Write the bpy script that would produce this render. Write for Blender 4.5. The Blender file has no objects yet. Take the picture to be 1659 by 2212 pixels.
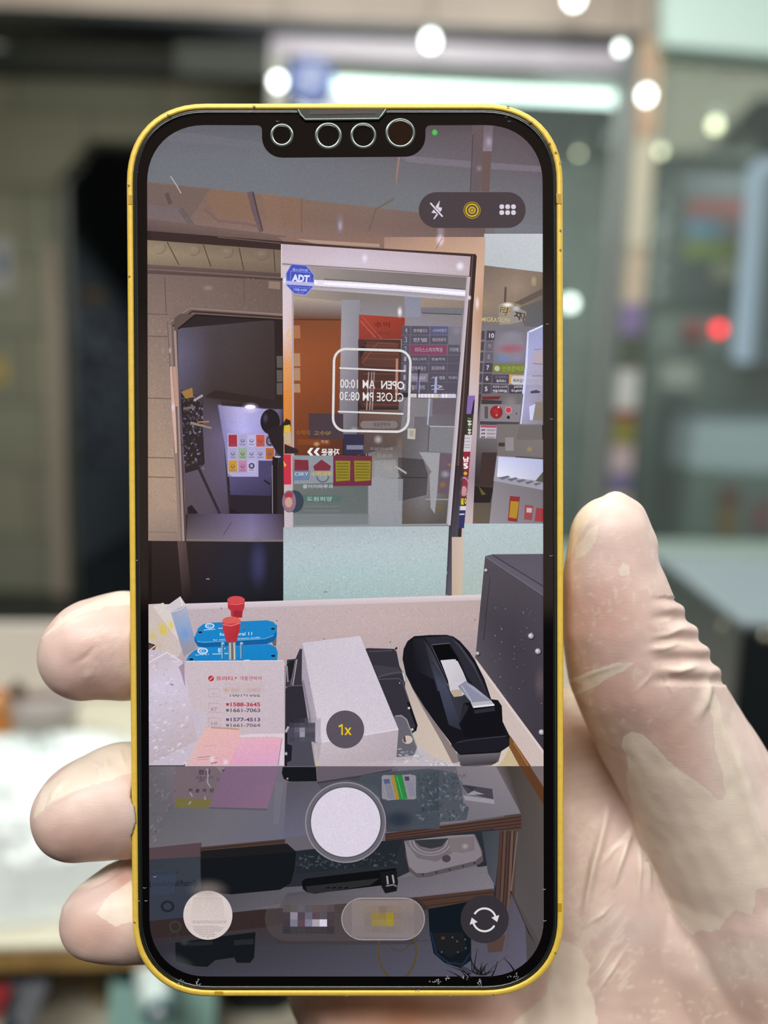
import bpy, bmesh, math, random
import numpy as np
from mathutils import Vector, Matrix

random.seed(7)
sc = bpy.context.scene
col = sc.collection

# ------------------------------------------------------------------ camera
FPX = 1700.0                       # focal length in pixels of a 1659 x 2212 frame
PITCH = math.radians(9.0); ROLL = math.radians(1.77)
fwd = Vector((0, math.cos(PITCH), -math.sin(PITCH)))
r0 = Vector((1, 0, 0)); u0 = r0.cross(fwd)
RT = (r0 * math.cos(ROLL) + u0 * math.sin(ROLL)).normalized()
UP = (u0 * math.cos(ROLL) - r0 * math.sin(ROLL)).normalized()
cam_d = bpy.data.cameras.new('camera')
cam = bpy.data.objects.new('camera', cam_d)
col.objects.link(cam)
cam.matrix_world = Matrix(((RT.x, UP.x, -fwd.x, 0), (RT.y, UP.y, -fwd.y, 0), (RT.z, UP.z, -fwd.z, 0), (0, 0, 0, 1)))
cam_d.sensor_fit = 'HORIZONTAL'
cam_d.sensor_width = 36.0
cam_d.lens = FPX / 1659.0 * 36.0
cam_d.clip_start = 0.01
cam_d.clip_end = 60
cam_d.dof.use_dof = True
cam_d.dof.focus_distance = 0.1300
cam_d.dof.aperture_fstop = 9.0
cam_d.dof.aperture_blades = 0
sc.camera = cam

# ------------------------------------------------------------------ world, lights, exposure
sc.view_settings.view_transform = 'Standard'
sc.view_settings.look = 'None'
sc.view_settings.gamma = 1.0
sc.view_settings.exposure = 0.0
sc.view_settings.use_curve_mapping = False
world = bpy.data.worlds.new('world'); sc.world = world
world.use_nodes = True
wn = world.node_tree.nodes; wl = world.node_tree.links
bgn = wn['Background']
bgn.inputs[0].default_value = (0.98, 1.0, 0.985, 1); bgn.inputs[1].default_value = 0.8

def area(name, loc, target, sx, sy, power, color=(1, 1, 1)):
    l = bpy.data.lights.new(name, 'AREA'); l.shape = 'RECTANGLE'; l.size = sx; l.size_y = sy
    l.energy = power; l.color = color
    o = bpy.data.objects.new(name, l); col.objects.link(o)
    o.location = loc
    o.rotation_euler = (Vector(target) - Vector(loc)).to_track_quat('-Z', 'Y').to_euler()
    return o
area('shop_ceiling_light', (-0.2, -0.85, 1.22), (0.0, 0.13, -0.05), 1.6, 0.25, 36, (1.0, 0.985, 0.96))
area('counter_ceiling_light', (0.3, 1.1, 1.35), (0.0, 0.7, -0.4), 1.6, 0.4, 14, (0.92, 1.0, 0.96))
area('shopfront_fill', (0.0, 0.25, 1.41), (0.5, 2.2, 0.7), 1.0, 0.3, 34, (1.0, 1.0, 0.98))  # unseen fill added to brighten the shop front
area('corridor_fill', (-0.6, 2.42, 1.40), (-0.6, 3.4, -0.6), 2.6, 0.15, 52, (1.0, 0.97, 0.85))  # unseen area light added to brighten the corridor wall
area('opposite_shop_fill', (1.6, 2.42, 1.40), (1.6, 3.5, -0.3), 1.8, 0.15, 120, (0.95, 1.0, 0.98))  # extra unseen fill, lifts what shows through the right-hand glass
area('stairwell_fill', (-0.75, 4.9, 0.5), (-0.9, 4.4, -1.0), 0.4, 0.3, 8, (0.85, 0.9, 1.0))  # hidden fill added to lift the stairwell out of black

# ------------------------------------------------------------------ pixel -> place
def ray(px, py):
    return RT * ((px - 829.5) / FPX) - UP * ((py - 1106.0) / FPX) + fwd
def W(px, py, Y):
    d = ray(px, py); return d * (Y / d.y)
def H(px, py, z):
    d = ray(px, py); return d * (z / d.z)
def X_(px, py, X):
    d = ray(px, py); return d * (X / d.x)

def lin(h):
    h = h.lstrip('#')
    out = []
    for i in (0, 2, 4):
        c = int(h[i:i + 2], 16) / 255.0
        out.append(c / 12.92 if c <= 0.04045 else ((c + 0.055) / 1.055) ** 2.4)
    return tuple(out)

# ------------------------------------------------------------------ materials
def mat(name, color, rough=0.6, metal=0.0, spec=0.5, noise=None, bump=None, emit=None, alpha=None, trans=None, coat=0.0):
    m = bpy.data.materials.new(name); m.use_nodes = True
    nt = m.node_tree; n = nt.nodes; l = nt.links
    b = n['Principled BSDF']
    c = lin(color) if isinstance(color, str) else color
    b.inputs['Base Color'].default_value = (*c, 1)
    b.inputs['Roughness'].default_value = rough
    b.inputs['Metallic'].default_value = metal
    b.inputs['Specular IOR Level'].default_value = spec
    b.inputs['Coat Weight'].default_value = coat
    if noise:                                   # (scale, second colour, detail)
        tc = n.new('ShaderNodeTexCoord'); nz = n.new('ShaderNodeTexNoise')
        nz.inputs['Scale'].default_value = noise[0]; nz.inputs['Detail'].default_value = noise[2] if len(noise) > 2 else 4
        l.new(tc.outputs['Object'], nz.inputs['Vector'])
        cr = n.new('ShaderNodeValToRGB'); cr.color_ramp.elements[0].position = 0.35; cr.color_ramp.elements[1].position = 0.65
        cr.color_ramp.elements[0].color = (*c, 1); cr.color_ramp.elements[1].color = (*lin(noise[1]), 1)
        l.new(nz.outputs['Fac'], cr.inputs['Fac']); l.new(cr.outputs['Color'], b.inputs['Base Color'])
    if bump:                                    # (scale, strength, distance)
        tc = n.new('ShaderNodeTexCoord'); nz = n.new('ShaderNodeTexNoise'); bp = n.new('ShaderNodeBump')
        nz.inputs['Scale'].default_value = bump[0]; bp.inputs['Strength'].default_value = bump[1]; bp.inputs['Distance'].default_value = bump[2]
        l.new(tc.outputs['Object'], nz.inputs['Vector']); l.new(nz.outputs['Fac'], bp.inputs['Height']); l.new(bp.outputs['Normal'], b.inputs['Normal'])
    if emit:                                    # (colour, strength)
        b.inputs['Emission Color'].default_value = (*lin(emit[0]), 1); b.inputs['Emission Strength'].default_value = emit[1]
    if alpha is not None: b.inputs['Alpha'].default_value = alpha
    if trans is not None: b.inputs['Transmission Weight'].default_value = trans
    return m

def glass_mat(name, tint, opacity, gloss):
    m = bpy.data.materials.new(name); m.use_nodes = True
    nt = m.node_tree; n = nt.nodes; l = nt.links
    n.remove(n['Principled BSDF']); out = n['Material Output']
    t = n.new('ShaderNodeBsdfTransparent'); t.inputs[0].default_value = (*lin(tint), 1)
    g = n.new('ShaderNodeBsdfGlossy'); g.inputs['Roughness'].default_value = 0.03
    d = n.new('ShaderNodeBsdfDiffuse'); d.inputs[0].default_value = (*lin('#98a29f'), 1)
    fr = n.new('ShaderNodeFresnel'); fr.inputs[0].default_value = 1.45
    mu = n.new('ShaderNodeMath'); mu.operation = 'MULTIPLY'; mu.inputs[1].default_value = gloss
    m1 = n.new('ShaderNodeMixShader'); m2 = n.new('ShaderNodeMixShader')
    m1.inputs[0].default_value = opacity
    l.new(t.outputs[0], m1.inputs[1]); l.new(d.outputs[0], m1.inputs[2])
    l.new(fr.outputs[0], mu.inputs[0]); l.new(mu.outputs[0], m2.inputs[0])
    l.new(m1.outputs[0], m2.inputs[1]); l.new(g.outputs[0], m2.inputs[2]); l.new(m2.outputs[0], out.inputs[0])
    return m

# ------------------------------------------------------------------ object helpers
def props(o, label=None, cat=None, group=None, kind=None):
    if label: o['label'] = label
    if cat: o['category'] = cat
    if group: o['group'] = group
    if kind: o['kind'] = kind
    return o
def empty(name, loc, label=None, cat=None, group=None, kind=None):
    o = bpy.data.objects.new(name, None); col.objects.link(o); o.location = loc
    o.empty_display_size = 0.02
    return props(o, label, cat, group, kind)

class MB:
    """collects shapes in world coordinates, builds ONE object"""
    def __init__(s): s.v = []; s.f = []
    def add(s, vs, fs):
        k = len(s.v); s.v += [Vector(v) for v in vs]; s.f += [tuple(i + k for i in f) for f in fs]; return s
    def box(s, x0, x1, y0, y1, z0, z1):
        vs = [(x, y, z) for z in (z0, z1) for y in (y0, y1) for x in (x0, x1)]
        return s.add(vs, [(0, 2, 3, 1), (4, 5, 7, 6), (0, 1, 5, 4), (2, 6, 7, 3), (0, 4, 6, 2), (1, 3, 7, 5)])
    def prism(s, pts, off):
        """closed polygon of world points extruded by the vector off"""
        n = len(pts); off = Vector(off); a = [Vector(p) for p in pts]
        vs = a + [p + off for p in a]
        return s.add(vs, [tuple(range(n)), tuple(range(2 * n - 1, n - 1, -1))] + [(i, i + n, (i + 1) % n + n, (i + 1) % n) for i in range(n)])
    def tube(s, pts, r, n=10, caps=True):
        pts = [Vector(p) for p in pts]; rr = r if isinstance(r, (list, tuple)) else [r] * len(pts)
        rings = []; ref = None
        for i, p in enumerate(pts):
            t = (pts[min(i + 1, len(pts) - 1)] - pts[max(i - 1, 0)]).normalized()
            if ref is None: ref = t.orthogonal().normalized()
            a = (ref - t * ref.dot(t)).normalized(); ref = a; b = t.cross(a)
            rings.append([p + (a * math.cos(2 * math.pi * k / n) + b * math.sin(2 * math.pi * k / n)) * rr[i] for k in range(n)])
        vs = [v for r_ in rings for v in r_]; fs = []
        for i in range(len(pts) - 1):
            for k in range(n):
                fs.append((i * n + k, i * n + (k + 1) % n, (i + 1) * n + (k + 1) % n, (i + 1) * n + k))
        if caps: fs += [tuple(range(n - 1, -1, -1)), tuple((len(pts) - 1) * n + k for k in range(n))]
        return s.add(vs, fs)
    def lathe(s, c, prof, n=24, axis=(0, 0, 1)):
        """prof = [(radius, height)...] round the axis through c"""
        ax = Vector(axis).normalized(); c = Vector(c)
        return s.tube([c + ax * h for r, h in prof], [max(r, 1e-5) for r, h in prof], n) if False else s._lathe(c, prof, n, ax)
    def _lathe(s, c, prof, n, ax):
        a = ax.orthogonal().normalized(); b = ax.cross(a); vs = []; fs = []
        for r, h in prof:
            for k in range(n):
                t = 2 * math.pi * k / n
                vs.append(c + ax * h + (a * math.cos(t) + b * math.sin(t)) * max(r, 1e-5))
        for i in range(len(prof) - 1):
            for k in range(n):
                fs.append((i * n + k, i * n + (k + 1) % n, (i + 1) * n + (k + 1) % n, (i + 1) * n + k))
        fs += [tuple(range(n - 1, -1, -1)), tuple((len(prof) - 1) * n + k for k in range(n))]
        return s.add(vs, fs)
    def ell(s, c, rx, ry, rz, n=16, m=10):
        c = Vector(c)
        prof = [(math.sin(math.pi * i / m), -math.cos(math.pi * i / m)) for i in range(m + 1)]
        k0 = len(s.v); s._lathe(Vector((0, 0, 0)), prof, n, Vector((0, 0, 1)))
        for i in range(k0, len(s.v)):
            v = s.v[i]; s.v[i] = Vector((c.x + v.x * rx, c.y + v.y * ry, c.z + v.z * rz))
        return s
    def build(s, name, material, parent=None, label=None, cat=None, group=None, kind=None, smooth=False, bevel=0, sub=0, origin=None):
        vs = s.v
        if parent is not None:
            o_ = Vector(parent.location)
            pp = parent.parent
            while pp is not None: o_ = o_ + Vector(pp.location); pp = pp.parent
        elif origin is not None: o_ = Vector(origin)
        else:
            a = np.array([tuple(v) for v in vs]); o_ = Vector((float(a[:, 0].mean()), float(a[:, 1].mean()), float(a[:, 2].min())))
        me = bpy.data.meshes.new(name); me.from_pydata([tuple(v - o_) for v in vs], [], s.f); me.update()
        bm = bmesh.new(); bm.from_mesh(me); bmesh.ops.recalc_face_normals(bm, faces=bm.faces); bm.to_mesh(me); bm.free()
        if smooth: me.polygons.foreach_set('use_smooth', [True] * len(me.polygons))
        me.materials.append(material)
        o = bpy.data.objects.new(name, me); col.objects.link(o)
        if parent is not None: o.parent = parent
        else: o.location = o_
        if bevel:
            md = o.modifiers.new('bevel', 'BEVEL'); md.width = bevel; md.segments = 2; md.limit_method = 'ANGLE'
        if sub:
            md = o.modifiers.new('sub', 'SUBSURF'); md.levels = sub; md.render_levels = sub
        return props(o, label, cat, group, kind)

def text_mesh(body, bold=0.0):
    """flat letters -> (verts, polygons) in text units"""
    cu = bpy.data.curves.new('lettering', 'FONT'); cu.body = body; cu.resolution_u = 3; cu.offset = bold
    ob = bpy.data.objects.new('lettering', cu); col.objects.link(ob)
    dg = bpy.context.evaluated_depsgraph_get(); me = bpy.data.meshes.new_from_object(ob.evaluated_get(dg))
    vs = [tuple(v.co)[:2] for v in me.vertices]; fs = [tuple(p.vertices) for p in me.polygons]
    bpy.data.objects.remove(ob); bpy.data.curves.remove(cu); bpy.data.meshes.remove(me)
    return vs, fs
def letters(mb, body, p00, p10, p01, bold=0.0, mirror=False, depth=None):
    """letters filling the parallelogram p00 (top left) p10 (top right) p01 (bottom left), world points"""
    vs, fs = text_mesh(body, bold)
    if not vs: return
    a = np.array(vs); lo = a.min(0); sp = np.maximum(a.max(0) - lo, 1e-6)
    p00, p10, p01 = Vector(p00), Vector(p10), Vector(p01); out = []
    for x, y in vs:
        u = (x - lo[0]) / sp[0]; v = 1 - (y - lo[1]) / sp[1]
        if mirror: u = 1 - u
        out.append(p00 + (p10 - p00) * u + (p01 - p00) * v)
    mb.add(out, fs)
def rrect(x0, y0, x1, y1, r, k=8, ex=2.0):
    pts = []
    for cx, cy, t0 in ((x1 - r, y0 + r, -90), (x1 - r, y1 - r, 0), (x0 + r, y1 - r, 90), (x0 + r, y0 + r, 180)):
        for i in range(k + 1):
            t = math.radians(t0 + 90 * i / k); c_, s_ = math.cos(t), math.sin(t)
            pts.append((cx + r * math.copysign(abs(c_) ** (2 / ex), c_), cy + r * math.copysign(abs(s_) ** (2 / ex), s_)))
    return pts

# ================================================================== the setting
FZ = -1.0                                  # floor
YF = 2.2                                   # shop front
YW = 3.6                                   # stone wall over the corridor
def quadbox(p, thick, Y):
    """world polygon from pixel points on the plane y=Y, extruded backwards"""
    return [W(x, y, Y) for x, y in p], (0, thick, 0)
def slab(pts, Y, thick, name, m, parent=None, **k):
    mb = MB(); a, o = quadbox(pts, thick, Y); mb.prism(a, o); return mb.build(name, m, parent, **k)

m_floor = mat('dark_floor_tile', '#101416', rough=0.25, noise=(6, '#1a1f20', 3))
MB().box(-4, 5, -1.6, 7.0, FZ - 0.05, FZ).build('floor', m_floor, kind='structure', label='dark polished floor between the counter and the stone wall')
m_stone = bpy.data.materials.new('stone_blocks'); m_stone.use_nodes = True
nt = m_stone.node_tree; n = nt.nodes; l = nt.links; b = n['Principled BSDF']; b.inputs['Roughness'].default_value = 0.55
tc = n.new('ShaderNodeTexCoord'); mp = n.new('ShaderNodeMapping'); br = n.new('ShaderNodeTexBrick'); nz = n.new('ShaderNodeTexNoise'); mx = n.new('ShaderNodeMix')
mp.inputs['Rotation'].default_value = (math.radians(90), 0, 0)
l.new(tc.outputs['Object'], mp.inputs['Vector']); l.new(mp.outputs[0], br.inputs['Vector'])
br.inputs['Scale'].default_value = 1.0; br.inputs['Brick Width'].default_value = 0.62; br.inputs['Row Height'].default_value = 0.31; br.inputs['Mortar Size'].default_value = 0.006
br.inputs['Color1'].default_value = (*lin('#8b8e7d'), 1); br.inputs['Color2'].default_value = (*lin('#9c9a86'), 1); br.inputs['Mortar'].default_value = (*lin('#5a5c50'), 1)
nz.inputs['Scale'].default_value = 60; l.new(tc.outputs['Object'], nz.inputs['Vector'])
mx.data_type = 'RGBA'; mx.blend_type = 'MULTIPLY'; mx.inputs[0].default_value = 0.25
l.new(br.outputs['Color'], mx.inputs[6]); l.new(nz.outputs['Color'], mx.inputs[7]); l.new(mx.outputs[2], b.inputs['Base Color'])
# stone wall with the doorway whose upper corners are cut off
L0, L1, L2, R2, R1, R0 = (158, 1295), (137, 392), (196, 312), (700, 330), (765, 400), (775, 1320)
wl_ = MB()
wl_.prism([W(*p, YW) for p in ((-700, 80), L2, L1, L0, (-700, 1262))], (0, 0.06, 0))
wl_.prism([W(*p, YW) for p in ((-700, 80), (1500, 145), (1500, 356), R2, L2)], (0, 0.06, 0))
wl_.prism([W(*p, YW) for p in (R2, (1500, 356), (1500, 1340), R0, R1)], (0, 0.06, 0))
wl_.build('wall_corridor', m_stone, kind='structure', label='grey-green stone block wall across the corridor')
m_dark = mat('dark_door_frame', '#2a2f2c', rough=0.45)
m_dim = mat('stairwell_plaster', '#40484c', rough=0.8)
m_stair = mat('stairwell_back', '#55525a', rough=0.8)
fr_ = MB()
loop = [W(*p, YW - 0.02) for p in (L0, L1, L2, R2, R1, R0)]
fr_.tube(loop, 0.02, 6)
door1 = empty('door_1', W(450, 1300, YW), 'dark doorway with cut-off upper corners in the stone wall', None, None, 'structure')
fr_.build('door_frame', mat('brown_door_frame', '#4a4a42', rough=0.35, metal=0.3), door1)
p0 = W(60, 1300, YW + 0.06); p1 = W(900, 1300, YW + 0.06)
st = MB()
st.box(p0.x, p0.x + 0.03, YW + 0.06, 6.4, FZ, 1.6); st.box(p1.x, p1.x + 0.03, YW + 0.06, 6.4, FZ, 1.6)
st.box(p0.x, p1.x, 6.4, 6.45, FZ, 1.6)
st.build('wall_stairwell', m_dim, kind='structure', label='dim grey stairwell walls beyond the dark doorway')
MB().add([(p0.x, YW + 0.06, 1.45), (p1.x, YW + 0.06, 1.45), (p1.x, 6.4, 0.2), (p0.x, 6.4, 0.2), (p0.x, YW + 0.06, 1.5), (p1.x, YW + 0.06, 1.5), (p1.x, 6.4, 0.25), (p0.x, 6.4, 0.25)],
         [(0, 1, 2, 3), (7, 6, 5, 4), (0, 4, 5, 1), (1, 5, 6, 2), (2, 6, 7, 3), (3, 7, 4, 0)]).build('ceiling_stairwell', m_stair, kind='structure', label='sloping underside of the stairs')
# corridor ceiling panels, mouldings
m_tile = mat('corridor_ceiling_panel', '#84897a', rough=0.5)
zc = W(300, 108, YW).z
ct = MB(); ct.box(-3.2, 2.6, YF + 0.06, YW, zc, zc + 0.03)
ct.build('ceiling_corridor', m_tile, kind='structure', label='pale green-grey panelled corridor ceiling')
for i in range(5):
    x = -2.2 + i * 0.62
    MB().box(x, x + 0.012, YF + 0.08, YW, zc - 0.004, zc + 0.001).build('trim_%d' % (i + 1), m_dark, kind='structure', label='thin dark joint between corridor ceiling panels')
slab([(-500, 88), (1500, 152), (1500, 188), (-500, 138)], YW - 0.08, 0.08, 'trim_6', mat('dark_cornice', '#343a36', rough=0.4), kind='structure', label='dark cornice along the top of the stone wall')
slab([(-600, -12), (1384, 72), (1384, 92), (560, 56), (-600, 10)], YF - 0.03, 0.12, 'trim_7', mat('dark_head_beam', '#262c2b', rough=0.4), kind='structure', label='dark beam over the glass door and the open doorway')
slab([(-600, -420), (1440, -330), (1440, 76), (-600, -14)], YF - 0.01, 0.12, 'wall_front', mat('beige_fascia', '#bcae9f', rough=0.5, noise=(3, '#a8998c', 2)), kind='structure', label='beige fascia above the glass door')
slab([(1436, -330), (1900, -320), (1900, 140), (1432, 96)], YF - 0.06, 0.1, 'wall_upper_right', mat('mint_white_panel', '#d6f2e8', rough=0.5), kind='structure', label='pale mint panel at the upper right')
# room behind the camera
MB().box(-3, 3, -1.6, -1.5, -0.02, 1.6).build('wall_behind', mat('warm_plaster', '#cdaf9f', rough=0.7), kind='structure', label='warm plaster wall behind the viewer')
MB().box(-3, 3, -1.6, -1.48, FZ, -0.02).build('baseboard_behind', mat('dark_wainscot', '#17181d', rough=0.7), kind='structure', label='dark wainscot behind the viewer')
MB().box(-3, 3, -1.6, YF - 0.15, 1.45, 1.5).build('ceiling', mat('ceiling_white', '#cfc8bd', rough=0.8), kind='structure', label='shop ceiling above the counter')

MB().box(-2.75, -2.7, -1.5, YW, FZ, 1.5).build('wall_left', mat('grey_side_wall', '#8d8f88', rough=0.7), kind='structure', label='plain grey side wall at the far left, outside the photo')
# ------------------------------------------------------------------ sliding glass door
m_clear = glass_mat('door_glass', '#eaf0ed', 0.15, 0.7)
m_frost = mat('frosted_film', '#b9d0c6', rough=0.6)
m_stile = mat('silver_door_stile', '#a6aca8', rough=0.35, metal=0.3)
door2 = empty('door_2', W(980, 1500, YF), 'tall sliding glass door behind the phone, with a blue octagonal sticker', None, None, 'structure')
slab([(585, 58), (1378, 92), (1372, 156), (585, 118)], YF, 0.05, 'door_header', mat('pale_door_header', '#bdb6bf', rough=0.25), door2)
slab([(583, 118), (614, 119), (612, 1700), (592, 1700)], YF, 0.05, 'door_stile', mat('pale_stile', '#c2c2b4', rough=0.4), door2)
slab([(1352, 92), (1382, 93), (1306, 1180), (1260, 1700), (1228, 1700), (1276, 1180)], YF - 0.03, 0.08, 'door_post', mat('grey_metal_post', '#7a8380', rough=0.35, metal=0.4), door2)
slab([(1342, 154), (1354, 155), (1276, 1180), (1262, 1180)], YF - 0.01, 0.03, 'door_stile', m_stile, door2)
slab([(614, 118), (1344, 154), (1264, 1176), (613, 1156)], YF + 0.015, 0.008, 'glass_pane', m_clear, door2)
slab([(612, 1156), (1264, 1176), (1228, 1700), (608, 1690)], YF + 0.01, 0.012, 'frosted_panel', m_frost, door2)
oct_ = [(672 + 54 * math.cos(math.radians(22.5 + 45 * i)), 171 + 52 * math.sin(math.radians(22.5 + 45 * i)) + 0.04 * 54 * math.cos(math.radians(22.5 + 45 * i))) for i in range(8)]
stk = slab(oct_, YF - 0.004, 0.003, 'security_sticker', mat('blue_sticker', '#2f57b0', rough=0.5), door2, label='blue octagonal sticker with white letters')
lt = MB(); Yt = YF - 0.006
letters(lt, 'ADT', W(640, 150, Yt), W(706, 153, Yt), W(640, 182, Yt), 0.04); letters(lt, '1588-6400', W(645, 196, Yt), W(700, 198, Yt), W(645, 207, Yt), 0.02); letters(lt, '캡스경비중', W(645, 133, Yt), W(700, 135, Yt), W(645, 143, Yt), 0.02)
lt.build('sticker_letters', mat('white_print', '#dfe6ef', rough=0.6), stk)
lt = MB(); Yt = YF - 0.002
def dpx(x, y): return W(585 + (x - 608) * 1.96, 90 + (y - 527) * 1.72, Yt)     # the door leaf, at its real size
letters(lt, 'OPEN  AM 10:00', dpx(735, 819), dpx(872, 824), dpx(735, 838), 0.01, True); letters(lt, 'CLOSE PM 08:30', dpx(733, 846), dpx(871, 849), dpx(733, 865), 0.01, True); letters(lt, '자동문', dpx(694, 969), dpx(734, 969), dpx(694, 984), 0.02, True)
lt.build('door_letters', mat('white_vinyl', '#e2e2e2', rough=0.6), door2)
fr2 = MB(); rr_ = rrect(720, 753, 886, 932, 24, 6); fr2.tube([dpx(*p) for p in rr_] + [dpx(*rr_[0])], 0.006, 6); fr2.tube([dpx(734, 795), dpx(874, 800)], 0.004, 6); fr2.tube([dpx(731, 889), dpx(870, 893)], 0.004, 6)
fr2.build('hours_sign_frame', mat('white_vinyl_line', '#e2e2e2', rough=0.6), door2)

# pillar with its strip of posters
pil_ = lambda y: (1381 - (y - 80) * 0.072, 1432 - (y - 80) * 0.0725)
def pband(y0, y1, name, m, parent=None, dY=0, th=0.12, **k):
    a, b_ = pil_(y0), pil_(y1); return slab([(a[0], y0), (a[1], y0), (b_[1], y1), (b_[0], y1)], YF + dY, th, name, m, parent, **k)
pband(80, 1700, 'trim_8', mat('beige_pillar', '#c3b39c', rough=0.5), kind='structure', label='narrow beige pillar right of the glass door')
pband(80, 292, 'trim_9', mat('peach_cladding', '#d3b395', rough=0.4), dY=-0.004, th=0.004, kind='structure', label='peach cladding at the top of the narrow pillar')
for y0, y1, c, lb, nm in ((300, 535, '#c9c3ac', 'long cream notice on the upper half of the beige pillar', 'notice'), (655, 722, '#81739a', 'purple sticker on the beige pillar, above the dark green one', 'sticker'), (724, 795, '#4c5646', 'dark green sticker on the beige pillar, below the purple one', 'sticker'),
                       (800, 884, '#bfc2bd', 'white notice on the beige pillar, above the red sticker', 'notice'), (888, 905, '#8a3038', 'thin red sticker on the beige pillar, under the white notice', 'sticker'), (907, 962, '#7d7a3a', 'yellow-green sticker on the beige pillar', 'sticker'), (964, 1020, '#b5a3a6', 'pale pink sticker near the foot of the beige pillar', 'sticker'), (1022, 1066, '#6a6488', 'lowest, dull violet sticker on the beige pillar', 'sticker')):
    props(pband(y0, y1, nm, mat('paper_' + c[1:], c, rough=0.7), dY=-0.01, th=0.005), lb, nm, 'stickers and notices on the pillar')
# right-hand fixed pane
win = empty('window_1', W(1550, 1400, YF), 'large fixed glass pane right of the beige pillar, frosted below', None, None, 'structure')
slab([(1426, 96), (1900, 140), (1900, 1180), (1350, 1168)], YF + 0.03, 0.008, 'glass_pane', m_clear, win)
slab([(1350, 1168), (1900, 1180), (1900, 1800), (1308, 1750)], YF + 0.02, 0.02, 'frosted_panel', m_frost, win)

# ------------------------------------------------------------------ across the corridor, seen through the glass
YB = 3.5
slab([(1000, 140), (2100, 190), (2100, 1400), (1000, 1350)], YB + 0.06, 0.04, 'wall_shop_opposite', mat('grey_green_wall', '#7a827e', rough=0.7, noise=(4, '#666f6c', 2)), kind='structure', label='grey-green wall of the shop opposite')
slab([(1400, 60), (2100, 100), (2100, 330), (1640, 205), (1520, 330), (1400, 330)], YB - 0.3, 0.05, 'trim_10', mat('brown_soffit', '#7c7566', rough=0.6), kind='structure', label='brown soffit of the shop opposite')
board = empty('directory_board', W(1500, 650, YB), 'dark grid directory board with numbered floors on the opposite wall', 'sign')
slab([(1395, 366), (1632, 376), (1612, 664), (1370, 660)], YB, 0.06, 'panel', mat('board_panel', '#4b5552', rough=0.5), board)
def bcell(x0, y0, x1, y1, c, name='cell', lb=None):
    o = slab([(x0, y0), (x1, y0 + 3), (x1 - 3, y1 + 3), (x0 - 3, y1)], YB - 0.006, 0.005, name, mat('cell_' + c[1:], c, rough=0.5), board)
    if lb: o['label'] = lb
    return o
bcell(1470, 376, 1625, 420, '#7b8086', 'cell', 'grey cell'); bcell(1488, 430, 1622, 466, '#9c4a4c', 'cell', 'red cell'); bcell(1486, 474, 1560, 512, '#6d93b0', 'cell', 'blue cell'); bcell(1562, 474, 1618, 512, '#9d8a90', 'cell', 'pink cell')
bcell(1482, 520, 1606, 556, '#7f8f34', 'cell', 'green cell'); bcell(1478, 564, 1540, 604, '#3c4445', 'cell', 'dark cell'); bcell(1544, 566, 1616, 604, '#a8a387', 'cell', 'cream cell'); bcell(1474, 612, 1612, 650, '#3f484a', 'cell', 'dark cell')
m_num = mat('pale_numbers', '#c9cfcc', rough=0.6)
for i, t_ in enumerate(('10', '9', '8', '7', '6', '5')): nb = MB(); letters(nb, t_, W(1425 - i * 3, 384 + i * 46, YB - 0.008), W(1448 - i * 3, 384 + i * 46, YB - 0.008), W(1424 - i * 3, 412 + i * 46, YB - 0.008), 0.02); nb.build('floor_number', m_num, board)
# sign lettering over the board
sg = empty('shop_sign', W(1540, 330, YB - 0.15), 'curved pale sign with dark Korean letters above the directory board', 'sign')
slab([(1500, 268), (1545, 255), (1640, 300), (1630, 345), (1500, 330)], YB - 0.01, 0.07, 'panel', mat('pale_sign', '#9aa39c', rough=0.5), sg)
nb = MB(); letters(nb, '라자', W(1520, 280, YB - 0.015), W(1610, 300, YB - 0.015), W(1515, 320, YB - 0.015), 0.03); nb.build('letters', mat('gold_letters', '#5c5336', rough=0.5), sg)
# lit upright showcase edge
mlight = lambda n_, c_, s_: mat(n_, '#000000', emit=(c_, s_), rough=0.6)
o = slab([(1624, 362), (1640, 344), (1700, 336), (1700, 356), (1662, 366), (1650, 384), (1624, 782), (1588, 780)], YB - 0.3, 0.03, 'light_strip', mlight('cool_strip', '#b8cae2', 1.1)); props(o, 'upright cool-white light strip right of the directory board', 'light')
o = slab([(1655, 380), (2000, 390), (2000, 800), (1626, 786)], YB - 0.27, 0.05, 'lit_showcase', mat('showcase_back', '#3f4850', rough=0.5)); props(o, 'pale blue-grey showcase cut by the right edge of the photo', 'showcase')
# fire alarm cabinet
al = empty('alarm_cabinet', W(1480, 800, YB), 'grey cabinet with a red bell and a glowing red lamp', 'alarm cabinet')
slab([(1400, 672), (1625, 678), (1600, 1150), (1372, 1140)], YB - 0.1, 0.16, 'body', mat('cabinet_grey', '#5d6864', rough=0.5), al)
slab([(1410, 690), (1600, 694), (1590, 765), (1405, 760)], YB - 0.12, 0.02, 'alarm_panel', mat('alarm_panel', '#707a76', rough=0.5), al)
bl = MB(); c_ = W(1496, 718, YB - 0.12); bl._lathe(c_, [(0.052, 0), (0.05, 0.02), (0.035, 0.035), (0.001, 0.04)], 24, Vector((0, -1, 0))); bl.build('bell', mat('red_bell', '#8e2228', rough=0.35), al, smooth=True)
bl = MB(); c_ = W(1552, 711, YB - 0.12); bl._lathe(c_, [(0.02, 0), (0.02, 0.012), (0.012, 0.022), (0.001, 0.025)], 20, Vector((0, -1, 0))); bl.build('alarm_lamp', mlight('red_glow', '#ff0c28', 9.0), al, label='glowing red lamp')
o = slab([(1432, 782), (1506, 785), (1502, 842), (1428, 838)], YB - 0.125, 0.004, 'notice', mat('notice_paper', '#a9a9a2', rough=0.7), al)
slab([(1430, 860), (1480, 862), (1470, 1100), (1420, 1098)], YB - 0.125, 0.02, 'dark_door', mat('cabinet_dark', '#30393a', rough=0.4), al)
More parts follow.
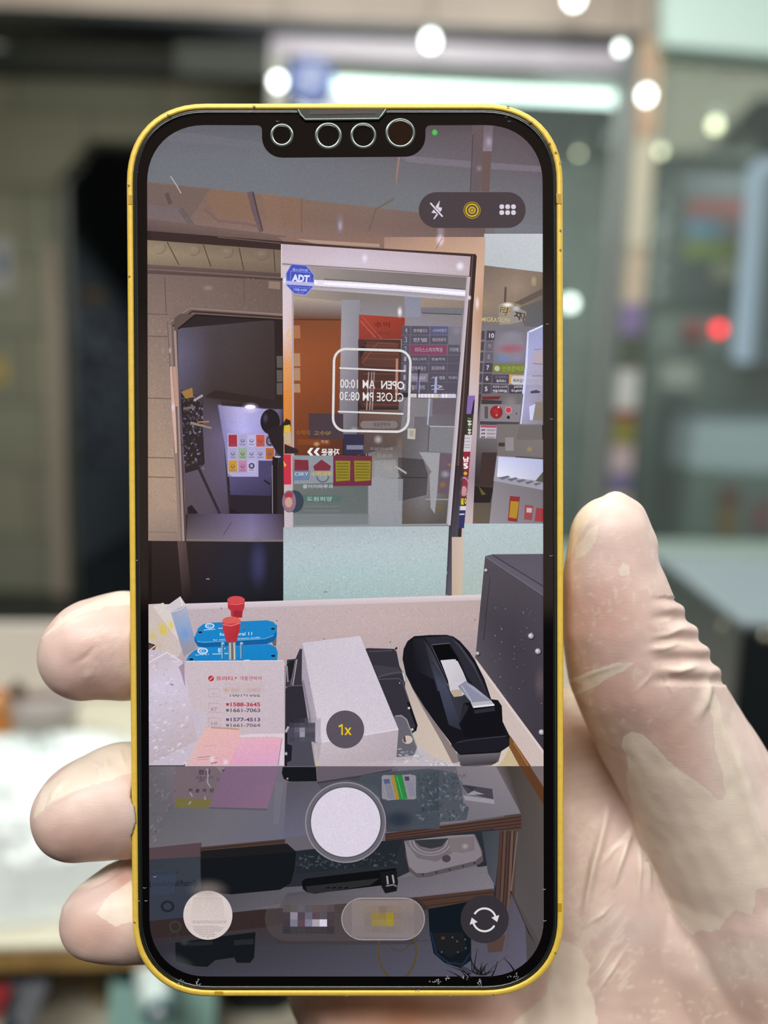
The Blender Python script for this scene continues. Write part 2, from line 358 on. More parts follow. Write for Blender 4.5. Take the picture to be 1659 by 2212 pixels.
slab([(1478, 950), (1575, 955), (1560, 1125), (1465, 1120)], YB - 0.128, 0.02, 'glass_door', mat('cabinet_black', '#23292b', rough=0.2), al)
# display case with phones, posters
dc = empty('display_case', W(1580, 1150, 3.1), 'pale blue lit glass display case with posters on its front', 'display case')
slab([(1500, 898), (1900, 910), (1900, 1035), (1488, 1010)], 3.1, 0.24, 'lit_top', mat('case_glass', '#adb9c0', rough=0.2, emit=('#a6b4be', 0.2)), dc)
slab([(1500, 884), (1900, 894), (1900, 912), (1498, 900)], 3.09, 0.26, 'case_rim', mat('case_rim', '#5e6c70', rough=0.3), dc)
slab([(1488, 1010), (1900, 1035), (1900, 1250), (1470, 1200)], 3.1, 0.24, 'case_body', mat('case_body', '#6f7d7a', rough=0.5), dc)
slab([(1556, 1050), (1602, 1055), (1590, 1165), (1545, 1160)], 3.09, 0.005, 'poster', mat('poster_yellow', '#82642a', rough=0.6), dc, label='dark red and yellow poster')
slab([(1560, 1056), (1600, 1060), (1597, 1090), (1557, 1086)], 3.084, 0.005, 'poster', mat('poster_red', '#6a2c2c', rough=0.6), dc, label='red poster')
slab([(1632, 1080), (1672, 1085), (1664, 1150), (1622, 1145)], 3.09, 0.005, 'poster', mat('poster_rose', '#8a5054', rough=0.6), dc, label='rose poster')
# orange wall and white cupboard beyond the door, mostly hidden by the phone
o = slab([(640, 440), (860, 448), (850, 1000), (640, 990)], YB + 0.01, 0.05, 'orange_banner', mat('orange_panel', '#a8562a', rough=0.6)); props(o, 'orange banner on the shop opposite, behind the glass door', 'banner')
o = slab([(960, 330), (1110, 336), (1090, 700), (955, 690)], YB + 0.02, 0.04, 'poster_board', mat('red_poster_board', '#8c3a2c', rough=0.6)); props(o, 'red poster board behind the glass door', 'poster')
# tube added beyond the door glass, standing in for a reflection in it
tb = empty('reflected_tube', W(1040, 205, 2.6), 'long bright white tube added for the reflection in the top of the glass door', 'tube light')
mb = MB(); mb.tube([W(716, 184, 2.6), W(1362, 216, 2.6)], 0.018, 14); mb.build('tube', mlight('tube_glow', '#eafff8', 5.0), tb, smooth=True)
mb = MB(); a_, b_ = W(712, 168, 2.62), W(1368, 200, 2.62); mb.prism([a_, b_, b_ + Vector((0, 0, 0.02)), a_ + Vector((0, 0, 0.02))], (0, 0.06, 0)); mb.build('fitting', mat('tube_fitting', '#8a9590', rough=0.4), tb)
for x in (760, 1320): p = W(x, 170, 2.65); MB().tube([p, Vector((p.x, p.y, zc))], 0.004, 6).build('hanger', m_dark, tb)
slab([(380, -20), (1420, 20), (1420, 204), (380, 160)], YB - 0.35, 0.05, 'trim_12', mat('dark_bulkhead', '#4a524f', rough=0.6), kind='structure', label='dark bulkhead under the corridor ceiling, behind the reflected tube')
# small added lamps standing in for bright reflections at the shop front
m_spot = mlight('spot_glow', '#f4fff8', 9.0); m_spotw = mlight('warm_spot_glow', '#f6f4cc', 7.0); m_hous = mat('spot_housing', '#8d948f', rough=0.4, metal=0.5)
for px, py, Y, r, m_, lb in ((930, 88, 2.05, 0.015, m_spot, 'bright stand-in for a reflected lamp in front of the door header, above the phone'), (600, 176, 2.05, 0.013, m_spot, 'bright stand-in for a reflected lamp left of the blue octagonal sticker'), (1340, 104, 2.05, 0.008, m_spot, 'dimmer stand-in for a reflected lamp at the right end of the door header'),
                          (1396, 206, 2.05, 0.014, m_spot, 'bright stand-in for a reflected lamp in front of the beige pillar'), (1240, -4, 2.05, 0.017, m_spot, 'bright stand-in for a reflected lamp, cut by the top edge of the photo'), (1545, 270, 2.9, 0.018, m_spotw, 'yellowish stand-in for a reflected lamp above the curved sign'),
                          (1427, 327, 2.9, 0.012, m_spotw, 'yellowish stand-in for a reflected lamp right of the pillar, left of the curved sign'), (1250, 332, 2.7, 0.007, m_spotw, 'faint stand-in for a reflected lamp beside the upper right corner of the phone'), (1232, 655, 2.9, 0.019, m_spot, 'stand-in for a reflected lamp close to the right edge of the phone')):
    c_ = W(px, py, Y); s_ = empty('reflected_spot', c_, lb, 'lamp', 'round stand-ins for lamp reflections around the shop front')
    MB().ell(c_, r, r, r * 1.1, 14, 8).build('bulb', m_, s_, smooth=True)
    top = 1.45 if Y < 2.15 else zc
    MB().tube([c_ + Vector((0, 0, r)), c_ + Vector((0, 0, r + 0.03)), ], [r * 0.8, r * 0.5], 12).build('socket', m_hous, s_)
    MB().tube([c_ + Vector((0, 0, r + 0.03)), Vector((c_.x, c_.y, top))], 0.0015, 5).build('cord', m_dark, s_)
# bunch of slippers hanging inside the doorway, left jamb; small notices on the stone
random.seed(2)
bn = MB(); c0 = W(215, 830, YW + 0.45)
for i in range(60):
    bn.ell((c0.x + random.uniform(-0.10, 0.12), c0.y + random.uniform(-0.05, 0.08), c0.z + random.uniform(-0.42, 0.36)), 0.03, 0.02, 0.02, 8, 5)
o = bn.build('hanging_bunch', mat('dusty_violet', '#4a4c5c', rough=0.5, noise=(30, '#16181c', 2)), smooth=True); o['kind'] = 'stuff'; props(o, 'dark bunch of small violet-grey bits hanging at the left of the dark doorway', 'hanging bunch')
o = MB().ell(W(196, 640, YW + 0.45), 0.07, 0.04, 0.03).build('straw_hat', mat('straw', '#6d5832', rough=0.8), smooth=True); props(o, 'brown straw piece on top of the dark hanging bunch', 'hat')
for px0, py0, px1, py1, c, lb in ((-30, 512, 22, 632, '#a9aaa6', 'white and blue notice at the left edge of the photo'), (-30, 770, 14, 828, '#b59f62', 'yellow round sticker at the left edge of the photo')):
    o = slab([(px0, py0), (px1, py0 + 2), (px1, py1 + 2), (px0, py1)], YW - 0.012, 0.01, 'wall_notice', mat('notice_' + c[1:], c, rough=0.7)); props(o, lb, 'notice')
o = slab([(-12, 548), (10, 549), (10, 592), (-12, 591)], YW - 0.016, 0.003, 'notice_emblem', mat('emblem_blue', '#5a6a8c', rough=0.7)); o.parent = bpy.data.objects['wall_notice']; o.location = Vector(o.location) - Vector(bpy.data.objects['wall_notice'].location)
# strip coloured as the pinkish reflection on the door jamb
slab([(96, 530), (118, 528), (134, 700), (150, 1290), (112, 1290), (98, 700)], YW - 0.03, 0.03, 'trim_11', mat('jamb_reflection', '#a3988a', rough=0.3), kind='structure', label='lighter strip coloured as the reflection on the jamb left of the dark doorway')

# ================================================================== the workbench
zt = W(0, 1361, 0.80).z
zs = zt - 0.085
bench = empty('workbench', (0, 0.6, FZ), 'cream plywood workbench with a white back panel', 'workbench')
m_lam = mat('cream_laminate', '#c6c2ae', rough=0.45); m_pan = mat('white_panel', '#c2bbb2', rough=0.5); m_ply = mat('plywood_edge', '#a5874e', rough=0.6, noise=(40, '#8d7040', 2))
A0, A1 = H(-1500, 1352, zt), H(1750, 1352, zt)
pf0, pf1 = H(-2300, 2090, zs), H(1700, 2010, zs)
dn = Vector((0, 0, -1))
mb = MB(); A0b, A1b = A0 + Vector((0, 0.015, 0)), A1 + Vector((0, 0.015, 0)); mb.prism([A0, A1, A1b, A0b], dn * 0.12); mb.build('back_panel', m_pan, bench)
mb = MB(); mb.prism([Vector((pf0.x, pf0.y, zs)), Vector((pf1.x, pf1.y, zs)), Vector((A1.x, A1.y, zs)), Vector((A0.x, A0.y, zs))], dn * 0.003); mb.build('tabletop', m_lam, bench)
mb = MB(); mb.prism([Vector((pf0.x, pf0.y + .001, zs - .003)), Vector((pf1.x, pf1.y + .001, zs - .003)), Vector((A1.x, A1.y, zs - .003)), Vector((A0.x, A0.y, zs - .003))], dn * 0.015); mb.build('tabletop_edge', m_ply, bench)
zl = zs - 0.10
mb = MB(); mb.prism([Vector((pf0.x, pf0.y + .03, zl)), Vector((pf1.x, pf1.y + .03, zl)), Vector((A1.x, A1.y, zl)), Vector((A0.x, A0.y, zl))], dn * 0.015); mb.build('shelf', m_lam, bench)
mb = MB(); mb.prism([Vector((A0.x, A0.y, zs - .02)), Vector((A1.x, A1.y, zs - .02)), Vector((A1.x, A1.y + .012, zs - .02)), Vector((A0.x, A0.y + .012, zs - .02))], dn * (zs - .02 - FZ)); mb.build('rear_board', mat('bench_rear', '#8d8271', rough=0.7), bench)
for x in (pf0.x + 0.05, pf1.x - 0.1): MB().box(x, x + 0.018, 0.52, 0.78, FZ, zs - 0.018).build('side_board', m_ply, bench)

# grey machine box on the bench, right
zb = W(1600, 1342, 0.5).z
P1 = H(1600, 1342, zb); P2 = H(1415, 1200, zb); wv = Vector((0.34, 0.0, 0))
mx_ = empty('machine_box', (P1.x, P1.y, zs), 'dark grey metal machine case standing on the bench behind the thumb', 'machine')
ax_ = (P2 - P1)
mb = MB(); mb.prism([P1, P1 + wv, P2 + wv, P2], dn * 0.004); mb.build('top_cover', mat('machine_top', '#7d8a8f', rough=0.35), mx_, bevel=0.001)
i1 = ax_ * 0.003
mb = MB(); mb.prism([P1 + i1 - Vector((0, 0, .004)), P1 + wv + i1 - Vector((0, 0, .004)), P2 + wv - i1 - Vector((0, 0, .004)), P2 - i1 - Vector((0, 0, .004))], dn * (zb - zs - 0.004)); mb.build('case', mat('machine_side', '#4a5353', rough=0.45), mx_, bevel=0.001)
mb = MB(); q = P1 + Vector((-0.0, -0.004, -0.006)); mb.prism([q, q + wv, q + wv + Vector((0, .003, 0)), q + Vector((0, .003, 0))], dn * (zb - zs - 0.008)); mb.build('front_panel', mat('machine_front', '#12181b', rough=0.4), mx_)
m_screw = mat('nickel_screw', '#c9c4b0', rough=0.2, metal=0.8)
sdir = ax_.cross(Vector((0, 0, 1))).normalized() * -1
for t, dz in ((0.14, -0.012), (0.9, -0.02), (0.14, -0.15), (0.85, -0.15)):
    c_ = P1 + ax_ * t + Vector((0, 0, dz)); MB()._lathe(c_, [(0.003, 0), (0.003, 0.001), (0.002, 0.002), (0.0001, 0.0024)], 14, sdir if sdir.x < 0 else -sdir).build('screw', m_screw, mx_, smooth=True)
c_ = W(1651, 1375, P1.y - 0.005); MB()._lathe(c_, [(0.003, 0), (0.003, 0.001), (0.002, 0.002), (0.0001, 0.0024)], 14, Vector((0, -1, 0))).build('screw', m_screw, mx_, smooth=True)

# heap of bubble wrap and things at the left end of the bench
def lump(name, pts, zbase, height, m, n=60, seed=1, amp=0.012, **k):
    """crumpled film heap: outline on the bench (world xy), rising in the middle"""
    rnd = random.Random(seed); mb = MB(); cx_ = sum(p.x for p in pts) / len(pts); cy_ = sum(p.y for p in pts) / len(pts); vs = []; N = len(pts) * 4; R = 12
    per = []
    for i in range(N):
        t = i / 4; a = pts[int(t) % len(pts)]; b_ = pts[(int(t) + 1) % len(pts)]; f = t - int(t); per.append((a.x * (1 - f) + b_.x * f, a.y * (1 - f) + b_.y * f))
    for j in range(R + 1):
        v = j / R
        for x, y in per:
            h = height * math.sqrt(max(0, 1 - v ** 2.2)) + (rnd.uniform(-amp, amp) if j < R else 0)
            vs.append((cx_ + (x - cx_) * v * (1 + rnd.uniform(-.05, .05)), cy_ + (y - cy_) * v * (1 + rnd.uniform(-.05, .05)), zbase + max(0, h) + 0.001))
    fs = [(j * N + i, j * N + (i + 1) % N, (j + 1) * N + (i + 1) % N, (j + 1) * N + i) for j in range(R) for i in range(N)]
    mb.add(vs, fs); return mb.build(name, m, smooth=False, **k)
m_film = mat('clear_bubble_film', '#dbe4e2', rough=0.18, spec=0.9, bump=(160, 0.7, 0.004))
o = lump('bubble_wrap', [H(-300, 1800, zs), H(-150, 1770, zs), H(60, 1780, zs), H(200, 1740, zs), H(420, 1740, zs), H(460, 1850, zs), H(300, 1985, zs), H(60, 2000, zs), H(-260, 2000, zs)], zs, 0.085, m_film, seed=4, amp=0.006)
props(o, 'crumpled shiny clear bubble wrap heaped on the bench left of the phone', 'bubble wrap')
lid = empty('round_container', H(85, 1660, zs), 'round translucent container with a pinkish lid behind the bubble wrap', 'container')
c_ = W(92, 1530, 0.68)
MB()._lathe(c_, [(0.0285, -0.03), (0.031, 0.0), (0.033, 0.008), (0.031, 0.010), (0.002, 0.0105)], 32, Vector((0, 0.25, 1)).normalized()).build('bowl', mat('cloudy_plastic', '#a39d99', rough=0.3), lid, smooth=True)
MB()._lathe(c_ + Vector((0, 0, 0.0112)), [(0.025, 0), (0.024, 0.002), (0.001, 0.0022)], 32, Vector((0, 0.25, 1)).normalized()).build('lid', mat('pinkish_lid', '#755f5d', rough=0.3), lid, smooth=True)
MB().tube([c_ + Vector((0, 0.004, -0.03)), Vector((c_.x, c_.y + 0.01, zs + 0.002))], [0.0285, 0.025], 24).build('base', mat('red_brown_plastic', '#5a201a', rough=0.4), lid)
o = empty('amber_bottle', H(-2, 1700, zs), 'amber bottle with a gold ring at the left edge, beside the round container', 'bottle')
c_ = W(-4, 1535, 0.66); MB()._lathe(Vector((c_.x, c_.y, zs)), [(0.017, 0), (0.017, (c_.z - zs) * 0.9), (0.009, c_.z - zs + 0.006), (0.009, c_.z - zs + 0.018), (0.001, c_.z - zs + 0.02)], 20, Vector((0, 0, 1))).build('bottle_body', mat('amber', '#a86a2c', rough=0.25), o, smooth=True)
MB().tube([c_ + Vector((0.012 * math.cos(t / 12 * 6.2832), -0.012, 0.012 * math.sin(t / 12 * 6.2832))) for t in range(13)], 0.0012, 6).build('gold_ring', mat('gold_wire', '#d9b070', rough=0.2, metal=0.8), o)
MB().tube([W(52, 1500, 0.67), W(36, 1478, 0.67), W(30, 1500, 0.65)], 0.004, 8).build('cap', mat('brown_cap', '#4a3a26', rough=0.5), o)

# things on the lower shelf and below
def hz(x, y): return H(x, y, zl)
o = empty('teal_packet', hz(345, 2212), 'teal-green packet on the lower shelf under the phone corner', 'packet')
mb = MB(); a_ = W(242, 2076, 0.47); b_ = W(470, 2092, 0.47); c_ = Vector((b_.x, b_.y - 0.02, zl)); d_ = Vector((a_.x, a_.y - 0.02, zl)); mb.prism([a_, b_, c_, d_], (0, 0.008, 0)); mb.build('packet', mat('teal_paper', '#8fb8ae', rough=0.5), o)
mb = MB(); y_ = 0.466; mb.prism([W(246, 2085, y_), W(300, 2088, y_), W(304, 2130, y_), W(252, 2128, y_)], (0, 0.003, 0)); mb.build('dark_label', mat('teal_dark', '#2f6468', rough=0.5), o)
o = empty('white_tube', W(340, 2195, 0.44), 'white cylindrical tube with a grey-blue ringed end, leaning on the teal packet', 'tube')
t0, t1 = W(322, 2095, 0.455), W(340, 2182, 0.425)
MB().tube([t0, t1], 0.0098, 24).build('tube_body', mat('white_plastic', '#c3d3d0', rough=0.4), o, smooth=False)
ad = (t1 - t0).normalized(); MB()._lathe(t1, [(0.0095, 0), (0.009, 0.002), (0.0055, 0.0025), (0.005, 0.001)], 24, ad).build('end_ring', mat('blue_grey_ring', '#5f8088', rough=0.4), o, smooth=False)
MB()._lathe(t1, [(0.0038, 0.0), (0.003, 0.003), (0.0004, 0.0032)], 16, ad).build('end_button', mat('white_button', '#dfe8e6', rough=0.3), o, smooth=True)
o = empty('black_case', hz(60, 2230), 'black slanted case standing on the lower shelf at the left', 'case')
mb = MB(); mb.prism([W(30, 2072, 0.47), W(112, 2076, 0.47), W(104, 2130, 0.46), W(60, 2240, 0.44), W(-5, 2240, 0.44), W(14, 2170, 0.45)], (0, 0.02, 0)); mb.build('case_body', mat('navy_black', '#1c2630', rough=0.5), o)
mb = MB(); mb.prism([W(-30, 2150, 0.44), W(12, 2158, 0.44), W(-4, 2205, 0.44), W(-40, 2205, 0.44)], (0, 0.01, 0)); props(mb.build('red_box', mat('red_box', '#9a3036', rough=0.5)), 'small red box at the lower left corner of the photo', 'box')
MB().tube([W(222 + 28 * math.cos(t / 20 * 6.2832), 2118 + 48 * math.sin(t / 20 * 6.2832), 0.50) for t in range(21)], 0.0016, 8).build('yellow_cord_loop', mat('ochre_cord', '#96803c', rough=0.6), label='thin ochre loop of cord behind the fingers, left of the teal packet', cat='cord')
o = MB(); o.prism([hz(470, 2150), hz(640, 2170), hz(600, 2192), hz(500, 2192)], (0, 0, 0.012)); props(o.build('black_tool', mat('black_tool', '#171d1e', rough=0.4), bevel=0.002), 'flat black tool lying on the shelf just below the phone', 'tool')
# ================================================================== the smartphone
PD = 0.1293
PC = ray(747, 1188) * PD                       # centre of the front glass
tl = math.radians(0.75)
PX = RT.copy()
PY = (UP * math.cos(tl) - fwd * math.sin(tl)).normalized()
PZ = PX.cross(PY).normalized()                 # towards the camera
PM = Matrix(((PX.x, PY.x, PZ.x, PC.x), (PX.y, PY.y, PZ.y, PC.y), (PX.z, PY.z, PZ.z, PC.z), (0, 0, 0, 1)))
def S(px, py, z=0.0):
    """pixel -> point z above the front glass, in the phone's own metres"""
    d = ray(px, py); t = (PC.dot(PZ) + z) / d.dot(PZ); q = d * t - PC
    return (q.dot(PX), q.dot(PY))

phone = bpy.data.objects.new('smartphone', None); col.objects.link(phone); phone.matrix_world = PM
phone.empty_display_size = 0.03
props(phone, 'yellow-edged smartphone showing its camera app, held upright in the gloved hand', 'phone')

def vattr_material(name, gloss=0.03, alpha=False, strength=1.0, grain=0.05):
    m = bpy.data.materials.new(name); m.use_nodes = True
    nt = m.node_tree; n = nt.nodes; l = nt.links
    n.remove(n['Principled BSDF']); out = n['Material Output']
    at = n.new('ShaderNodeAttribute'); at.attribute_name = 'col'
    tc = n.new('ShaderNodeTexCoord'); nz = n.new('ShaderNodeTexNoise'); nz.inputs['Scale'].default_value = 7500; nz.inputs['Detail'].default_value = 1
    nz.noise_dimensions = '3D'
    l.new(tc.outputs['Object'], nz.inputs['Vector'])
    mr = n.new('ShaderNodeMapRange'); mr.inputs['From Min'].default_value = 0.3; mr.inputs['From Max'].default_value = 0.7
    mr.inputs['To Min'].default_value = 1 - grain * 2; mr.inputs['To Max'].default_value = 1 + grain * 2
    l.new(nz.outputs['Fac'], mr.inputs['Value'])
    vm = n.new('ShaderNodeVectorMath'); vm.operation = 'SCALE'
    l.new(at.outputs['Color'], vm.inputs[0]); l.new(mr.outputs[0], vm.inputs['Scale'])
    em = n.new('ShaderNodeEmission'); em.inputs['Strength'].default_value = strength
    l.new(vm.outputs[0], em.inputs['Color'])
    last = em
    if not alpha:                                    # thin reflection on the cover glass
        gl = n.new('ShaderNodeBsdfGlossy'); gl.inputs['Roughness'].default_value = 0.12; gl.inputs['Color'].default_value = (0.035, 0.035, 0.035, 1)
        ad = n.new('ShaderNodeAddShader'); l.new(em.outputs[0], ad.inputs[0]); l.new(gl.outputs[0], ad.inputs[1]); last = ad
    if alpha:
        tr = n.new('ShaderNodeBsdfTransparent'); mx = n.new('ShaderNodeMixShader')
        l.new(at.outputs['Alpha'], mx.inputs[0]); l.new(tr.outputs[0], mx.inputs[1]); l.new(em.outputs[0], mx.inputs[2]); last = mx
    l.new(last.outputs[0], out.inputs[0])
    return m
M_scr = vattr_material('display_pixels')
M_scr_a = vattr_material('display_pixels_soft', alpha=True)

ZC = [-0.0010]
ZS = 0.3e-6
class Draw:
    """flat coloured shapes given in pixels, laid one over the other on the glass, built as ONE mesh"""
    def __init__(s): s.v = []; s.f = []; s.c = []; s.m = []
    def _z(s): ZC[0] += ZS; return ZC[0]
    def raw(s, pts, faces, cols, a=1.0, aa=None):
        z = s._z(); k = len(s.v)
        for i, (x, y) in enumerate(pts):
            q = S(x, y, z); s.v.append((q[0], q[1], z))
            c = cols[i] if isinstance(cols, list) else cols
            s.c.append((*c, aa[i] if aa else a))
        al = (a < 1) or aa is not None
        for f in faces: s.f.append(tuple(j + k for j in f)); s.m.append(1 if al else 0)
    def P(s, pts, c, a=1.0):
        if isinstance(c, (list, tuple)) and isinstance(c[0], str): c = [lin(x) for x in c]
        else: c = lin(c)
        s.raw(pts, [tuple(range(len(pts)))], c, a)
    def R(s, x0, y0, x1, y1, c, a=1.0): s.P([(x0, y0), (x1, y0), (x1, y1), (x0, y1)], c, a)
    def G(s, tl, tr, br, bl, c, n=10, m=10, a=1.0, jit=0.0):
        """smooth blend of the four corner colours (tl tr br bl), or of rows of a colour table"""
        if isinstance(c[0], str): tab = [[lin(c[0]), lin(c[1])], [lin(c[3]), lin(c[2])]]
        else: tab = [[lin(x) for x in row] for row in c]
        R_ = len(tab) - 1; C_ = len(tab[0]) - 1; pts = []; cs = []
        for j in range(m + 1):
            v = j / m
            for i in range(n + 1):
                u = i / n
                pts.append(tuple((tl[k] * (1 - u) + tr[k] * u) * (1 - v) + (bl[k] * (1 - u) + br[k] * u) * v for k in (0, 1)))
                y = min(v * R_, R_ - 1e-6); x = min(u * C_, C_ - 1e-6); jy = int(y); ix = int(x); fy = y - jy; fx = x - ix
                q = tuple((tab[jy][ix][k] * (1 - fx) + tab[jy][ix + 1][k] * fx) * (1 - fy) + (tab[jy + 1][ix][k] * (1 - fx) + tab[jy + 1][ix + 1][k] * fx) * fy for k in range(3))
                if jit: g = 1 + random.uniform(-jit, jit); q = tuple(x_ * g for x_ in q)
                cs.append(q)
        fs = [(j * (n + 1) + i, j * (n + 1) + i + 1, (j + 1) * (n + 1) + i + 1, (j + 1) * (n + 1) + i) for j in range(m) for i in range(n)]
        s.raw(pts, fs, cs, a)
    def L(s, pts, w, c, a=1.0, cap=False):
        c = lin(c); vs = []; fs = []
        ws = w if isinstance(w, (list, tuple)) else [w] * len(pts)
        for i, p in enumerate(pts):
            q0 = pts[max(i - 1, 0)]; q1 = pts[min(i + 1, len(pts) - 1)]
            dx, dy = q1[0] - q0[0], q1[1] - q0[1]; d = math.hypot(dx, dy) or 1
            nx, ny = -dy / d * ws[i] / 2, dx / d * ws[i] / 2
            vs += [(p[0] + nx, p[1] + ny), (p[0] - nx, p[1] - ny)]
        for i in range(len(pts) - 1): fs.append((2 * i, 2 * i + 1, 2 * i + 3, 2 * i + 2))
        s.raw(vs, fs, c, a)
        if cap:
            for p, ww in ((pts[0], ws[0]), (pts[-1], ws[-1])): s.raw([(p[0] + ww / 2 * math.cos(t * math.pi / 8), p[1] + ww / 2 * math.sin(t * math.pi / 8)) for t in range(16)], [tuple(range(16))], c, a)
    def E(s, cx, cy, rx, c, ry=None, a=1.0, n=40, rot=0):
        ry = ry or rx; cr, sr = math.cos(rot), math.sin(rot)
        s.P([(cx + rx * math.cos(2 * math.pi * t / n) * cr - ry * math.sin(2 * math.pi * t / n) * sr, cy + rx * math.cos(2 * math.pi * t / n) * sr + ry * math.sin(2 * math.pi * t / n) * cr) for t in range(n)], c, a)
    def ring(s, cx, cy, r1, r2, c, a=1.0, n=56, t0=0, t1=360, ky=1.0):
        vs = []; fs = []
        for i in range(n + 1):
            t = math.radians(t0 + (t1 - t0) * i / n)
            vs += [(cx + r1 * math.cos(t), cy + r1 * ky * math.sin(t)), (cx + r2 * math.cos(t), cy + r2 * ky * math.sin(t))]
        for i in range(n): fs.append((2 * i, 2 * i + 1, 2 * i + 3, 2 * i + 2))
        s.raw(vs, fs, lin(c), a)
    def soft(s, cx, cy, rx, ry, c, a=1.0, core=0.0, n=28, rings=5, rot=0):
        """disc that fades out at its edge"""
        vs = [(cx, cy)]; al = [a]; cr, sr = math.cos(rot), math.sin(rot)
        for k in range(1, rings + 1):
            q = core + (1 - core) * k / rings if core else k / rings
            f = 1 - k / rings; f = f * f * (3 - 2 * f)
            for i in range(n):
                t = 2 * math.pi * i / n; x = rx * q * math.cos(t); y = ry * q * math.sin(t)
                vs.append((cx + x * cr - y * sr, cy + x * sr + y * cr)); al.append(a * f)
        fs = [(0, 1 + i, 1 + (i + 1) % n) for i in range(n)]
        for k in range(rings - 1):
            for i in range(n): fs.append((1 + k * n + i, 1 + (k + 1) * n + i, 1 + (k + 1) * n + (i + 1) % n, 1 + k * n + (i + 1) % n))
        s.raw(vs, fs, lin(c), 1.0, al)
    def RR(s, x0, y0, x1, y1, r, c, a=1.0, k=8):
        s.P(rrect(x0, y0, x1, y1, r, k), c, a)
    def T(s, body, x0, y0, x1, y1, c, bold=0.0, mirror=False, a=1.0, quad=None):
        vs, fs = text_mesh(body, bold)
        if not vs: return
        A = np.array(vs); lo = A.min(0); sp = np.maximum(A.max(0) - lo, 1e-6); out = []
        q = quad or [(x0, y0), (x1, y0), (x1, y1), (x0, y1)]
        for x, y in vs:
            u = (x - lo[0]) / sp[0]; v = 1 - (y - lo[1]) / sp[1]
            if mirror: u = 1 - u
            out.append(tuple((q[0][i] * (1 - u) + q[1][i] * u) * (1 - v) + (q[3][i] * (1 - u) + q[2][i] * u) * v for i in (0, 1)))
        s.raw(out, fs, lin(c), a)
    def speck(s, x0, y0, x1, y1, n, cs, r=(0.8, 2.0), a=1.0, inside=None):
        pts = []; fs = []; cc = []; cl = [lin(c) for c in cs]
        for _ in range(n):
            x = random.uniform(x0, x1); y = random.uniform(y0, y1)
            if inside and not inside(x, y): continue
            q = random.uniform(*r); t = random.uniform(0, 3.14); e = random.uniform(0.4, 1); c = random.choice(cl)
            fs.append(tuple(range(len(pts), len(pts) + 6)))
            for k in range(6): pts.append((x + q * math.cos(t + k * 1.05) * (1 if k % 2 else e), y + q * math.sin(t + k * 1.05))); cc.append(c)
        if pts: s.raw(pts, fs, cc, a)
    def build(s, name, parent, label=None, mats=None):
        me = bpy.data.meshes.new(name); me.from_pydata(s.v, [], s.f); clip = name == 'display'
        ca = me.color_attributes.new('col', 'FLOAT_COLOR', 'POINT')
        ca.data.foreach_set('color', np.array(s.c, dtype=np.float32).ravel())
        for m_ in (mats or (M_scr, M_scr_a)): me.materials.append(m_)
        me.polygons.foreach_set('material_index', s.m)
        me.update()
        # faces must look at the viewer
        bm = bmesh.new(); bm.from_mesh(me)
        for f in bm.faces:
            f.normal_update()
            if f.normal.z < 0: f.normal_flip()
        if clip:                                          # the panel's own cut corners and edges, hidden under the bezel
            for cx, cy, dx, dy in ((446, 398, -1, -1), (1046, 398, 1, -1), (1048, 1982, 1, 1), (450, 1982, -1, 1)):
                p = S(cx + dx * 102.5, cy + dy * 102.5)
                bmesh.ops.bisect_plane(bm, geom=bm.verts[:] + bm.edges[:] + bm.faces[:], dist=1e-9, plane_co=(p[0], p[1], 0), plane_no=(dx, -dy, 0), clear_outer=True)
            for (px, py), no in (((304, 1100), (-1, 0, 0)), ((1190, 1100), (1, 0, 0)), ((740, 258), (0, 1, 0)), ((740, 2122), (0, -1, 0))):
                p = S(px, py)
                bmesh.ops.bisect_plane(bm, geom=bm.verts[:] + bm.edges[:] + bm.faces[:], dist=1e-9, plane_co=(p[0], p[1], 0), plane_no=no, clear_outer=True)
        bm.to_mesh(me); bm.free()
        o = bpy.data.objects.new(name, me); col.objects.link(o); o.parent = parent
        if label: o['label'] = label
        return o
# ---- outline of the phone's face in pixels, all rings share it
def face_ring(inset, r, k=14, ex=2.25):
    """rounded outline of the front, inset pixels in from the outer edge of the yellow frame"""
    pts = []
    for x, y in rrect(274 + inset, 224 + inset, 1219 - inset, 2152 - inset, r, k, ex):
        w = max(0.0, min(1.0, (y - 900) / 1100.0))
        if x < 746: x += 12.0 * w * w * (3 - 2 * w)
        u = max(0.0, min(1.0, (y - 400) / 600.0))
        if x > 746: x += -3.5 * (1 - u) + (-1.5 * w)
        pts.append((x, y))
    return pts
def ring_mesh(name, loops, material, parent, smooth=True, cap_last=False, cap_first=False, label=None):
    """loops = [(pixel outline, z)] joined one to the next"""
    vs = []; fs = []; n = len(loops[0][0])
    for pts, z in loops:
        for x, y in pts: q = S(x, y, max(z, -0.0009)); vs.append((q[0], q[1], z))
    for j in range(len(loops) - 1):
        for i in range(n): fs.append((j * n + i, (j + 1) * n + i, (j + 1) * n + (i + 1) % n, j * n + (i + 1) % n))
    if cap_last: fs.append(tuple((len(loops) - 1) * n + i for i in range(n)))
    if cap_first: fs.append(tuple(range(n - 1, -1, -1)))
    me = bpy.data.meshes.new(name); me.from_pydata(vs, [], fs); me.update()
    bm = bmesh.new(); bm.from_mesh(me); bmesh.ops.recalc_face_normals(bm, faces=bm.faces); bm.to_mesh(me); bm.free()
    if smooth: me.polygons.foreach_set('use_smooth', [True] * len(me.polygons))
    me.materials.append(material)
    o = bpy.data.objects.new(name, me); col.objects.link(o); o.parent = parent
    if label: o['label'] = label
    return o
M_gold = mat('yellow_aluminium', '#e4c04c', rough=0.42, metal=0.1, spec=0.5, noise=(900, '#e9c959', 3))
M_goldline = mat('yellow_plastic_band', '#b58d1e', rough=0.5)
M_rim = mat('black_rubber_seal', '#14191a', rough=0.25, spec=0.6)
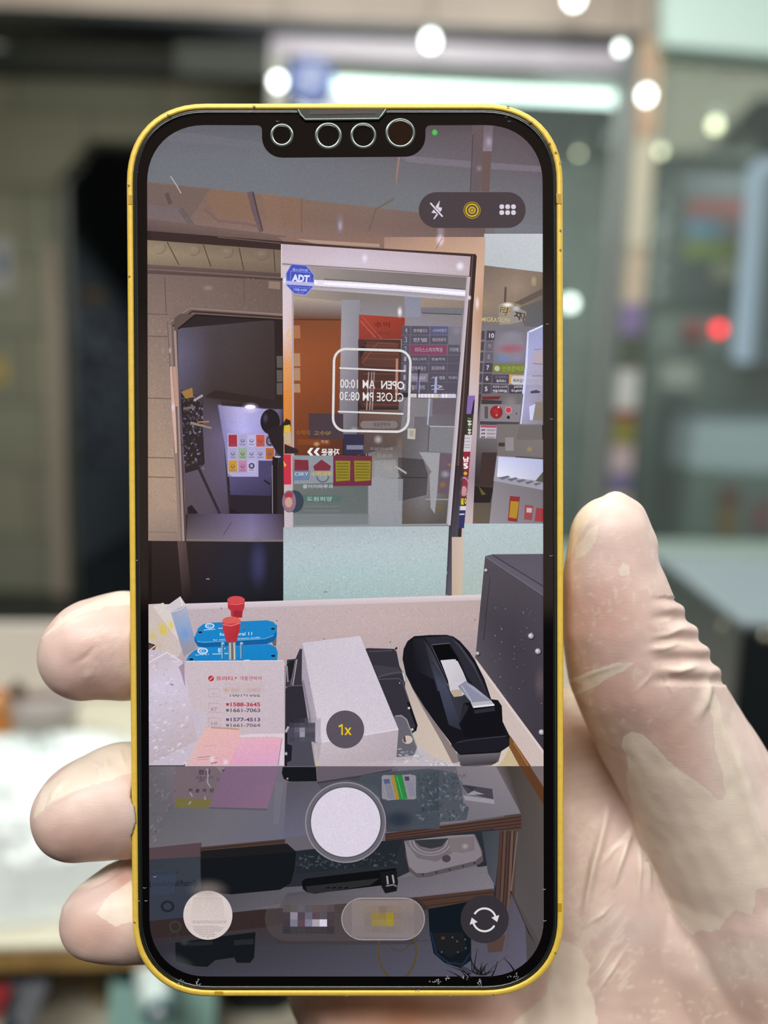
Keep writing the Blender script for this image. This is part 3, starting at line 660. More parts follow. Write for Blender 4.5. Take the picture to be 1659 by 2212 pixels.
M_bez = mat('black_bezel_glass', '#080607', rough=0.07, spec=0.9)
M_back = mat('yellow_back_glass', '#e2c25c', rough=0.15)
M_prot = mat('protector_edge', '#141b1c', rough=0.2, spec=0.8)
r_out = 172
ring_mesh('frame', [(face_ring(13.5, r_out - 13), -0.0004), (face_ring(12.5, r_out - 12), 0.00005), (face_ring(6.5, r_out - 6), 0.00013), (face_ring(1.5, r_out - 1), 0.00003),
                    (face_ring(0, r_out), -0.0003), (face_ring(0, r_out), -0.0068), (face_ring(3, r_out - 3), -0.00745), (face_ring(9, r_out - 9), -0.00765)], M_gold, phone)
ring_mesh('back_panel', [(face_ring(9, r_out - 9), -0.0076), (face_ring(12, r_out - 12), -0.0078)], M_back, phone, smooth=False, cap_last=True)
ring_mesh('seal', [(face_ring(12, r_out - 12), -0.0003), (face_ring(14, r_out - 14), -0.00002), (face_ring(16.5, r_out - 16), -0.00008)], M_rim, phone)
ring_mesh('inner_chassis', [(face_ring(14, r_out - 14), -0.0014), (face_ring(14, r_out - 14), -0.0072)], M_rim, phone, smooth=False, cap_last=True, cap_first=True)
# screen protector rim: thin glass edge just inside the seal
ring_mesh('protector_rim', [(face_ring(15.5, r_out - 15), -0.0001), (face_ring(17, r_out - 17), 0.00022), (face_ring(19.5, r_out - 19), 0.0003), (face_ring(22, r_out - 21), 0.00006)], M_prot, phone)

# ---- bezel: flat ring with the display opening, notch included
def screen_outline():
    def sx(x, y):                                     # display edges follow the tilt of the phone
        if x < 746: return x + 5.0 * max(0, min(1, (y - 500) / 1300.0))
        return x + (4.0 * max(0, min(1, (y - 500) / 700.0)) - 1.5 * max(0, min(1, (y - 1400) / 500.0)))
    pts = rrect(318, 270.5, 1172, 2109, 125, 12, 2.15)
    out = []
    # rrect starts top right going clockwise; ends at the top left -> insert the notch
    for p in pts: out.append(p)
    notch = []
    def arc(cx, cy, r, t0, t1, k=7):
        return [(cx + r * math.cos(math.radians(t0 + (t1 - t0) * i / k)), cy + r * math.sin(math.radians(t0 + (t1 - t0) * i / k))) for i in range(k + 1)]
    notch += arc(556, 281, 10, -90, 0, 4)
    notch += arc(566 + 44, 341 - 44, 44, 180, 90)
    notch += arc(919 - 44, 339 - 44, 44, 90, 0)
    notch += arc(929, 281, 10, 180, 270, 4)
    return [(sx(x, y), y) for x, y in out + notch]
so = screen_outline()
M_bezd = M_bez
def bezel():
    outer = face_ring(18, r_out - 18)
    # bridge polygon: outer loop + inner loop triangulated by bmesh
    bm = bmesh.new()
    def loop(pts, z):
        vs = [bm.verts.new((*S(x, y), z)) for x, y in pts]
        return [bm.edges.new((vs[i], vs[(i + 1) % len(vs)])) for i in range(len(vs))]
    es = loop(outer, 0.0) + loop(so, 0.0)
    bmesh.ops.triangle_fill(bm, use_beauty=True, use_dissolve=False, edges=es)
    for f in bm.faces:
        f.normal_update()
        if f.normal.z < 0: f.normal_flip()
    return bm
BZ = 0.0021                                            # the bezel's face lies just over the display layers
bm = bezel()
me = bpy.data.meshes.new('bezel'); bm.to_mesh(me); bm.free(); me.materials.append(M_bez)
bez = bpy.data.objects.new('bezel', me); col.objects.link(bez); bez.parent = phone
# ================================================================== what the display shows
def K(ox, oy, s): return lambda *p: [(ox + x / s, oy + y / s) for x, y in p]
k3 = K(300, 650, 3.95); k4 = K(600, 650, 4.173); k5 = K(860, 500, 2.765); k6 = K(1020, 620, 6.506); k7 = K(860, 640, 4.425)
c1 = K(300, 1260, 4.425); c2 = K(580, 1340, 4.879); c3 = K(820, 1180, 4.1475); c4 = K(280, 1640, 3.456); c5 = K(740, 1640, 3.456); c6 = K(400, 1300, 7.541)
t1 = K(260, 200, 3.318); t2 = K(740, 200, 3.318)
D = Draw()
D.R(300, 250, 1190, 2130, '#2a2628')
# -- dimmed band at the top: shop soffit and ceiling
D.G((300, 255), (1190, 255), (1190, 515), (300, 515), [['#66646c', '#5f5e66', '#5a4d52', '#5c5054'], ['#6f7179', '#70727a', '#6c686f', '#64585f'], ['#72757c', '#74767d', '#73757b', '#6f6c74'], ['#74767c', '#75777d', '#76787d', '#77797f']], 24, 16)
D.P([(300, 283), (420, 288), (560, 308), (575, 322), (460, 312), (300, 300)], '#76737d', 0.5)
D.P([(860, 335), (1040, 350), (1180, 360), (1180, 372), (1030, 364), (880, 350)], '#857c88', 0.55)
D.G((300, 390), (1070, 478), (1070, 530), (300, 505), [['#7b655d', '#85695a', '#806a62', '#6b5b58'], ['#7a6560', '#84695e', '#7d665f', '#6e5b59'], ['#7e6c6a', '#8c7268', '#866e68', '#7a6464']], 24, 8)
D.P(t1((190, 650), (640, 690), (560, 820), (500, 900), (190, 800)), '#6f605d', 0.6)
D.P(t1((190, 800), (430, 830), (500, 990), (190, 980)), '#76686a', 0.8)
D.P(t1((640, 690), (920, 720), (960, 920), (700, 890), (620, 790)), '#8a6b58', 0.7)
D.P(t1((1010, 720), (1140, 735), (1150, 950), (1060, 950)), '#8d6f5c', 0.6)
D.P(t1((1160, 740), (1300, 755), (1300, 985), (1165, 955)), '#8b6b5a', 0.6)
D.L(t1((930, 710), (965, 860), (1010, 1000)), [14, 12, 9], '#6a5860', 0.9)
D.L(t1((950, 715), (985, 860), (1020, 990)), [4, 4, 3], '#4b3d44', 0.8)
D.L(t1((1300, 755), (1300, 1000)), 1.6, '#6d564b')
D.L(t1((330, 720), (360, 800)), 9, '#5a4d4b', 0.8)
D.L(t1((430, 830), (540, 990)), 12, '#665a5d', 0.7)
D.L(t1((600, 830), (700, 920), (900, 940), (1000, 960)), 6, '#7a625a', 0.8)
D.soft(735, 482, 11, 30, '#8c7c84', 0.8); D.soft(735, 488, 7, 16, '#b7a9c4', 0.7)
D.soft(952, 500, 12, 22, '#a896a0', 0.7)
D.L([(850, 430), (812, 452), (797, 500)], 4, '#74604f', 0.8)
D.P(t2((930, 215), (1015, 215), (1005, 500), (985, 710), (915, 710)), '#6a5b5f', 0.85)
D.L(t2((1050, 215), (1020, 710)), 19, '#6d5956', 0.95)
D.G(t2((1015, 220))[0], t2((1080, 220))[0], t2((1070, 420))[0], t2((1005, 420))[0], ('#6f6068', '#6f6068', '#8a7c8a', '#8a7c8a'), 4, 4)
D.soft(1056, 306, 10, 16, '#b3a6b8', 0.7); D.soft(1035, 364, 9, 9, '#9d909c', 0.6)
D.L(t2((935, 300), (915, 710)), 2, '#50434a', 0.8)
D.L(t1((360, 600), (400, 660), (435, 722)), 2.0, '#c9bcae', 0.85)
D.P([(862, 318), (867, 318), (858, 385), (856, 408), (855, 385)], '#a9806c', 0.75)
D.P([(1050, 475), (1190, 490), (1190, 515), (1046, 515)], '#7b7c83', 0.6)
# -- bright middle: soffit line over the door
D.G((300, 470), (620, 510), (620, 545), (300, 520), ('#715d5b', '#78625c', '#5b4743', '#4e3d3d'), 8, 4)
D.P([(300, 497), (620, 522), (620, 541), (300, 517)], '#3a2c2b')
D.L([(470, 512), (620, 527)], 2, '#6c5753')
D.G((300, 517), (608, 540), (608, 590), (300, 572), [['#8d7b68', '#7e6d5c', '#76675a'], ['#9c8b75', '#8b7a67', '#7c6c5c'], ['#857564', '#7b6b5b', '#716154']], 14, 6)
for a_ in (((335, 1070), (420, 1235)), ((595, 1090), (650, 1250)), ((850, 1110), (885, 1275)), ((1100, 1125), (1110, 1285))):
    D.L(t1(*a_), 2.0, '#4c3f38')
for x_, y_ in ((275, 1105), (520, 1120), (760, 1135), (1010, 1150)):
    p_ = t1((x_, y_))[0]; D.ring(p_[0], p_[1], 13, 16, '#6f6051', 0.55, t0=-20, t1=110, n=20); D.soft(p_[0], p_[1], 16, 9, '#a08f7b', 0.35)
D.G((300, 570), (608, 590), (608, 607), (300, 592), ('#6d5a57', '#5e4d49', '#4b3b39', '#564644'), 4, 4)
D.L([(300, 580), (608, 600)], 3, '#7c6966', 0.8)
# -- marble wall
D.G((300, 590), (612, 606), (612, 1300), (300, 1300), [['#7c6963', '#74625b', '#6a5851'], ['#8f7a70', '#7e6c66', '#6f5e58'], ['#a18979', '#8c7a71', '#84726a'], ['#ad937f', '#a58c7c', '#84726a'], ['#a58d7e', '#a58c7c', '#84726a'], ['#a48f83', '#9a877d', '#84726a']], 12, 30, jit=0.02)
D.speck(318, 600, 608, 690, 500, ['#6d5a54', '#8b776d', '#947f74', '#665550'], (0.6, 1.6), 0.5)
D.speck(318, 690, 385, 1165, 1100, ['#8b7465', '#b59d8c', '#94806f', '#bfa693'], (0.6, 1.7), 0.5)
for y_ in (678, 726, 860, 988, 1030, 1149): D.L([(318, y_), (364 + (y_ - 700) * 0.04, y_ + 1.5)], 2.0, '#6b564c' if y_ < 1100 else '#5d4940', 0.9)
D.L([(356, 600), (359, 678)], 2, '#5d4b45', 0.8); D.L([(527, 603), (528, 655)], 1.6, '#5d4b45', 0.7)
D.soft(450, 622, 16, 8, '#b59c90', 0.4); D.P([(580, 607), (605, 609), (605, 625), (580, 623)], '#a58a7c', 0.6)
D.G((318, 1100), (392, 1100), (392, 1172), (318, 1172), ('#a99182', '#a08a7e', '#806c66', '#8a766d'), 4, 4, 0.7)
# doorway architrave
fr = k3((240, 180), (430, 48), (1240, 105), (1240, 165), (480, 118), (330, 240), (402, 2060), (345, 2060))
D.P(fr, '#6f5c57')
D.L(k3((250, 190), (435, 62), (1235, 118)), 4, '#8c7771'); D.L(k3((290, 215), (455, 90), (1235, 140)), 4, '#3c2f2e')
D.L(k3((262, 200), (300, 900), (350, 2050)), 6, '#8d7872'); D.L(k3((305, 225), (338, 900), (380, 2050)), 5, '#a08a84')
D.L(k3((272, 560), (300, 1000), (318, 1300)), [4, 8, 4], '#dcb5aa', 0.8); D.L(k3((300, 560), (325, 900)), 7, '#c99c88', 0.8)
D.L(k3((328, 240), (350, 900), (398, 2050)), 3, '#45393a')
D.soft(374, 880, 6, 14, '#ead8e6', 0.7); D.soft(367, 757, 4, 9, '#d6c0c8', 0.6)
# room beyond
inn = k3((335, 240), (480, 120), (1240, 165), (1240, 2060), (405, 2060))
D.P(inn, '#2b2328')
D.G(k3((330, 235))[0], k3((1160, 160))[0], k3((1160, 880))[0], k3((345, 880))[0], [['#5c5767', '#4a4248', '#463c3e', '#3f3436'], ['#66617a', '#483f45', '#43383a', '#3a2f31'], ['#5b556a', '#423839', '#3e3334', '#362b2c'], ['#4a4350', '#3a2f30', '#362a2a', '#30262a']], 16, 14)
D.P(k3((300, 100), (480, 120), (335, 240), (300, 260)), '#5f4e4a')
D.P(k3((300, 45), (440, 45), (300, 150)), '#7c6a62')
D.L(k3((335, 240), (480, 120), (1240, 165)), 4, '#241c1d')
D.P(k3((1155, 165), (1240, 165), (1240, 930), (1170, 930)), '#2a2020')
for y_ in (470, 590, 700): D.P(k3((1175, y_), (1225, y_), (1225, y_ + 100), (1178, y_ + 100)), '#5c5552')
D.G(k3((340, 800))[0], k3((700, 850))[0], k3((770, 1820))[0], k3((400, 1820))[0], [['#4c4556', '#463c44', '#3c3236'], ['#5e5568', '#5b5162', '#6a6180'], ['#5b4f5c', '#5c5160', '#5d5470'], ['#55484f', '#554958', '#463e50']], 12, 14)
D.G(k3((685, 885))[0], k3((1230, 925))[0], k3((1190, 1500))[0], k3((770, 1500))[0], [['#8d85a4', '#b9b1e0', '#a69ed0', '#4a4358'], ['#8b84b4', '#b9b4ee', '#9f99d6', '#3c3650'], ['#7a74a0', '#a29cce', '#8a84b8', '#2e2a3c'], ['#6e688e', '#7f7aa6', '#6a6490', '#242030']], 14, 12)
D.L(k3((690, 888), (745, 1200), (775, 1500)), 9, '#8d88b8', 0.7)
D.P(k3((560, 820), (1240, 905), (1240, 860), (650, 760)), '#392c2c', 0.9)
D.L(k3((700, 890), (1180, 925)), 2, '#4b4056')
D.soft(541, 882, 22, 14, '#e6e0ff', 0.7); D.E(540.5, 879, 11.5, '#fff6ff', 4.5)
D.G(k3((770, 1500))[0], k3((1190, 1500))[0], k3((1180, 1665))[0], k3((780, 1655))[0], ('#57517c', '#3e3a5c', '#342f4c', '#453f60'), 4, 4)
D.P(k3((780, 1655), (1185, 1665), (1185, 1815), (790, 1815)), '#221d2a')
D.P(k3((1020, 1362), (1190, 1370), (1190, 1500), (1020, 1505)), '#494368')
# posters on the lit wall
cx = [764, 848, 924, 1000, 1082]
rows = [(1143, 1243, ['#a82a34', '#a8a2c8', '#b8b2da', '#c05440', '#8d88a4']), (1256, 1352, ['#a79fc4', '#93a78f', '#aea8d0', '#a8a2ca', '#b0602e']), (1362, 1462, ['#c3922e', '#b77fa4', '#b6b0d6'])]
D.P(k3((755, 1130), (1165, 1135), (1160, 1360), (1020, 1362), (1020, 1500), (795, 1500), (760, 1470)), '#aca6d2')
for y0_, y1_, cs_ in rows:
    for x_, c_ in zip(cx, cs_):
        D.P(k3((x_, y0_), (x_ + 72, y0_), (x_ + 74, y1_), (x_ + 2, y1_)), c_)
        D.E(*k3((x_ + 37, (y0_ + y1_) / 2))[0], 4.6, '#564f66', 4.0, 0.75, n=12); D.E(*k3((x_ + 37, (y0_ + y1_) / 2 - 4))[0], 2.6, c_, 2.4, n=10)
        D.L(k3((x_ + 15, y1_ - 18), (x_ + 60, y1_ - 18)), 2, '#6a6280', 0.7)
D.ring(*k3((1118, 1195))[0], 5, 8.5, '#47424f', ky=1.3); D.ring(*k3((962, 1408))[0], 3.5, 6.5, '#4b455c')
# dark globe and stand, stair side
D.E(*k3((1120, 1030))[0], 21, '#1c161d', 27); D.soft(*k3((1080, 1000))[0], 8, 14, '#575068', 0.7); D.P(k3((1090, 1100), (1240, 1050), (1240, 1330), (1180, 1300), (1120, 1200)), '#231b22')
D.L(k3((1165, 1330), (1150, 1820)), [12, 15], '#17131a'); D.L(k3((1138, 1400), (1140, 1815)), 1.6, '#8f8c96'); D.E(*k3((1185, 1330))[0], 7, '#b9b4c8', 2)
D.L(k3((1070, 1530), (1120, 1565)), 4, '#1c1822')
D.P(k3((1180, 1380), (1245, 1380), (1250, 1830), (1185, 1830)), '#2b2226'); 
D.L(k3((512, 1430), (690, 1815)), 6, '#2e2530'); D.P(k3((415, 1760), (450, 1740), (505, 1810), (470, 1825), (415, 1870)), '#201a20'); D.P(k3((775, 1760), (870, 1815), (775, 1818)), '#181420')
D.G(k3((415, 1815))[0], k3((1232, 1818))[0], k3((1240, 2055))[0], k3((403, 2055))[0], [['#3b3238', '#5b5168', '#6f6690', '#3b3344'], ['#544950', '#655a70', '#7d7498', '#4b4252'], ['#6c5f66', '#776b7a', '#857a94', '#5a4f5c']], 12, 6)
D.L(k3((790, 1890), (720, 2000)), 1.4, '#4c4252')
D.L(k3((410, 2040), (1240, 2045)), 4, '#87796f', 0.6)
# bunch of hanging slippers at the left jamb
D.P(k3((360, 760), (470, 800), (545, 860), (545, 1100), (562, 1390), (500, 1440), (395, 1470), (360, 900)), '#2a2328')
random.seed(3)
for _ in range(130):
    x_ = random.uniform(368, 550); y_ = 820 + 610 * random.random() ** 1.3
    p_ = k3((x_, y_))[0]; c_ = random.choice(['#4c4556', '#6c6482', '#3f3744', '#453b38', '#7f7692', '#352d34', '#564c46'])
    D.E(p_[0], p_[1], random.uniform(1.5, 4.2), c_, random.uniform(1.2, 2.8), n=9, rot=random.uniform(0, 3))
D.P(k3((360, 775), (455, 740), (465, 820), (400, 835)), '#9c7440'); D.L(k3((470, 850), (545, 805)), 5, '#a39a9a'); D.L(k3((440, 1040), (620, 1085)), [6, 4], '#8b8072'); D.L(k3((500, 1035), (600, 1030)), [3, 4], '#a8744a'); D.L(k3((380, 920), (480, 905)), 5, '#6f665e')
# dark mat in front of the doorway
D.G((300, 1168), (616, 1171), (616, 1305), (300, 1312), [['#2c2122', '#2b2124', '#20202c', '#141820'], ['#221819', '#211a1d', '#1b2030', '#0f151e'], ['#1e1617', '#1b1719', '#12161f', '#0c1119']], 12, 8)
D.G((383, 1169), (402, 1170), (415, 1300), (395, 1305), ('#6a5754', '#5b4a4a', '#211a1c', '#241b1d'), 3, 8, 0.8)
D.soft(558, 1215, 26, 70, '#4c4a74', 0.6)
D.ring(449, 1253, 2.5, 4, '#b8aeb2', 0.8, t0=190, t1=350, n=10)

# -- glass door: head
D.G((607, 525), (1035, 550), (1030, 620), (607, 600), [['#c3aebb', '#c9b8c6', '#c4b2be', '#b9a6ae'], ['#cbb9c4', '#d3c5d2', '#cfc0ca', '#bfaeb4'], ['#b9a8b0', '#c3b6c2', '#bfb1bb', '#b2a2a8']], 16, 6)
# peach pillar and soffit right of the head
D.G((820, 512), (1060, 512), (1060, 556), (820, 538), [['#9e7f74', '#b6937f', '#c3a08c'], ['#b08c7a', '#c29d87', '#d0ae98']], 8, 3)
D.P([(600, 512), (830, 512), (830, 541), (690, 532), (618, 526)], '#8b6d61'); D.P([(640, 516), (820, 527), (820, 534), (680, 526)], '#c0a597', 0.6)
D.soft(951, 519, 12, 17, '#efdcec', 0.9)
D.L(k5((225, 105), (262, 40)), 1.5, '#8d6f60')
D.L([(607, 524), (780, 536), (1031, 552)], [6, 4, 6], '#43332f')
D.soft(788, 558, 9, 14, '#e9e2f4', 0.9); D.soft(994, 575, 12, 13, '#f6f0ff', 0.9)
D.L([(608, 570), (800, 582), (1016, 598)], 3, '#8d7d80'); D.L([(608, 527), (608, 600)], 2, '#e2d4dc')
# -- inside of the glass
D.G((632, 573), (1016, 600), (1012, 760), (632, 760), [['#a99e99', '#8c8380', '#7a706f', '#77706e'], ['#a8988d', '#857c79', '#837b7a', '#857c78'], ['#a08a80', '#8f8a94', '#8d8a96', '#857f84'], ['#8f6249', '#8c8890', '#84808a', '#706b74']], 18, 12)
D.G((632, 640), (745, 652), (743, 692), (632, 688), [['#b5a293', '#a3958c'], ['#8a7b74', '#7d7070'], ['#6c4232', '#6a4434']], 5, 5)
D.G((610, 574), (633, 576), (633, 1140), (614, 1139), [['#cdbfc8', '#cfc3cc'], ['#d9cad2', '#d6c8d0'], ['#e0ccd0', '#d9b6ac'], ['#dd9d6a', '#dc9a62'], ['#dd8a3c', '#d5863e'], ['#d08038', '#c77a3a'], ['#c6a090', '#c0a29a'], ['#cab8bc', '#c2b2b8'], ['#c4b6be', '#bfb2ba']], 3, 24)
D.G((634, 690), (746, 690), (740, 986), (636, 986), [['#7c4630', '#80482e'], ['#955230', '#8b4a2a'], ['#8c4a2a', '#7e4226'], ['#7a3e24', '#643624'], ['#673620', '#4e2c22']], 6, 10)
D.L([(632, 574), (634, 1140)], 4, '#b3a2ac')
D.L([(634, 690), (746, 691)], 3, '#5b3326')
for y0_, y1_ in ((703, 731), (763, 791), (795, 822), (829, 848)): D.P([(635, y0_), (648, y0_), (649, y1_), (635, y1_)], '#b07a54' if y0_ < 750 else '#b58f70', 0.85)
D.L([(625, 712), (619, 725), (627, 730)], 3, '#e6bb6c')
for i, t_ in enumerate(('수학의 고수', '과학탐구', '영어교실')):
    D.T(t_, 645 - i, 862 + i * 14, 718, 872 + i * 14, '#7a4a2c', a=0.7)
D.G((738, 648), (777, 648), (772, 945), (732, 945), [['#96939c', '#8f8c96'], ['#a29da8', '#8a8690'], ['#8a8690', '#7a7480'], ['#7f7a86', '#5f5a64']], 4, 8)
# red poster, dark hexagon sign
D.P(k4((732, 123), (1146, 150), (1142, 345), (730, 345)), '#9c3d2e'); D.G(*k4((732, 123), (1146, 150), (1142, 345), (730, 345)), ('#a84434', '#97392a', '#83372f', '#8e3a32'), 5, 4)
D.L(k4((745, 180), (880, 330)), 2.5, '#b96656', 0.8); D.L(k4((760, 140), (940, 345)), 2, '#b96656', 0.6)
D.T('추억', *k4((870, 190))[0], *k4((1010, 240))[0], '#5c2a24', 0.01, a=0.8); D.T('스티커사진', *k4((880, 280))[0], *k4((1010, 305))[0], '#5c2a24', a=0.6)
D.P(k4((725, 345), (1110, 350), (1105, 960), (760, 960), (725, 900)), '#4c302e')
D.P(k4((800, 360), (1050, 372), (1095, 430), (1090, 600), (770, 590), (735, 430)), '#5b3a33')
D.P(k4((735, 430), (800, 362), (790, 440), (745, 520)), '#30242a'); D.L(k4((760, 560), (900, 380), (1090, 390)), 2, '#8b4c38'); 
for y_ in (400, 470, 520, 655, 720, 790, 860, 930): D.L(k4((770, y_), (1085, y_ + 8)), 2.5, '#7d4e40', 0.6)
D.L(k4((1075, 520), (1070, 850)), [5, 6], '#c58c7c', 0.8); D.soft(*k4((1100, 100))[0], 7, 15, '#fff0f0', 0.9)
for x_ in (800, 828, 850): D.L(k4((x_ + 20, 640), (x_, 1000), (x_ - 5, 2010)), [2.4, 3, 2], '#c9b8b4', 0.45)
# directory board seen through the door
D.G(k7((40, 280))[0], k7((600, 290))[0], k7((570, 930))[0], k7((20, 920))[0], ('#6b6673', '#79747f', '#5a5560', '#5c5762'), 6, 6)
rowsb = [(283, 370), (370, 462), (462, 560), (560, 640), (640, 735), (735, 820), (820, 920)]
txt = [('4', '엔제홀인2', '사이버영어', ''), ('3', '한별', '에이마루지', ''), ('2', '리더스스피치학원', '', '키마메'), ('1', '에프스위치', '한솔약국', ''), ('1', '만족부동산', '피자마루', ''), ('1', '김밥', '서점', '아나바다'), ('1', '월드마트', '2', '')]
for (a_, b_), tt in zip(rowsb, txt):
    cols_ = [(40, 115), (125, 300), (310, 480), (485, 595)]
    for i, (x0_, x1_) in enumerate(cols_):
        if tt[0] == '2' and i == 2: continue
        if tt[0] == '2' and i == 1: x1_ = 472
        c_ = '#575160'
        if tt[0] == '2' and i == 1: c_ = '#8c3c5e'
        if tt[0] == '4' and i == 2: c_ = '#575a84'
        if a_ == 735 and i == 1: c_ = '#8b8492'
        if a_ in (283, 370) and i == 3: c_ = '#7c7886'
        dx = -(a_ - 283) * 0.035
        D.P(k7((x0_ + dx, a_ + 3), (x1_ + dx, a_ + 5), (x1_ + dx - 3, b_ - 2), (x0_ + dx - 3, b_ - 4)), c_, 0.8)
        if tt[i]: 
            m_ = (x1_ - x0_) * (0.12 if i else 0.35); D.T(tt[i], *k7((x0_ + dx + m_, a_ + (28 if i else 16)))[0], *k7((x1_ + dx - m_, b_ - (26 if i else 20)))[0], '#b7b0bc' if i else '#a49ea8', 0.01, a=0.85)
D.soft(*k7((560, 330))[0], 14, 14, '#8d8895', 0.7)
D.P(k7((60, 0), (220, 0), (215, 200), (70, 200)), '#9499b4', 0.5); D.G(*k7((220, 0), (640, 0), (630, 110), (218, 108)), ('#a28d80', '#94857c', '#8b7d74', '#98887c'), 4, 3); D.P(k7((218, 108), (630, 110), (628, 170), (218, 165)), '#76737c'); D.L(k7((230, 160), (610, 175)), 2, '#4c4852')
D.P(k7((128, 930), (555, 935), (555, 972), (115, 968)), '#c9bec8'); 
for i in range(13): D.P(k7((120 + i * 33, 932), (142 + i * 33, 932), (142 + i * 33, 970), (120 + i * 33, 970)), random.choice(['#e8e0ee', '#d8c9b4', '#b8aab6', '#cfc6e0']))
D.P(k7((180, 775), (210, 775), (205, 925), (178, 925)), '#a3a7d2', 0.8); D.P(k7((352, 770), (374, 770), (368, 925), (344, 925)), '#a9aede', 0.9); D.L(k7((198, 700), (182, 1000)), 4, '#2f2a38', 0.8)
# lower part behind the door glass
D.G((862, 858), (990, 860), (972, 1132), (850, 1132), [['#77717a', '#6a6570', '#5f5a64'], ['#5c5657', '#6f6b72', '#6c6870'], ['#55504f', '#737077', '#6c6a70'], ['#4d4846', '#7c7a80', '#5f5a58'], ['#5a4d46', '#5b5651', '#4e4a46']], 10, 12, jit=0.02)
D.G((632, 985), (800, 985), (800, 1138), (634, 1138), [['#8b919b', '#7a6a72'], ['#6f7579', '#5f6064'], ['#68716f', '#5f6667'], ['#646c6c', '#62686a'], ['#717779', '#6d7275']], 8, 8)
D.G((795, 955), (868, 955), (866, 1138), (795, 1138), [['#5a5052', '#584e50'], ['#8a8684', '#7b7674'], ['#8f9094', '#8b8b8e'], ['#8b8c92', '#86878c'], ['#7b7c80', '#77787c']], 6, 8)
D.G((776, 885), (866, 885), (864, 960), (772, 985), ('#6a4a40', '#6c5a50', '#5a504f', '#4c4244'), 6, 6)
D.P(k7((155, 975), (330, 980), (325, 1150), (155, 1150)), '#8c8a8c', 0.6); D.P(k7((335, 985), (560, 985), (550, 1130), (332, 1125)), '#6b6068', 0.7); D.L(k7((300, 975), (282, 1230)), 3.2, '#b9bcd8', 0.8)
D.P(k7((90, 960), (160, 962), (155, 1265), (20, 1290), (60, 1000)), '#8b868c', 0.7)
D.P(k7((300, 1245), (545, 1250), (540, 1500), (290, 1480)), '#8a8b90', 0.6); D.L(k7((300, 1242), (550, 1248)), 2, '#b5b2ba'); D.L(k7((300, 1245), (285, 1480)), 2, '#4d4a50')
D.P(k7((200, 1490), (400, 1495), (370, 1900), (350, 2080), (310, 2020), (300, 1700), (320, 1680)), '#a9a9ae', 0.75)
D.P(k7((400, 1500), (540, 1510), (500, 1900), (380, 1880)), '#6b5664', 0.8); D.soft(*k7((450, 1700))[0], 13, 11, '#9a9ca8', 0.9); D.soft(*k7((425, 1800))[0], 9, 9, '#8d7430', 0.9); D.soft(*k7((400, 2020))[0], 9, 13, '#75682f', 0.8); D.soft(*k7((490, 1610))[0], 6, 5, '#9a8140', 0.8)
D.P(k7((0, 1540), (240, 1560), (285, 1700), (270, 1900), (0, 1960)), '#413c3e', 0.75); D.L(k7((40, 1730), (270, 1735)), 2, '#2e2a2e')
D.L(k7((260, 1940), (490, 1942)), 2.5, '#a3a2a6', 0.8); D.L(k7((0, 1640), (80, 1690)), 4, '#a9a39b', 0.8)
D.P(k7((92, 1262), (168, 1266), (162, 1368), (88, 1362)), '#b9b5a8'); D.P(k7((110, 1282), (150, 1284), (147, 1340), (108, 1338)), '#a39f94')
D.P(k4((280, 1012), (590, 1018), (590, 1245), (280, 1238)), '#453840'); D.T('고수SF', *k4((325, 1172))[0], *k4((480, 1212))[0], '#9a7a48', 0.01); D.T('수학의', *k4((165, 1165))[0], *k4((290, 1210))[0], '#94602c', 0.01)
D.P(k4((180, 1245), (475, 1255), (470, 1300), (180, 1298)), '#8a4a2c', 0.7); D.soft(*k4((350, 1290))[0], 9, 7, '#c9a878', 0.8); D.T('학원', *k4((390, 1255))[0], *k4((455, 1285))[0], '#d0b9b0', a=0.8)
D.P(k4((590, 1200), (780, 1205), (770, 1385), (600, 1385)), '#2c2c46'); D.P(k4((620, 1300), (770, 1300), (770, 1340), (620, 1340)), '#7d7c94'); D.soft(*k4((690, 1160))[0], 12, 9, '#a9a5ae', 0.8)
D.RR(*k4((745, 1082))[0], *k4((1080, 1150))[0], 8, '#8b8284', 0.75); D.T('대표연락처', *k4((860, 1095))[0], *k4((1010, 1135))[0], '#4a4246', 0.01)
D.soft(*k4((905, 1250))[0], 12, 12, '#b5b0b0', 0.85); D.T('트스타임즈', *k4((830, 1320))[0], *k4((1040, 1345))[0], '#9a9494', 0.01, mirror=True, a=0.8); D.T('10-10-10', *k4((900, 1378))[0], *k4((1030, 1412))[0], '#9a9494', 0.01, mirror=True, a=0.8)
D.soft(*k4((1000, 1500))[0], 22, 17, '#b99e7c', 0.6); D.soft(*k4((1100, 1290))[0], 10, 20, '#9c7c60', 0.4); D.L(k4((1060, 1490), (1160, 1560)), [4, 2], '#b5b2b4', 0.8)
D.P(k4((870, 1440), (1060, 1430), (1100, 1590), (870, 1600)), '#9a9aa0', 0.6)
D.P(k4((820, 1590), (1130, 1605), (1120, 2020), (820, 2020)), '#9b9ca2', 0.7)
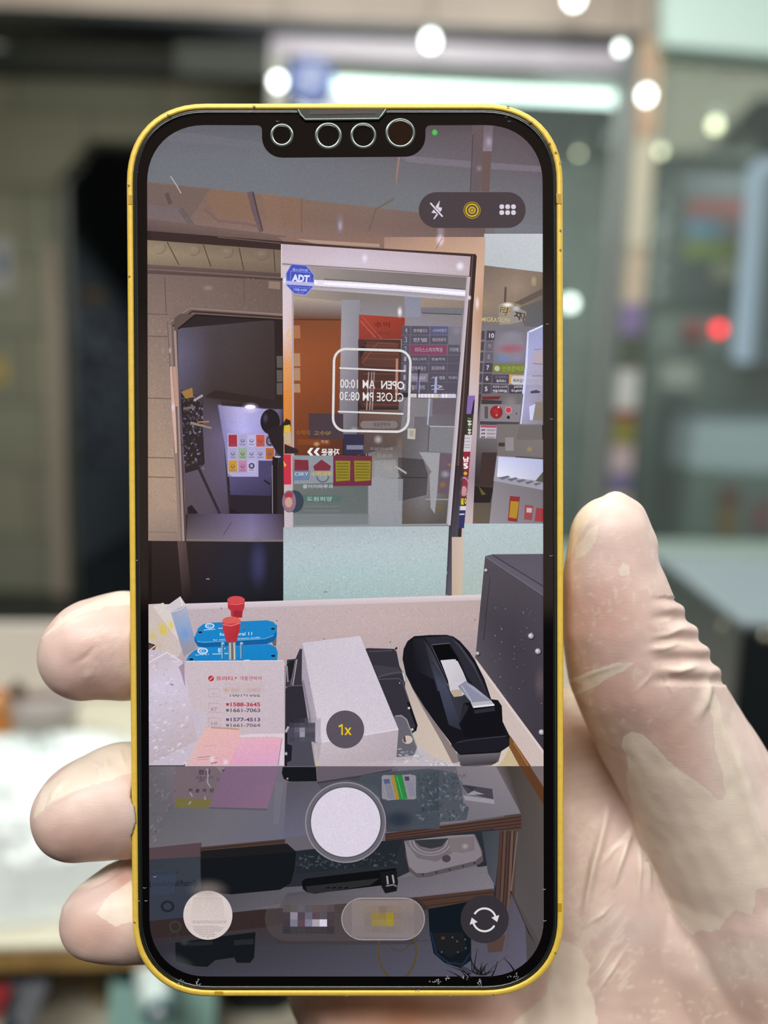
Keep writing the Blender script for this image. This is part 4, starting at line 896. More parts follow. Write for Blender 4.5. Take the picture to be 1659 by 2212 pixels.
# shop name block, red and yellow notice
D.P(k4((148, 1392), (505, 1395), (500, 1640), (148, 1650)), '#8b919a')
D.P(k4((500, 1390), (850, 1398), (845, 1665), (500, 1670)), '#6c2a3e')
for x0_, x1_ in ((520, 655), (688, 840)):
    D.P(k4((x0_, 1440), (x1_, 1442), (x1_ - 5, 1618), (x0_ + 5, 1628)), '#8c8028')
    for j in range(6): D.L(k4((x0_ + 12, 1465 + j * 26), (x1_ - 15, 1466 + j * 26)), 2.2, '#5c4a1e', 0.7)
D.P(k4((150, 1430), (275, 1435), (280, 1530), (150, 1530)), '#7a2c3c'); D.P(k4((320, 1490), (395, 1430), (480, 1490), (470, 1530), (330, 1530)), '#7a2c3c')
D.P(k4((150, 1530), (290, 1532), (285, 1615), (150, 1620)), '#5f7a9c', 0.8); D.ring(*k4((405, 1580))[0], 11, 14, '#4c5a66', 0.8, n=20, t0=0, t1=180)
D.T('CSKY', *k4((152, 1545))[0], *k4((275, 1575))[0], '#c7cfe0', 0.01); D.T('수학과학', *k4((300, 1540))[0], *k4((490, 1580))[0], '#c9ac48', 0.02)
D.T('풀어이파루과', *k4((225, 1655))[0], *k4((500, 1690))[0], '#b5bac0', 0.02)
D.P(k4((205, 1750), (580, 1755), (578, 1812), (205, 1815)), '#557069', 0.8); D.T('도원희망', *k4((262, 1765))[0], *k4((490, 1805))[0], '#9ec2b4', 0.01)
for y_ in (1850, 1890, 1930): D.L(k4((230, y_), (560, y_ + 2)), 1.6, '#7f8788', 0.6)
D.E(*k4((150, 1808))[0], 20, '#333a4c', 24, 0.85); D.E(*k4((100, 1808))[0], 13.5, '#9a6a78', 23); D.E(*k4((98, 1750))[0], 9, '#a33642', 8); D.E(*k4((98, 1815))[0], 8, '#c49a90', 11); D.ring(*k4((102, 1808))[0], 13, 15, '#6a7090', ky=1.6)
# lettered film on the pillar
D.P(k4((50, 1100), (75, 1060), (115, 1080), (118, 1130), (50, 1150)), '#2c1f20'); D.P(k4((55, 1125), (110, 1115), (112, 1180), (60, 1190)), '#d3b83a'); D.P(k4((50, 1195), (118, 1180), (120, 1290), (60, 1290)), '#bda98c'); D.P(k4((60, 1290), (185, 1340), (185, 1375), (60, 1378)), '#2b2328')
D.P(k4((50, 1385), (118, 1385), (122, 1655), (55, 1655)), '#c4304a'); D.P(k4((50, 1440), (78, 1480), (60, 1500)), '#e6b83a')
# hours sign on the glass, read from behind
o_ = [(722, 753), (887.5, 758), (881.5, 933), (719, 930)]
def skew(u, v): return tuple((o_[0][i] * (1 - u) + o_[1][i] * u) * (1 - v) + (o_[3][i] * (1 - u) + o_[2][i] * u) * v for i in (0, 1))
pr_ = rrect(0, 0, 1, 1, 0.155, 8)
loop_ = [skew(x, y) for x, y in pr_]; D.L(loop_ + [loop_[0], loop_[1]], 5.2, '#dcd9da')
D.L([(734.5, 795), (875, 801.5)], 3.6, '#dcd9da', cap=True); D.L([(731.5, 889), (870, 894)], 3.6, '#dcd9da', cap=True)
D.T('OPEN', 0, 0, 0, 0, '#e2dfe0', 0.02, True, quad=[(823.5, 822), (873, 824), (873, 842), (823.5, 840)])
D.T('AM 10:00', 0, 0, 0, 0, '#e2dfe0', 0.006, True, quad=[(735, 819), (810, 821), (810, 839.5), (735, 838)])
D.T('CLOSE PM 08:30', 0, 0, 0, 0, '#e2dfe0', 0.006, True, quad=[(733.5, 846), (871.5, 849), (871.5, 868), (733.5, 864.5)])
D.T('자동문', 0, 0, 0, 0, '#e8e6ea', 0.03, True, quad=[(694, 969), (734, 969), (733, 984), (694, 984)])
for x_ in (663.5, 677.5): D.P([(x_, 976.5), (x_ + 7, 967.5), (x_ + 13.5, 967.5), (x_ + 7, 976.5), (x_ + 13.5, 984), (x_ + 7, 984)], '#ebe9ee')
# tube light and round sticker
D.G((632, 606), (1012, 634), (1011, 650), (632, 622), [['#857c80', '#9d98a2', '#8d8890'], ['#c6bcc8', '#c9c2ce', '#b8b0bc']], 6, 3, 0.7)
D.L([(613, 606), (700, 612), (860, 621), (1010, 634)], [11, 13, 14, 13], '#e9e2f4'); D.L([(700, 612), (860, 621), (1010, 635)], [5, 5, 4], '#fffaff')
D.L([(700, 603), (1010, 625)], 3, '#6f6a70', 0.9); D.L([(690, 620), (1010, 643)], 2.4, '#a79ea6', 0.9)
D.soft(680, 610, 9, 6, '#ffffff', 0.9); D.soft(851, 620, 14, 7, '#fff4fa', 0.9)
oc = K(610, 560, 18.433)((370, 190), (940, 240), (1255, 620), (1250, 1060), (930, 1420), (470, 1370), (160, 1030), (150, 560))
D.P(oc, '#4a56b8'); D.G(oc[7], oc[2], oc[3], oc[6], ('#4456b8', '#4350b0', '#6a70c4', '#6070c6'), 4, 4, 0.6)
D.L(oc + [oc[0], oc[1]], 1.8, '#9aa0e0')
ko = K(610, 560, 18.433)
D.L(ko((330, 470), (1110, 540), (1085, 1150), (320, 1090), (330, 470)), 1.4, '#8894e6', 0.9)
D.L(ko((160, 930), (1250, 1000)), 8, '#cfcaf0', 0.75)
D.T('ADT', 0, 0, 0, 0, '#dfe0fb', 0.05, quad=ko((390, 590), (1090, 640), (1060, 930), (370, 890)))
D.T('캡스경비중', 0, 0, 0, 0, '#a6aef2', 0.03, quad=ko((400, 355), (1020, 400), (1020, 500), (400, 450)))
D.T('1588-6400', 0, 0, 0, 0, '#a6aef2', 0.03, quad=ko((440, 1150), (985, 1185), (970, 1285), (450, 1245)))
D.T('에스원', 0, 0, 0, 0, '#9aa2ea', 0.02, quad=ko((580, 1290), (850, 1310), (850, 1350), (590, 1330)))
# -- right of the door: pillar, side glass
D.G((1046, 505), (1190, 505), (1190, 604), (1046, 574), ('#c3c6cd', '#c9ccd2', '#c0c8cb', '#bcc0c6'), 6, 5)
D.G((1044, 573), (1190, 590), (1190, 740), (1036, 740), [['#77675f', '#8a786c', '#857468'], ['#84736b', '#9a8878', '#6c6059'], ['#998471', '#877767', '#5e5956'], ['#77706f', '#7c7776', '#6e6c70'], ['#6a6468', '#737076', '#77737c']], 12, 12)
D.L(k6((470, 0), (460, 230)), 5, '#5c4d48', 0.9); D.P(k6((590, 220), (990, 20), (990, 110), (700, 250)), '#5f544f', 0.8); D.P(k6((620, 300), (990, 180), (990, 560), (820, 590), (740, 560)), '#5f6064', 0.7)
D.soft(1153, 607, 8, 13, '#b9a98a', 0.7); D.T('8', 1148, 598, 1158, 618, '#a8986c', 0.02, a=0.7)
D.P(k6((370, 250), (480, 215), (600, 270), (765, 350), (740, 470), (560, 520), (380, 530)), '#a09894', 0.75); D.soft(*k6((500, 250))[0], 16, 7, '#fff8e8', 0.95); D.soft(*k6((620, 300))[0], 12, 9, '#d6d2d8', 0.7)
D.T('라', 0, 0, 0, 0, '#4a3f3a', 0.05, quad=k6((400, 270), (545, 300), (520, 425), (385, 380))); D.T('라', 0, 0, 0, 0, '#ae9858', 0.02, quad=k6((408, 278), (550, 308), (528, 430), (395, 388)))
D.T('지', 0, 0, 0, 0, '#4a3f3a', 0.05, quad=k6((600, 330), (690, 360), (670, 470), (585, 430))); D.T('자', 0, 0, 0, 0, '#55483c', 0.03, quad=k6((650, 340), (765, 370), (740, 500), (640, 450)))
D.T('MIGRATION', 0, 0, 0, 0, '#c3ae7c', 0.02, quad=k6((130, 420), (530, 435), (520, 500), (130, 485)))
D.P(k6((120, 545), (990, 560), (990, 1500), (60, 1500)), '#77727c')
for i, n_ in enumerate(('10', '9', '8', '7', '6', '5')):
    y0_ = 612 + i * 150
    y1_ = y0_ + 138
    D.P(k6((205 - i * 12, y0_), (325 - i * 11, y0_ + 3), (315 - i * 11, y1_), (195 - i * 12, y1_)), '#4b4552' if i > 2 or i == 0 else '#655f6c')
    D.T(n_, *k6((238 - i * 12, y0_ + 38))[0], *k6(((308 if i == 0 else 275) - i * 12, y1_ - 35))[0], '#d4cfd6' if i > 2 or i == 0 else '#8d8894', 0.02)
    D.P(k6((130 - i * 13, y0_ + 5), (180 - i * 9, y0_ + 5), (172 - i * 9, y1_ - 10), (118 - i * 13, y1_ - 10)), '#4c4652')
D.P(k6((290, 1075), (760, 1090), (740, 1215), (285, 1205)), '#73793c'); D.E(*k6((350, 1145))[0], 6, '#b4bb9c'); D.T('안경콘택트', *k6((420, 1110))[0], *k6((735, 1185))[0], '#8fa04a', 0.02)
D.P(k6((285, 1230), (515, 1232), (510, 1355), (280, 1352)), '#484350'); D.T('요가필라앤스', *k6((325, 1245))[0], *k6((500, 1285))[0], '#8f8894'); D.T('필라테스', *k6((340, 1300))[0], *k6((480, 1340))[0], '#c5bfca', 0.02)
D.P(k6((520, 1230), (990, 1245), (990, 1375), (520, 1362)), '#d09a4a'); D.RR(*k6((545, 1250))[0], *k6((985, 1372))[0], 6, '#c5c2c4'); D.T('특목입시학원 진단', *k6((575, 1290))[0], *k6((935, 1340))[0], '#55505c', 0.02); D.T('A', *k6((955, 1280))[0], *k6((990, 1335))[0], '#b03038', 0.02)
D.P(k6((275, 1372), (500, 1376), (495, 1495), (270, 1490)), '#47424f'); D.T('파인애니크수학', *k6((290, 1385))[0], *k6((492, 1420))[0], '#c5bfca', 0.01); D.T('연필가죽미술', *k6((290, 1440))[0], *k6((488, 1482))[0], '#d4cfd6', 0.02)
D.P(k6((515, 1378), (735, 1382), (725, 1500), (512, 1498)), '#47424f'); D.T('JADE', *k6((585, 1385))[0], *k6((700, 1425))[0], '#d4cfd6', 0.01); D.T('English', *k6((555, 1440))[0], *k6((705, 1478))[0], '#d4cfd6', 0.01)
D.P(k6((755, 1390), (990, 1395), (990, 1505), (745, 1500)), '#66616f'); D.T('오즈한의원', *k6((790, 1415))[0], *k6((970, 1465))[0], '#c9c5d0', 0.02)
# smeared patch over the tenants' names
D.soft(*k6((540, 850))[0], 46, 40, '#8d8894', 0.95, core=0.45); D.soft(*k6((560, 680))[0], 40, 14, '#8e8a96', 0.9); D.soft(*k6((520, 870))[0], 40, 15, '#a1616e', 0.95); D.soft(*k6((650, 860))[0], 26, 14, '#a0667a', 0.6); D.soft(*k6((440, 1010))[0], 28, 13, '#7486ac', 0.9); D.soft(*k6((640, 1010))[0], 24, 12, '#8e86a2', 0.8)
# lit showcase on the right
D.G(*k6((790, 620), (1010, 530), (1010, 1940), (690, 1945)), [['#a2a3cc', '#a6a8d4'], ['#b0b2e0', '#a9abd8'], ['#b7b4d6', '#b3a9c0'], ['#a9a5c0', '#a49cb4'], ['#b3b2da', '#9c94a0'], ['#a6a4bc', '#8f8894']], 6, 14, a=0.88)
D.L(k6((800, 630), (1000, 540)), 3.6, '#dfe4ff'); D.L(k6((785, 630), (760, 1100), (700, 1700), (670, 1930)), [3, 5, 6, 6], '#d2d5f8'); 
D.P(k6((880, 1620), (990, 1610), (990, 1880), (850, 1870)), '#8c7f70', 0.9); D.P(k6((800, 1680), (890, 1640), (850, 1870), (810, 1870)), '#d6daff', 0.8)
D.P(k6((860, 930), (990, 870), (990, 1100), (860, 1070)), '#c0a898', 0.5); D.L(k6((850, 1075), (990, 1085)), 1.5, '#77707c'); D.L(k6((840, 1250), (990, 1250)), 1.5, '#77707c'); D.L(k6((870, 880), (980, 870)), 1.2, '#77707c')
D.P(k6((820, 1465), (900, 1445), (960, 1470), (940, 1490), (820, 1495)), '#3d3844', 0.9)
# alarm cabinet
D.P(k6((80, 1500), (720, 1500), (670, 1945), (600, 2212), (20, 2212)), '#6d676b'); D.P(k6((60, 1500), (130, 1500), (40, 2212), (20, 2212)), '#3f3a40')
D.P(k6((130, 1540), (405, 1535), (370, 1580), (150, 1580)), '#6a2a2e'); D.P(k6((130, 1580), (415, 1600), (410, 1645), (130, 1645)), '#3d363c')
D.P(k6((120, 1648), (690, 1650), (660, 1905), (110, 1890)), '#867f86'); D.P(k6((110, 1885), (660, 1900), (655, 1940), (108, 1935)), '#453f46')
D.soft(*k6((540, 1620))[0], 20, 20, '#8d848a', 0.85)
D.RR(*k6((175, 1675))[0], *k6((222, 1850))[0], 3, '#55504c'); D.E(*k6((340, 1760))[0], 13.6, '#8e2428', 14.2); D.soft(*k6((335, 1745))[0], 10, 11, '#b8343a', 0.9); D.E(*k6((370, 1690))[0], 2, '#f0c0c0'); D.E(*k6((345, 1800))[0], 2.6, '#b7716f')
D.ring(*k6((510, 1730))[0], 6, 7.6, '#b8a6ac'); D.E(*k6((510, 1730))[0], 6, '#c83848'); D.E(*k6((508, 1832))[0], 3.4, '#221c20'); D.E(*k6((622, 1780))[0], 1.6, '#3a343a')
D.P(k6((112, 1935), (345, 1945), (335, 2130), (105, 2120)), '#bdb2bc'); D.P(k6((118, 1938), (343, 1948), (340, 1980), (116, 1972)), '#a8506a')
for j in range(3): D.E(*k6((140, 2010 + j * 50))[0], 1.8, '#3a343c'); D.E(*k6((168, 2008 + j * 50))[0], 1.8, '#3a343c'); D.L(k6((205, 2005 + j * 50), (330, 2010 + j * 50)), 1.5, '#77707e'); D.L(k6((205, 2020 + j * 50), (310, 2024 + j * 50)), 1.2, '#8b8490')
# lower right glass: dark frames, showcase, posters
D.G((1028, 950), (1180, 950), (1180, 1134), (1008, 1134), [['#655f63', '#6f696b', '#8a8280'], ['#3f383c', '#5c5557', '#6c6568'], ['#2c2529', '#3b3236', '#5a5256'], ['#5d5348', '#5b524c', '#544b4c'], ['#675a4c', '#62584f', '#5c5354']], 12, 10)
D.P(k5((440, 1150), (470, 1150), (440, 1620), (415, 1600)), '#6a655f'); D.P(k5((500, 1320), (590, 1320), (560, 1520), (480, 1520)), '#3c2d2f'); D.P(k5((440, 1520), (570, 1530), (550, 1620), (430, 1620)), '#1f1a1f'); D.P(k5((480, 1520), (525, 1570), (500, 1575)), '#5f5a2c')
D.P(k5((590, 1150), (860, 1150), (865, 1345), (595, 1340)), '#7c7573', 0.8); D.soft(*k5((785, 1300))[0], 8, 8, '#b89a4a', 0.6); D.P(k5((640, 1230), (690, 1230), (690, 1310), (640, 1310)), '#8f8a8f'); D.P(k5((600, 1260), (638, 1262), (636, 1285), (598, 1283)), '#3b3634')
D.P(k5((590, 1340), (870, 1355), (870, 1560), (570, 1490)), '#9d9ba6')
D.G(*k5((600, 1345), (870, 1362), (870, 1490), (590, 1465)), ('#c9cdf0', '#b3b8dc', '#b9bad2', '#e6e6f6'), 5, 4)
for i in range(5): D.P(k5((600 + i * 52, 1470 + i * 9), (655 + i * 48, 1458 + i * 10), (672 + i * 46, 1466 + i * 10), (622 + i * 50, 1484 + i * 9)), '#6b6a7c')
D.P(k5((820, 1490), (870, 1430), (870, 1500)), '#5c5a52'); D.L(k5((700, 1345), (870, 1358)), 2.5, '#4d4848')
D.G(*k5((572, 1490), (870, 1545), (870, 1745), (545, 1745)), ('#857f85', '#767077', '#7c7680', '#948e96'), 4, 4)
D.P(k5((668, 1580), (728, 1585), (712, 1735), (655, 1728)), '#8c2e30'); D.P(k5((672, 1610), (722, 1614), (708, 1715), (662, 1708)), '#b0872a'); 
D.P(k5((758, 1632), (808, 1638), (800, 1725), (752, 1720)), '#9a4650'); D.P(k5((768, 1650), (800, 1653), (797, 1680), (766, 1678)), '#c9b0b4'); D.P(k5((825, 1650), (870, 1655), (870, 1735), (815, 1730)), '#a03a44')
# pillar and post
D.G((1030, 512), (1049, 512), (1014, 1290), (990, 1290), [['#c3a08c', '#c8a692'], ['#d2ae98', '#cfa88e'], ['#c9a48c', '#b88f74'], ['#c9b2aa', '#c9a692'], ['#cdbcc2', '#cbb8ba'], ['#b9a2aa', '#bba6ac'], ['#a893a0', '#9a8a94'], ['#c6b2b8', '#bfb2b4'], ['#cdb7a6', '#d3bda9'], ['#cdbba8', '#d0bfae']], 4, 30)
D.soft(1031, 655, 6, 20, '#fbeff6', 0.7)
sp = [(980, 1090, '#8568ac'), (1090, 1215, '#2d3028'), (1215, 1315, '#cdc3cc'), (1315, 1430, '#8f2434'), (1430, 1460, '#4b2c30'), (1460, 1585, '#8a3242'), (1585, 1640, '#3a3420'), (1640, 1665, '#d3d0d8'), (1665, 1772, '#2f2f62')]
def pil(y): return (460 - (y - 980) * 0.083, 416 - (y - 980) * 0.076)
for a_, b_, c_ in sp: D.P(k5((pil(a_)[1], a_), (pil(a_)[0], a_), (pil(b_)[0], b_), (pil(b_)[1], b_)), c_)
for i in range(6): D.P(k5((412 + random.uniform(0, 20), 1110 + i * 17), (435 + random.uniform(0, 10), 1115 + i * 17), (428, 1128 + i * 17), (415, 1120 + i * 17)), random.choice(['#8d927c', '#c9cabc', '#5f6650']))
D.P(k5((450, 1010), (458, 1000), (452, 1090), (436, 1090)), '#241c38'); 
for y_ in (1235, 1255, 1275, 1290): D.L(k5((395, y_), (430, y_)), 1.2, '#8b808a')
D.T('남', *k5((388, 1345))[0], *k5((425, 1378))[0], '#f0ecf2', 0.04); D.T('5', *k5((388, 1384))[0], *k5((418, 1418))[0], '#f0ecf2', 0.05); D.E(*k5((402, 1445))[0], 4, '#d0a640')
D.ring(*k5((393, 1523))[0], 9.5, 11.5, '#b58aa4', ky=1.8); D.E(*k5((393, 1545))[0], 6, '#c98f90', 9); D.T('열', *k5((372, 1592))[0], *k5((392, 1632))[0], '#e0c040', 0.04); D.T('ㅇ', *k5((396, 1592))[0], *k5((407, 1628))[0], '#e0c040', 0.04); D.L(k5((362, 1690), (396, 1688)), 3, '#c5c5da')
D.P([(1017, 551), (1030, 552), (1009, 860), (976, 1287), (958, 1287), (992, 900)], '#38292a'); D.L([(1021, 552), (1001, 860), (967, 1286)], 3, '#5c4b4c'); D.G(*k5((335, 1400), (395, 1400), (322, 2172), (275, 2172)), ('#2f262b', '#3f3438', '#6a6a76', '#4b4b56'), 3, 6, 0.8)
D.G((1008, 598), (1016, 598), (973, 1135), (964, 1135), ('#b3a4ac', '#cfc0c8', '#c9c3cc', '#a8a2ac'), 2, 8)
D.soft(1014, 643, 5, 7, '#fff4fa', 0.9)
# -- frosted film
D.G((612, 1139), (970, 1136), (962, 1290), (612, 1302), [['#a9b3ba', '#aab6bd', '#b0bac0'], ['#b3c2c9', '#b4c4c9', '#b6c4c8'], ['#a9bfc2', '#a9c2c4', '#adc0c2'], ['#9db4b4', '#a0b8b8', '#a6b8b8']], 12, 10)
D.speck(613, 1140, 966, 1290, 4200, ['#c9dbe2', '#93a5ab', '#bccfd4', '#a2b4b8', '#c6bcc6', '#a9c4c9'], (0.7, 1.7), 0.55, inside=lambda x, y: x < 975 - (y - 1140) * 0.06)
D.L([(632, 1137), (968, 1133)], 4, '#8d9296'); D.P([(634, 1110), (800, 1110), (800, 1136), (634, 1137)], '#838b8e', 0.5)
D.G((1003, 1131), (1190, 1131), (1190, 1300), (996, 1292), ('#b7c6cc', '#b3c3c9', '#a4b4ac', '#aab8b0'), 8, 8)
D.speck(1004, 1133, 1180, 1290, 1900, ['#c6d6da', '#9cadae', '#bacac6', '#a8b8ae'], (0.7, 1.7), 0.55)
D.G((976, 1160), (1002, 1160), (998, 1292), (976, 1292), ('#c4b0a4', '#cbb9ab', '#cbb7a2', '#c3ab96'), 3, 3)
D.ring(703, 1281, 2.5, 4, '#5f6a6c', 0.9, t0=180, t1=350, n=8)
# -- counter: back panel
D.G((300, 1308), (1060, 1284), (1060, 1470), (300, 1470), [['#bfb0ba', '#c0b0b5', '#c2aeae', '#baa6a4'], ['#baabb4', '#bdacb2', '#c4aeac', '#b8a4a2'], ['#b8a8b2', '#b8a8ae', '#b9a6a8', '#a6979a'], ['#b4a5ad', '#a99ca4', '#a3969b', '#a0928f']], 16, 8)
D.G((300, 1307), (1050, 1284), (1050, 1296), (300, 1320), ('#d4c6d2', '#e0d2d6', '#cebcbe', '#c9bac6'), 12, 2)
D.speck(318, 1312, 1040, 1450, 9000, ['#d0a6a6', '#a8b0b4', '#cfc0c4', '#a8989c', '#d2b4b0', '#b3a2ae', '#c09494'], (0.6, 1.5), 0.6, inside=lambda x, y: y > 1320 - (x - 318) * 0.033)
for x_, y_ in ((598, 1341), (843, 1387), (478, 1314), (1026, 1339), (700, 1380)): D.E(x_, y_, 1.4, '#5c4f54', n=8)
# desk top
D.G((560, 1440), (1190, 1420), (1190, 1660), (560, 1660), [['#8a8088', '#a5999a', '#c3b2a8', '#c6b6aa'], ['#948992', '#b8aaa4', '#cdbcae', '#cfbeb2'], ['#978c96', '#c3b4ac', '#cdbcae', '#d6c6b8']], 12, 8)
# dark cabinet at the right
ca = c3((945, 88), (1500, 460), (1500, 1870), (857, 1005))
D.P(ca, '#454049'); D.G(*ca, [['#504b56', '#4b4650', '#4a4550'], ['#47424b', '#413c45', '#454049'], ['#57525a', '#46414a', '#3b363f']], 8, 10)
D.G(*c3((1015, 72), (1500, 68), (1500, 400), (1012, 78)), ('#56525e', '#5a5662', '#5c5866', '#5a5664'), 6, 4)
D.P(c3((945, 88), (1010, 72), (1500, 375), (1500, 460)), '#5d5966'); D.L(c3((945, 90), (1500, 462)), 2, '#77737f', 0.8); D.L(c3((1012, 78), (1500, 380)), 2.5, '#3c3842')
D.L(c3((988, 280), (932, 840)), 1.6, '#322e38')
for x_, y_, r_ in ((952, 215, 3.6), (878, 960, 4), (1355, 803, 6.2), (1417, 940, 6.2), (1450, 1665, 6)):
    p_ = c3((x_, y_))[0]; D.E(p_[0] + 1.4, p_[1] + 1.6, r_ * 1.15, '#2c2830'); D.E(p_[0], p_[1], r_, '#9a949c'); D.soft(p_[0] - 1, p_[1] - 1, r_ * 0.8, r_ * 0.8, '#f2ecf2', 0.9)
D.soft(1167, 1475, 17, 45, '#7c6a6c', 0.35)
random.seed(11)
for _ in range(46): D.E(random.uniform(1060, 1170), random.uniform(1300, 1520), random.uniform(0.5, 1.2), '#a49ea8', n=6, a=0.8)
# white strip under the cabinet, ply edge
D.P(c3((858, 1000), (1500, 1870), (1500, 1975), (1310, 1975), (1160, 1760), (1090, 1560), (990, 1340)), '#cbb9b4')
D.L(c3((862, 1030), (1500, 1890)), 4, '#ddcfcd', 0.7); D.P(c3((1165, 1690), (1360, 1975), (1255, 1975), (1160, 1800)), '#7a5130'); D.L(c3((1200, 1760), (1330, 1965)), 2, '#a9774a'); D.P(c3((1160, 1810), (1255, 1975), (1060, 1975), (1120, 1890)), '#c5b28f')
# -- bags at the left
D.P([(310, 1306), (345, 1304), (372, 1330), (395, 1405), (380, 1425), (310, 1420)], '#cbbcb8'); D.P([(330, 1310), (352, 1302), (386, 1330), (398, 1400)], '#d8ccc8')
D.soft(352, 1360, 16, 24, '#d6c01e', 0.9, rot=-0.3); D.soft(330, 1375, 12, 20, '#cdbb54', 0.8, rot=-0.3); D.soft(369, 1350, 8, 16, '#dcc81c', 0.9); D.soft(343, 1395, 14, 14, '#cfae84', 0.5)
D.P(c1((240, 235), (395, 125), (450, 205), (310, 275)), '#cfc6cc'); D.G(*c1((305, 275), (450, 205), (555, 620), (430, 700)), [['#a2a6bc', '#b3b3c4'], ['#8fa3cc', '#98a8c8'], ['#8d99b4', '#8b9cbc'], ['#98919a', '#a0969e']], 4, 6)
D.L(c1((395, 128), (415, 215)), 2, '#e9e2e2'); D.soft(*c1((440, 480))[0], 14, 17, '#6c9ad8', 0.9); D.L(c1((310, 275), (400, 250), (450, 205)), 1.5, '#dcd4da')
D.P(c1((85, 580), (170, 590), (150, 640), (80, 640)), '#5c4840'); D.L(c1((80, 570), (170, 600)), 3, '#3d2c28')
# blue fixtures
def fixture(k, quad, side, hole1, hole2, logo):
    D.P(side, '#155f9e'); D.P(quad, '#1b83c6'); D.L(side[:1] + side[1:], 1, '#1b83c6', 0.5)
    for h in (hole1, hole2): D.E(*k(h)[0], 5.6, '#4a93b4', 3.2); D.E(*k(h)[0], 4.6, '#122a3c', 2.4)
    p = k(logo)[0]; D.ring(p[0], p[1], 7, 10, '#cfe4f4', ky=0.6); D.ring(p[0], p[1], 3, 5, '#a9d0ee', ky=0.6, t0=30, t1=330)
    D.L([(p[0] - 13, p[1] + 9), (p[0] + 12, p[1] + 7)], 1.8, '#bfdcf2', 0.8)
top1 = c6((210, 430), (290, 365), (420, 340), (1330, 300), (1430, 325), (1500, 390), (1490, 470), (1440, 545), (1300, 600), (300, 660), (190, 640), (155, 570))
side1 = c6((150, 560), (155, 640), (205, 730), (300, 745), (1330, 690), (1450, 640), (1490, 560), (1495, 380), (700, 500))
D.P(c6((1400, 640), (1490, 560), (1482, 720), (1440, 720)), '#6c665e')
fixture(c6, top1, side1, (245, 497), (1430, 440), (400, 392))
D.L(c6((190, 645), (300, 661), (1300, 601), (1440, 548)), 1.4, '#69b8ea')
D.T('for general 11', 0, 0, 0, 0, '#bfdcf2', 0.02, quad=c6((560, 505), (1090, 490), (1090, 560), (560, 570))); D.T('for good  maintenance model', 0, 0, 0, 0, '#b4d6f0', 0.02, quad=c6((455, 610), (1215, 565), (1215, 600), (455, 640)))
D.L(c6((540, 433), (610, 430)), 1.6, '#bfdcf2')
D.L(c6((965, 345), (962, 480)), [5, 3], '#1f6fa2'); D.L(c6((965, 345), (962, 440)), [2, 2], '#5a86a2')
top2 = c6((60, 870), (150, 790), (290, 745), (1380, 690), (1480, 740), (1510, 830), (1495, 985), (0, 985))
D.P(top2, '#1b83c6'); D.G(*c6((290, 745), (1380, 690), (1495, 985), (30, 985)), ('#1f8acc', '#1a86cc', '#1a7cbe', '#1b7cba'), 4, 3, 0.6)
for h in ((100, 937), (1435, 880)): D.E(*c6(h)[0], 6.2, '#4a93b4', 3.6); D.E(*c6(h)[0], 5.2, '#122a3c', 2.7)
p_ = c6((285, 800))[0]; D.ring(p_[0], p_[1], 8, 11.5, '#cfe4f4', ky=0.6); D.ring(p_[0], p_[1], 3, 6, '#a9d0ee', ky=0.6, t0=30, t1=330); D.T('QIANLI', 0, 0, 0, 0, '#bfdcf2', 0.01, quad=c6((160, 855), (385, 845), (385, 868), (160, 878)))
D.T('E7', 0, 0, 0, 0, '#bfdcf2', 0.03, quad=c6((535, 760), (660, 750), (650, 815), (540, 825))); D.L(c6((440, 852), (700, 840)), 2, '#bfdcf2', 0.8); D.L(c6((960, 955), (1050, 948)), 2.4, '#bfdcf2', 0.8)
# knobs
def knob(k, outline, top, cy, cs):
    D.P(k(*outline), cs[0])
    xs = [p[0] for p in outline]; x0_, x1_ = min(xs), max(xs)
    D.E(*k(top)[0], (x1_ - x0_) / 2 / cy, cs[1], (x1_ - x0_) / 2 / cy * 0.46)
knob(c1, [(846, 165), (852, 240), (878, 262), (880, 310), (905, 330), (985, 330), (995, 262), (1008, 235), (1013, 165)], (929, 160), 4.425, ('#b8323c', '#d04a50'))
D.P(c1((905, 262), (985, 262), (985, 325), (905, 325)), '#952636', 0.8); D.L(c1((850, 195), (929, 205), (1010, 190)), 1.6, '#e46a6c')
D.P(c6((705, 665), (825, 660), (825, 945), (710, 945)), '#8b8984'); D.L(c6((730, 670), (735, 940)), 3.5, '#bdb9b6'); D.L(c6((795, 665), (805, 940)), 2.5, '#c9c7c4'); D.L(c6((765, 665), (768, 940)), 4, '#6b6a66')
for x_ in (612, 918):
    D.P(c6((x_ - 27, 675), (x_ + 27, 670), (x_ + 27, 920), (x_ - 20, 930)), '#4a86b2'); D.E(*c6((x_, 675))[0], 3.6, '#a9b4be', 2.6); D.L(c6((x_ - 12, 690), (x_ - 12, 920)), 2, '#86b0cc')
    D.L(c6((x_ + 14, 690), (x_ + 14, 920)), 1.5, '#2f628c')
knob(c6, [(605, 330), (612, 470), (640, 530), (655, 620), (700, 660), (830, 655), (860, 540), (890, 480), (905, 300)], (755, 310), 7.541, ('#bc3640', '#d8605a'))
D.G(*c6((612, 360), (895, 345), (850, 640), (665, 650)), ('#c23c44', '#b4303a', '#a02832', '#b4343e'), 4, 4, 0.7); D.L(c6((610, 370), (750, 392), (900, 345)), 2, '#e67a72')
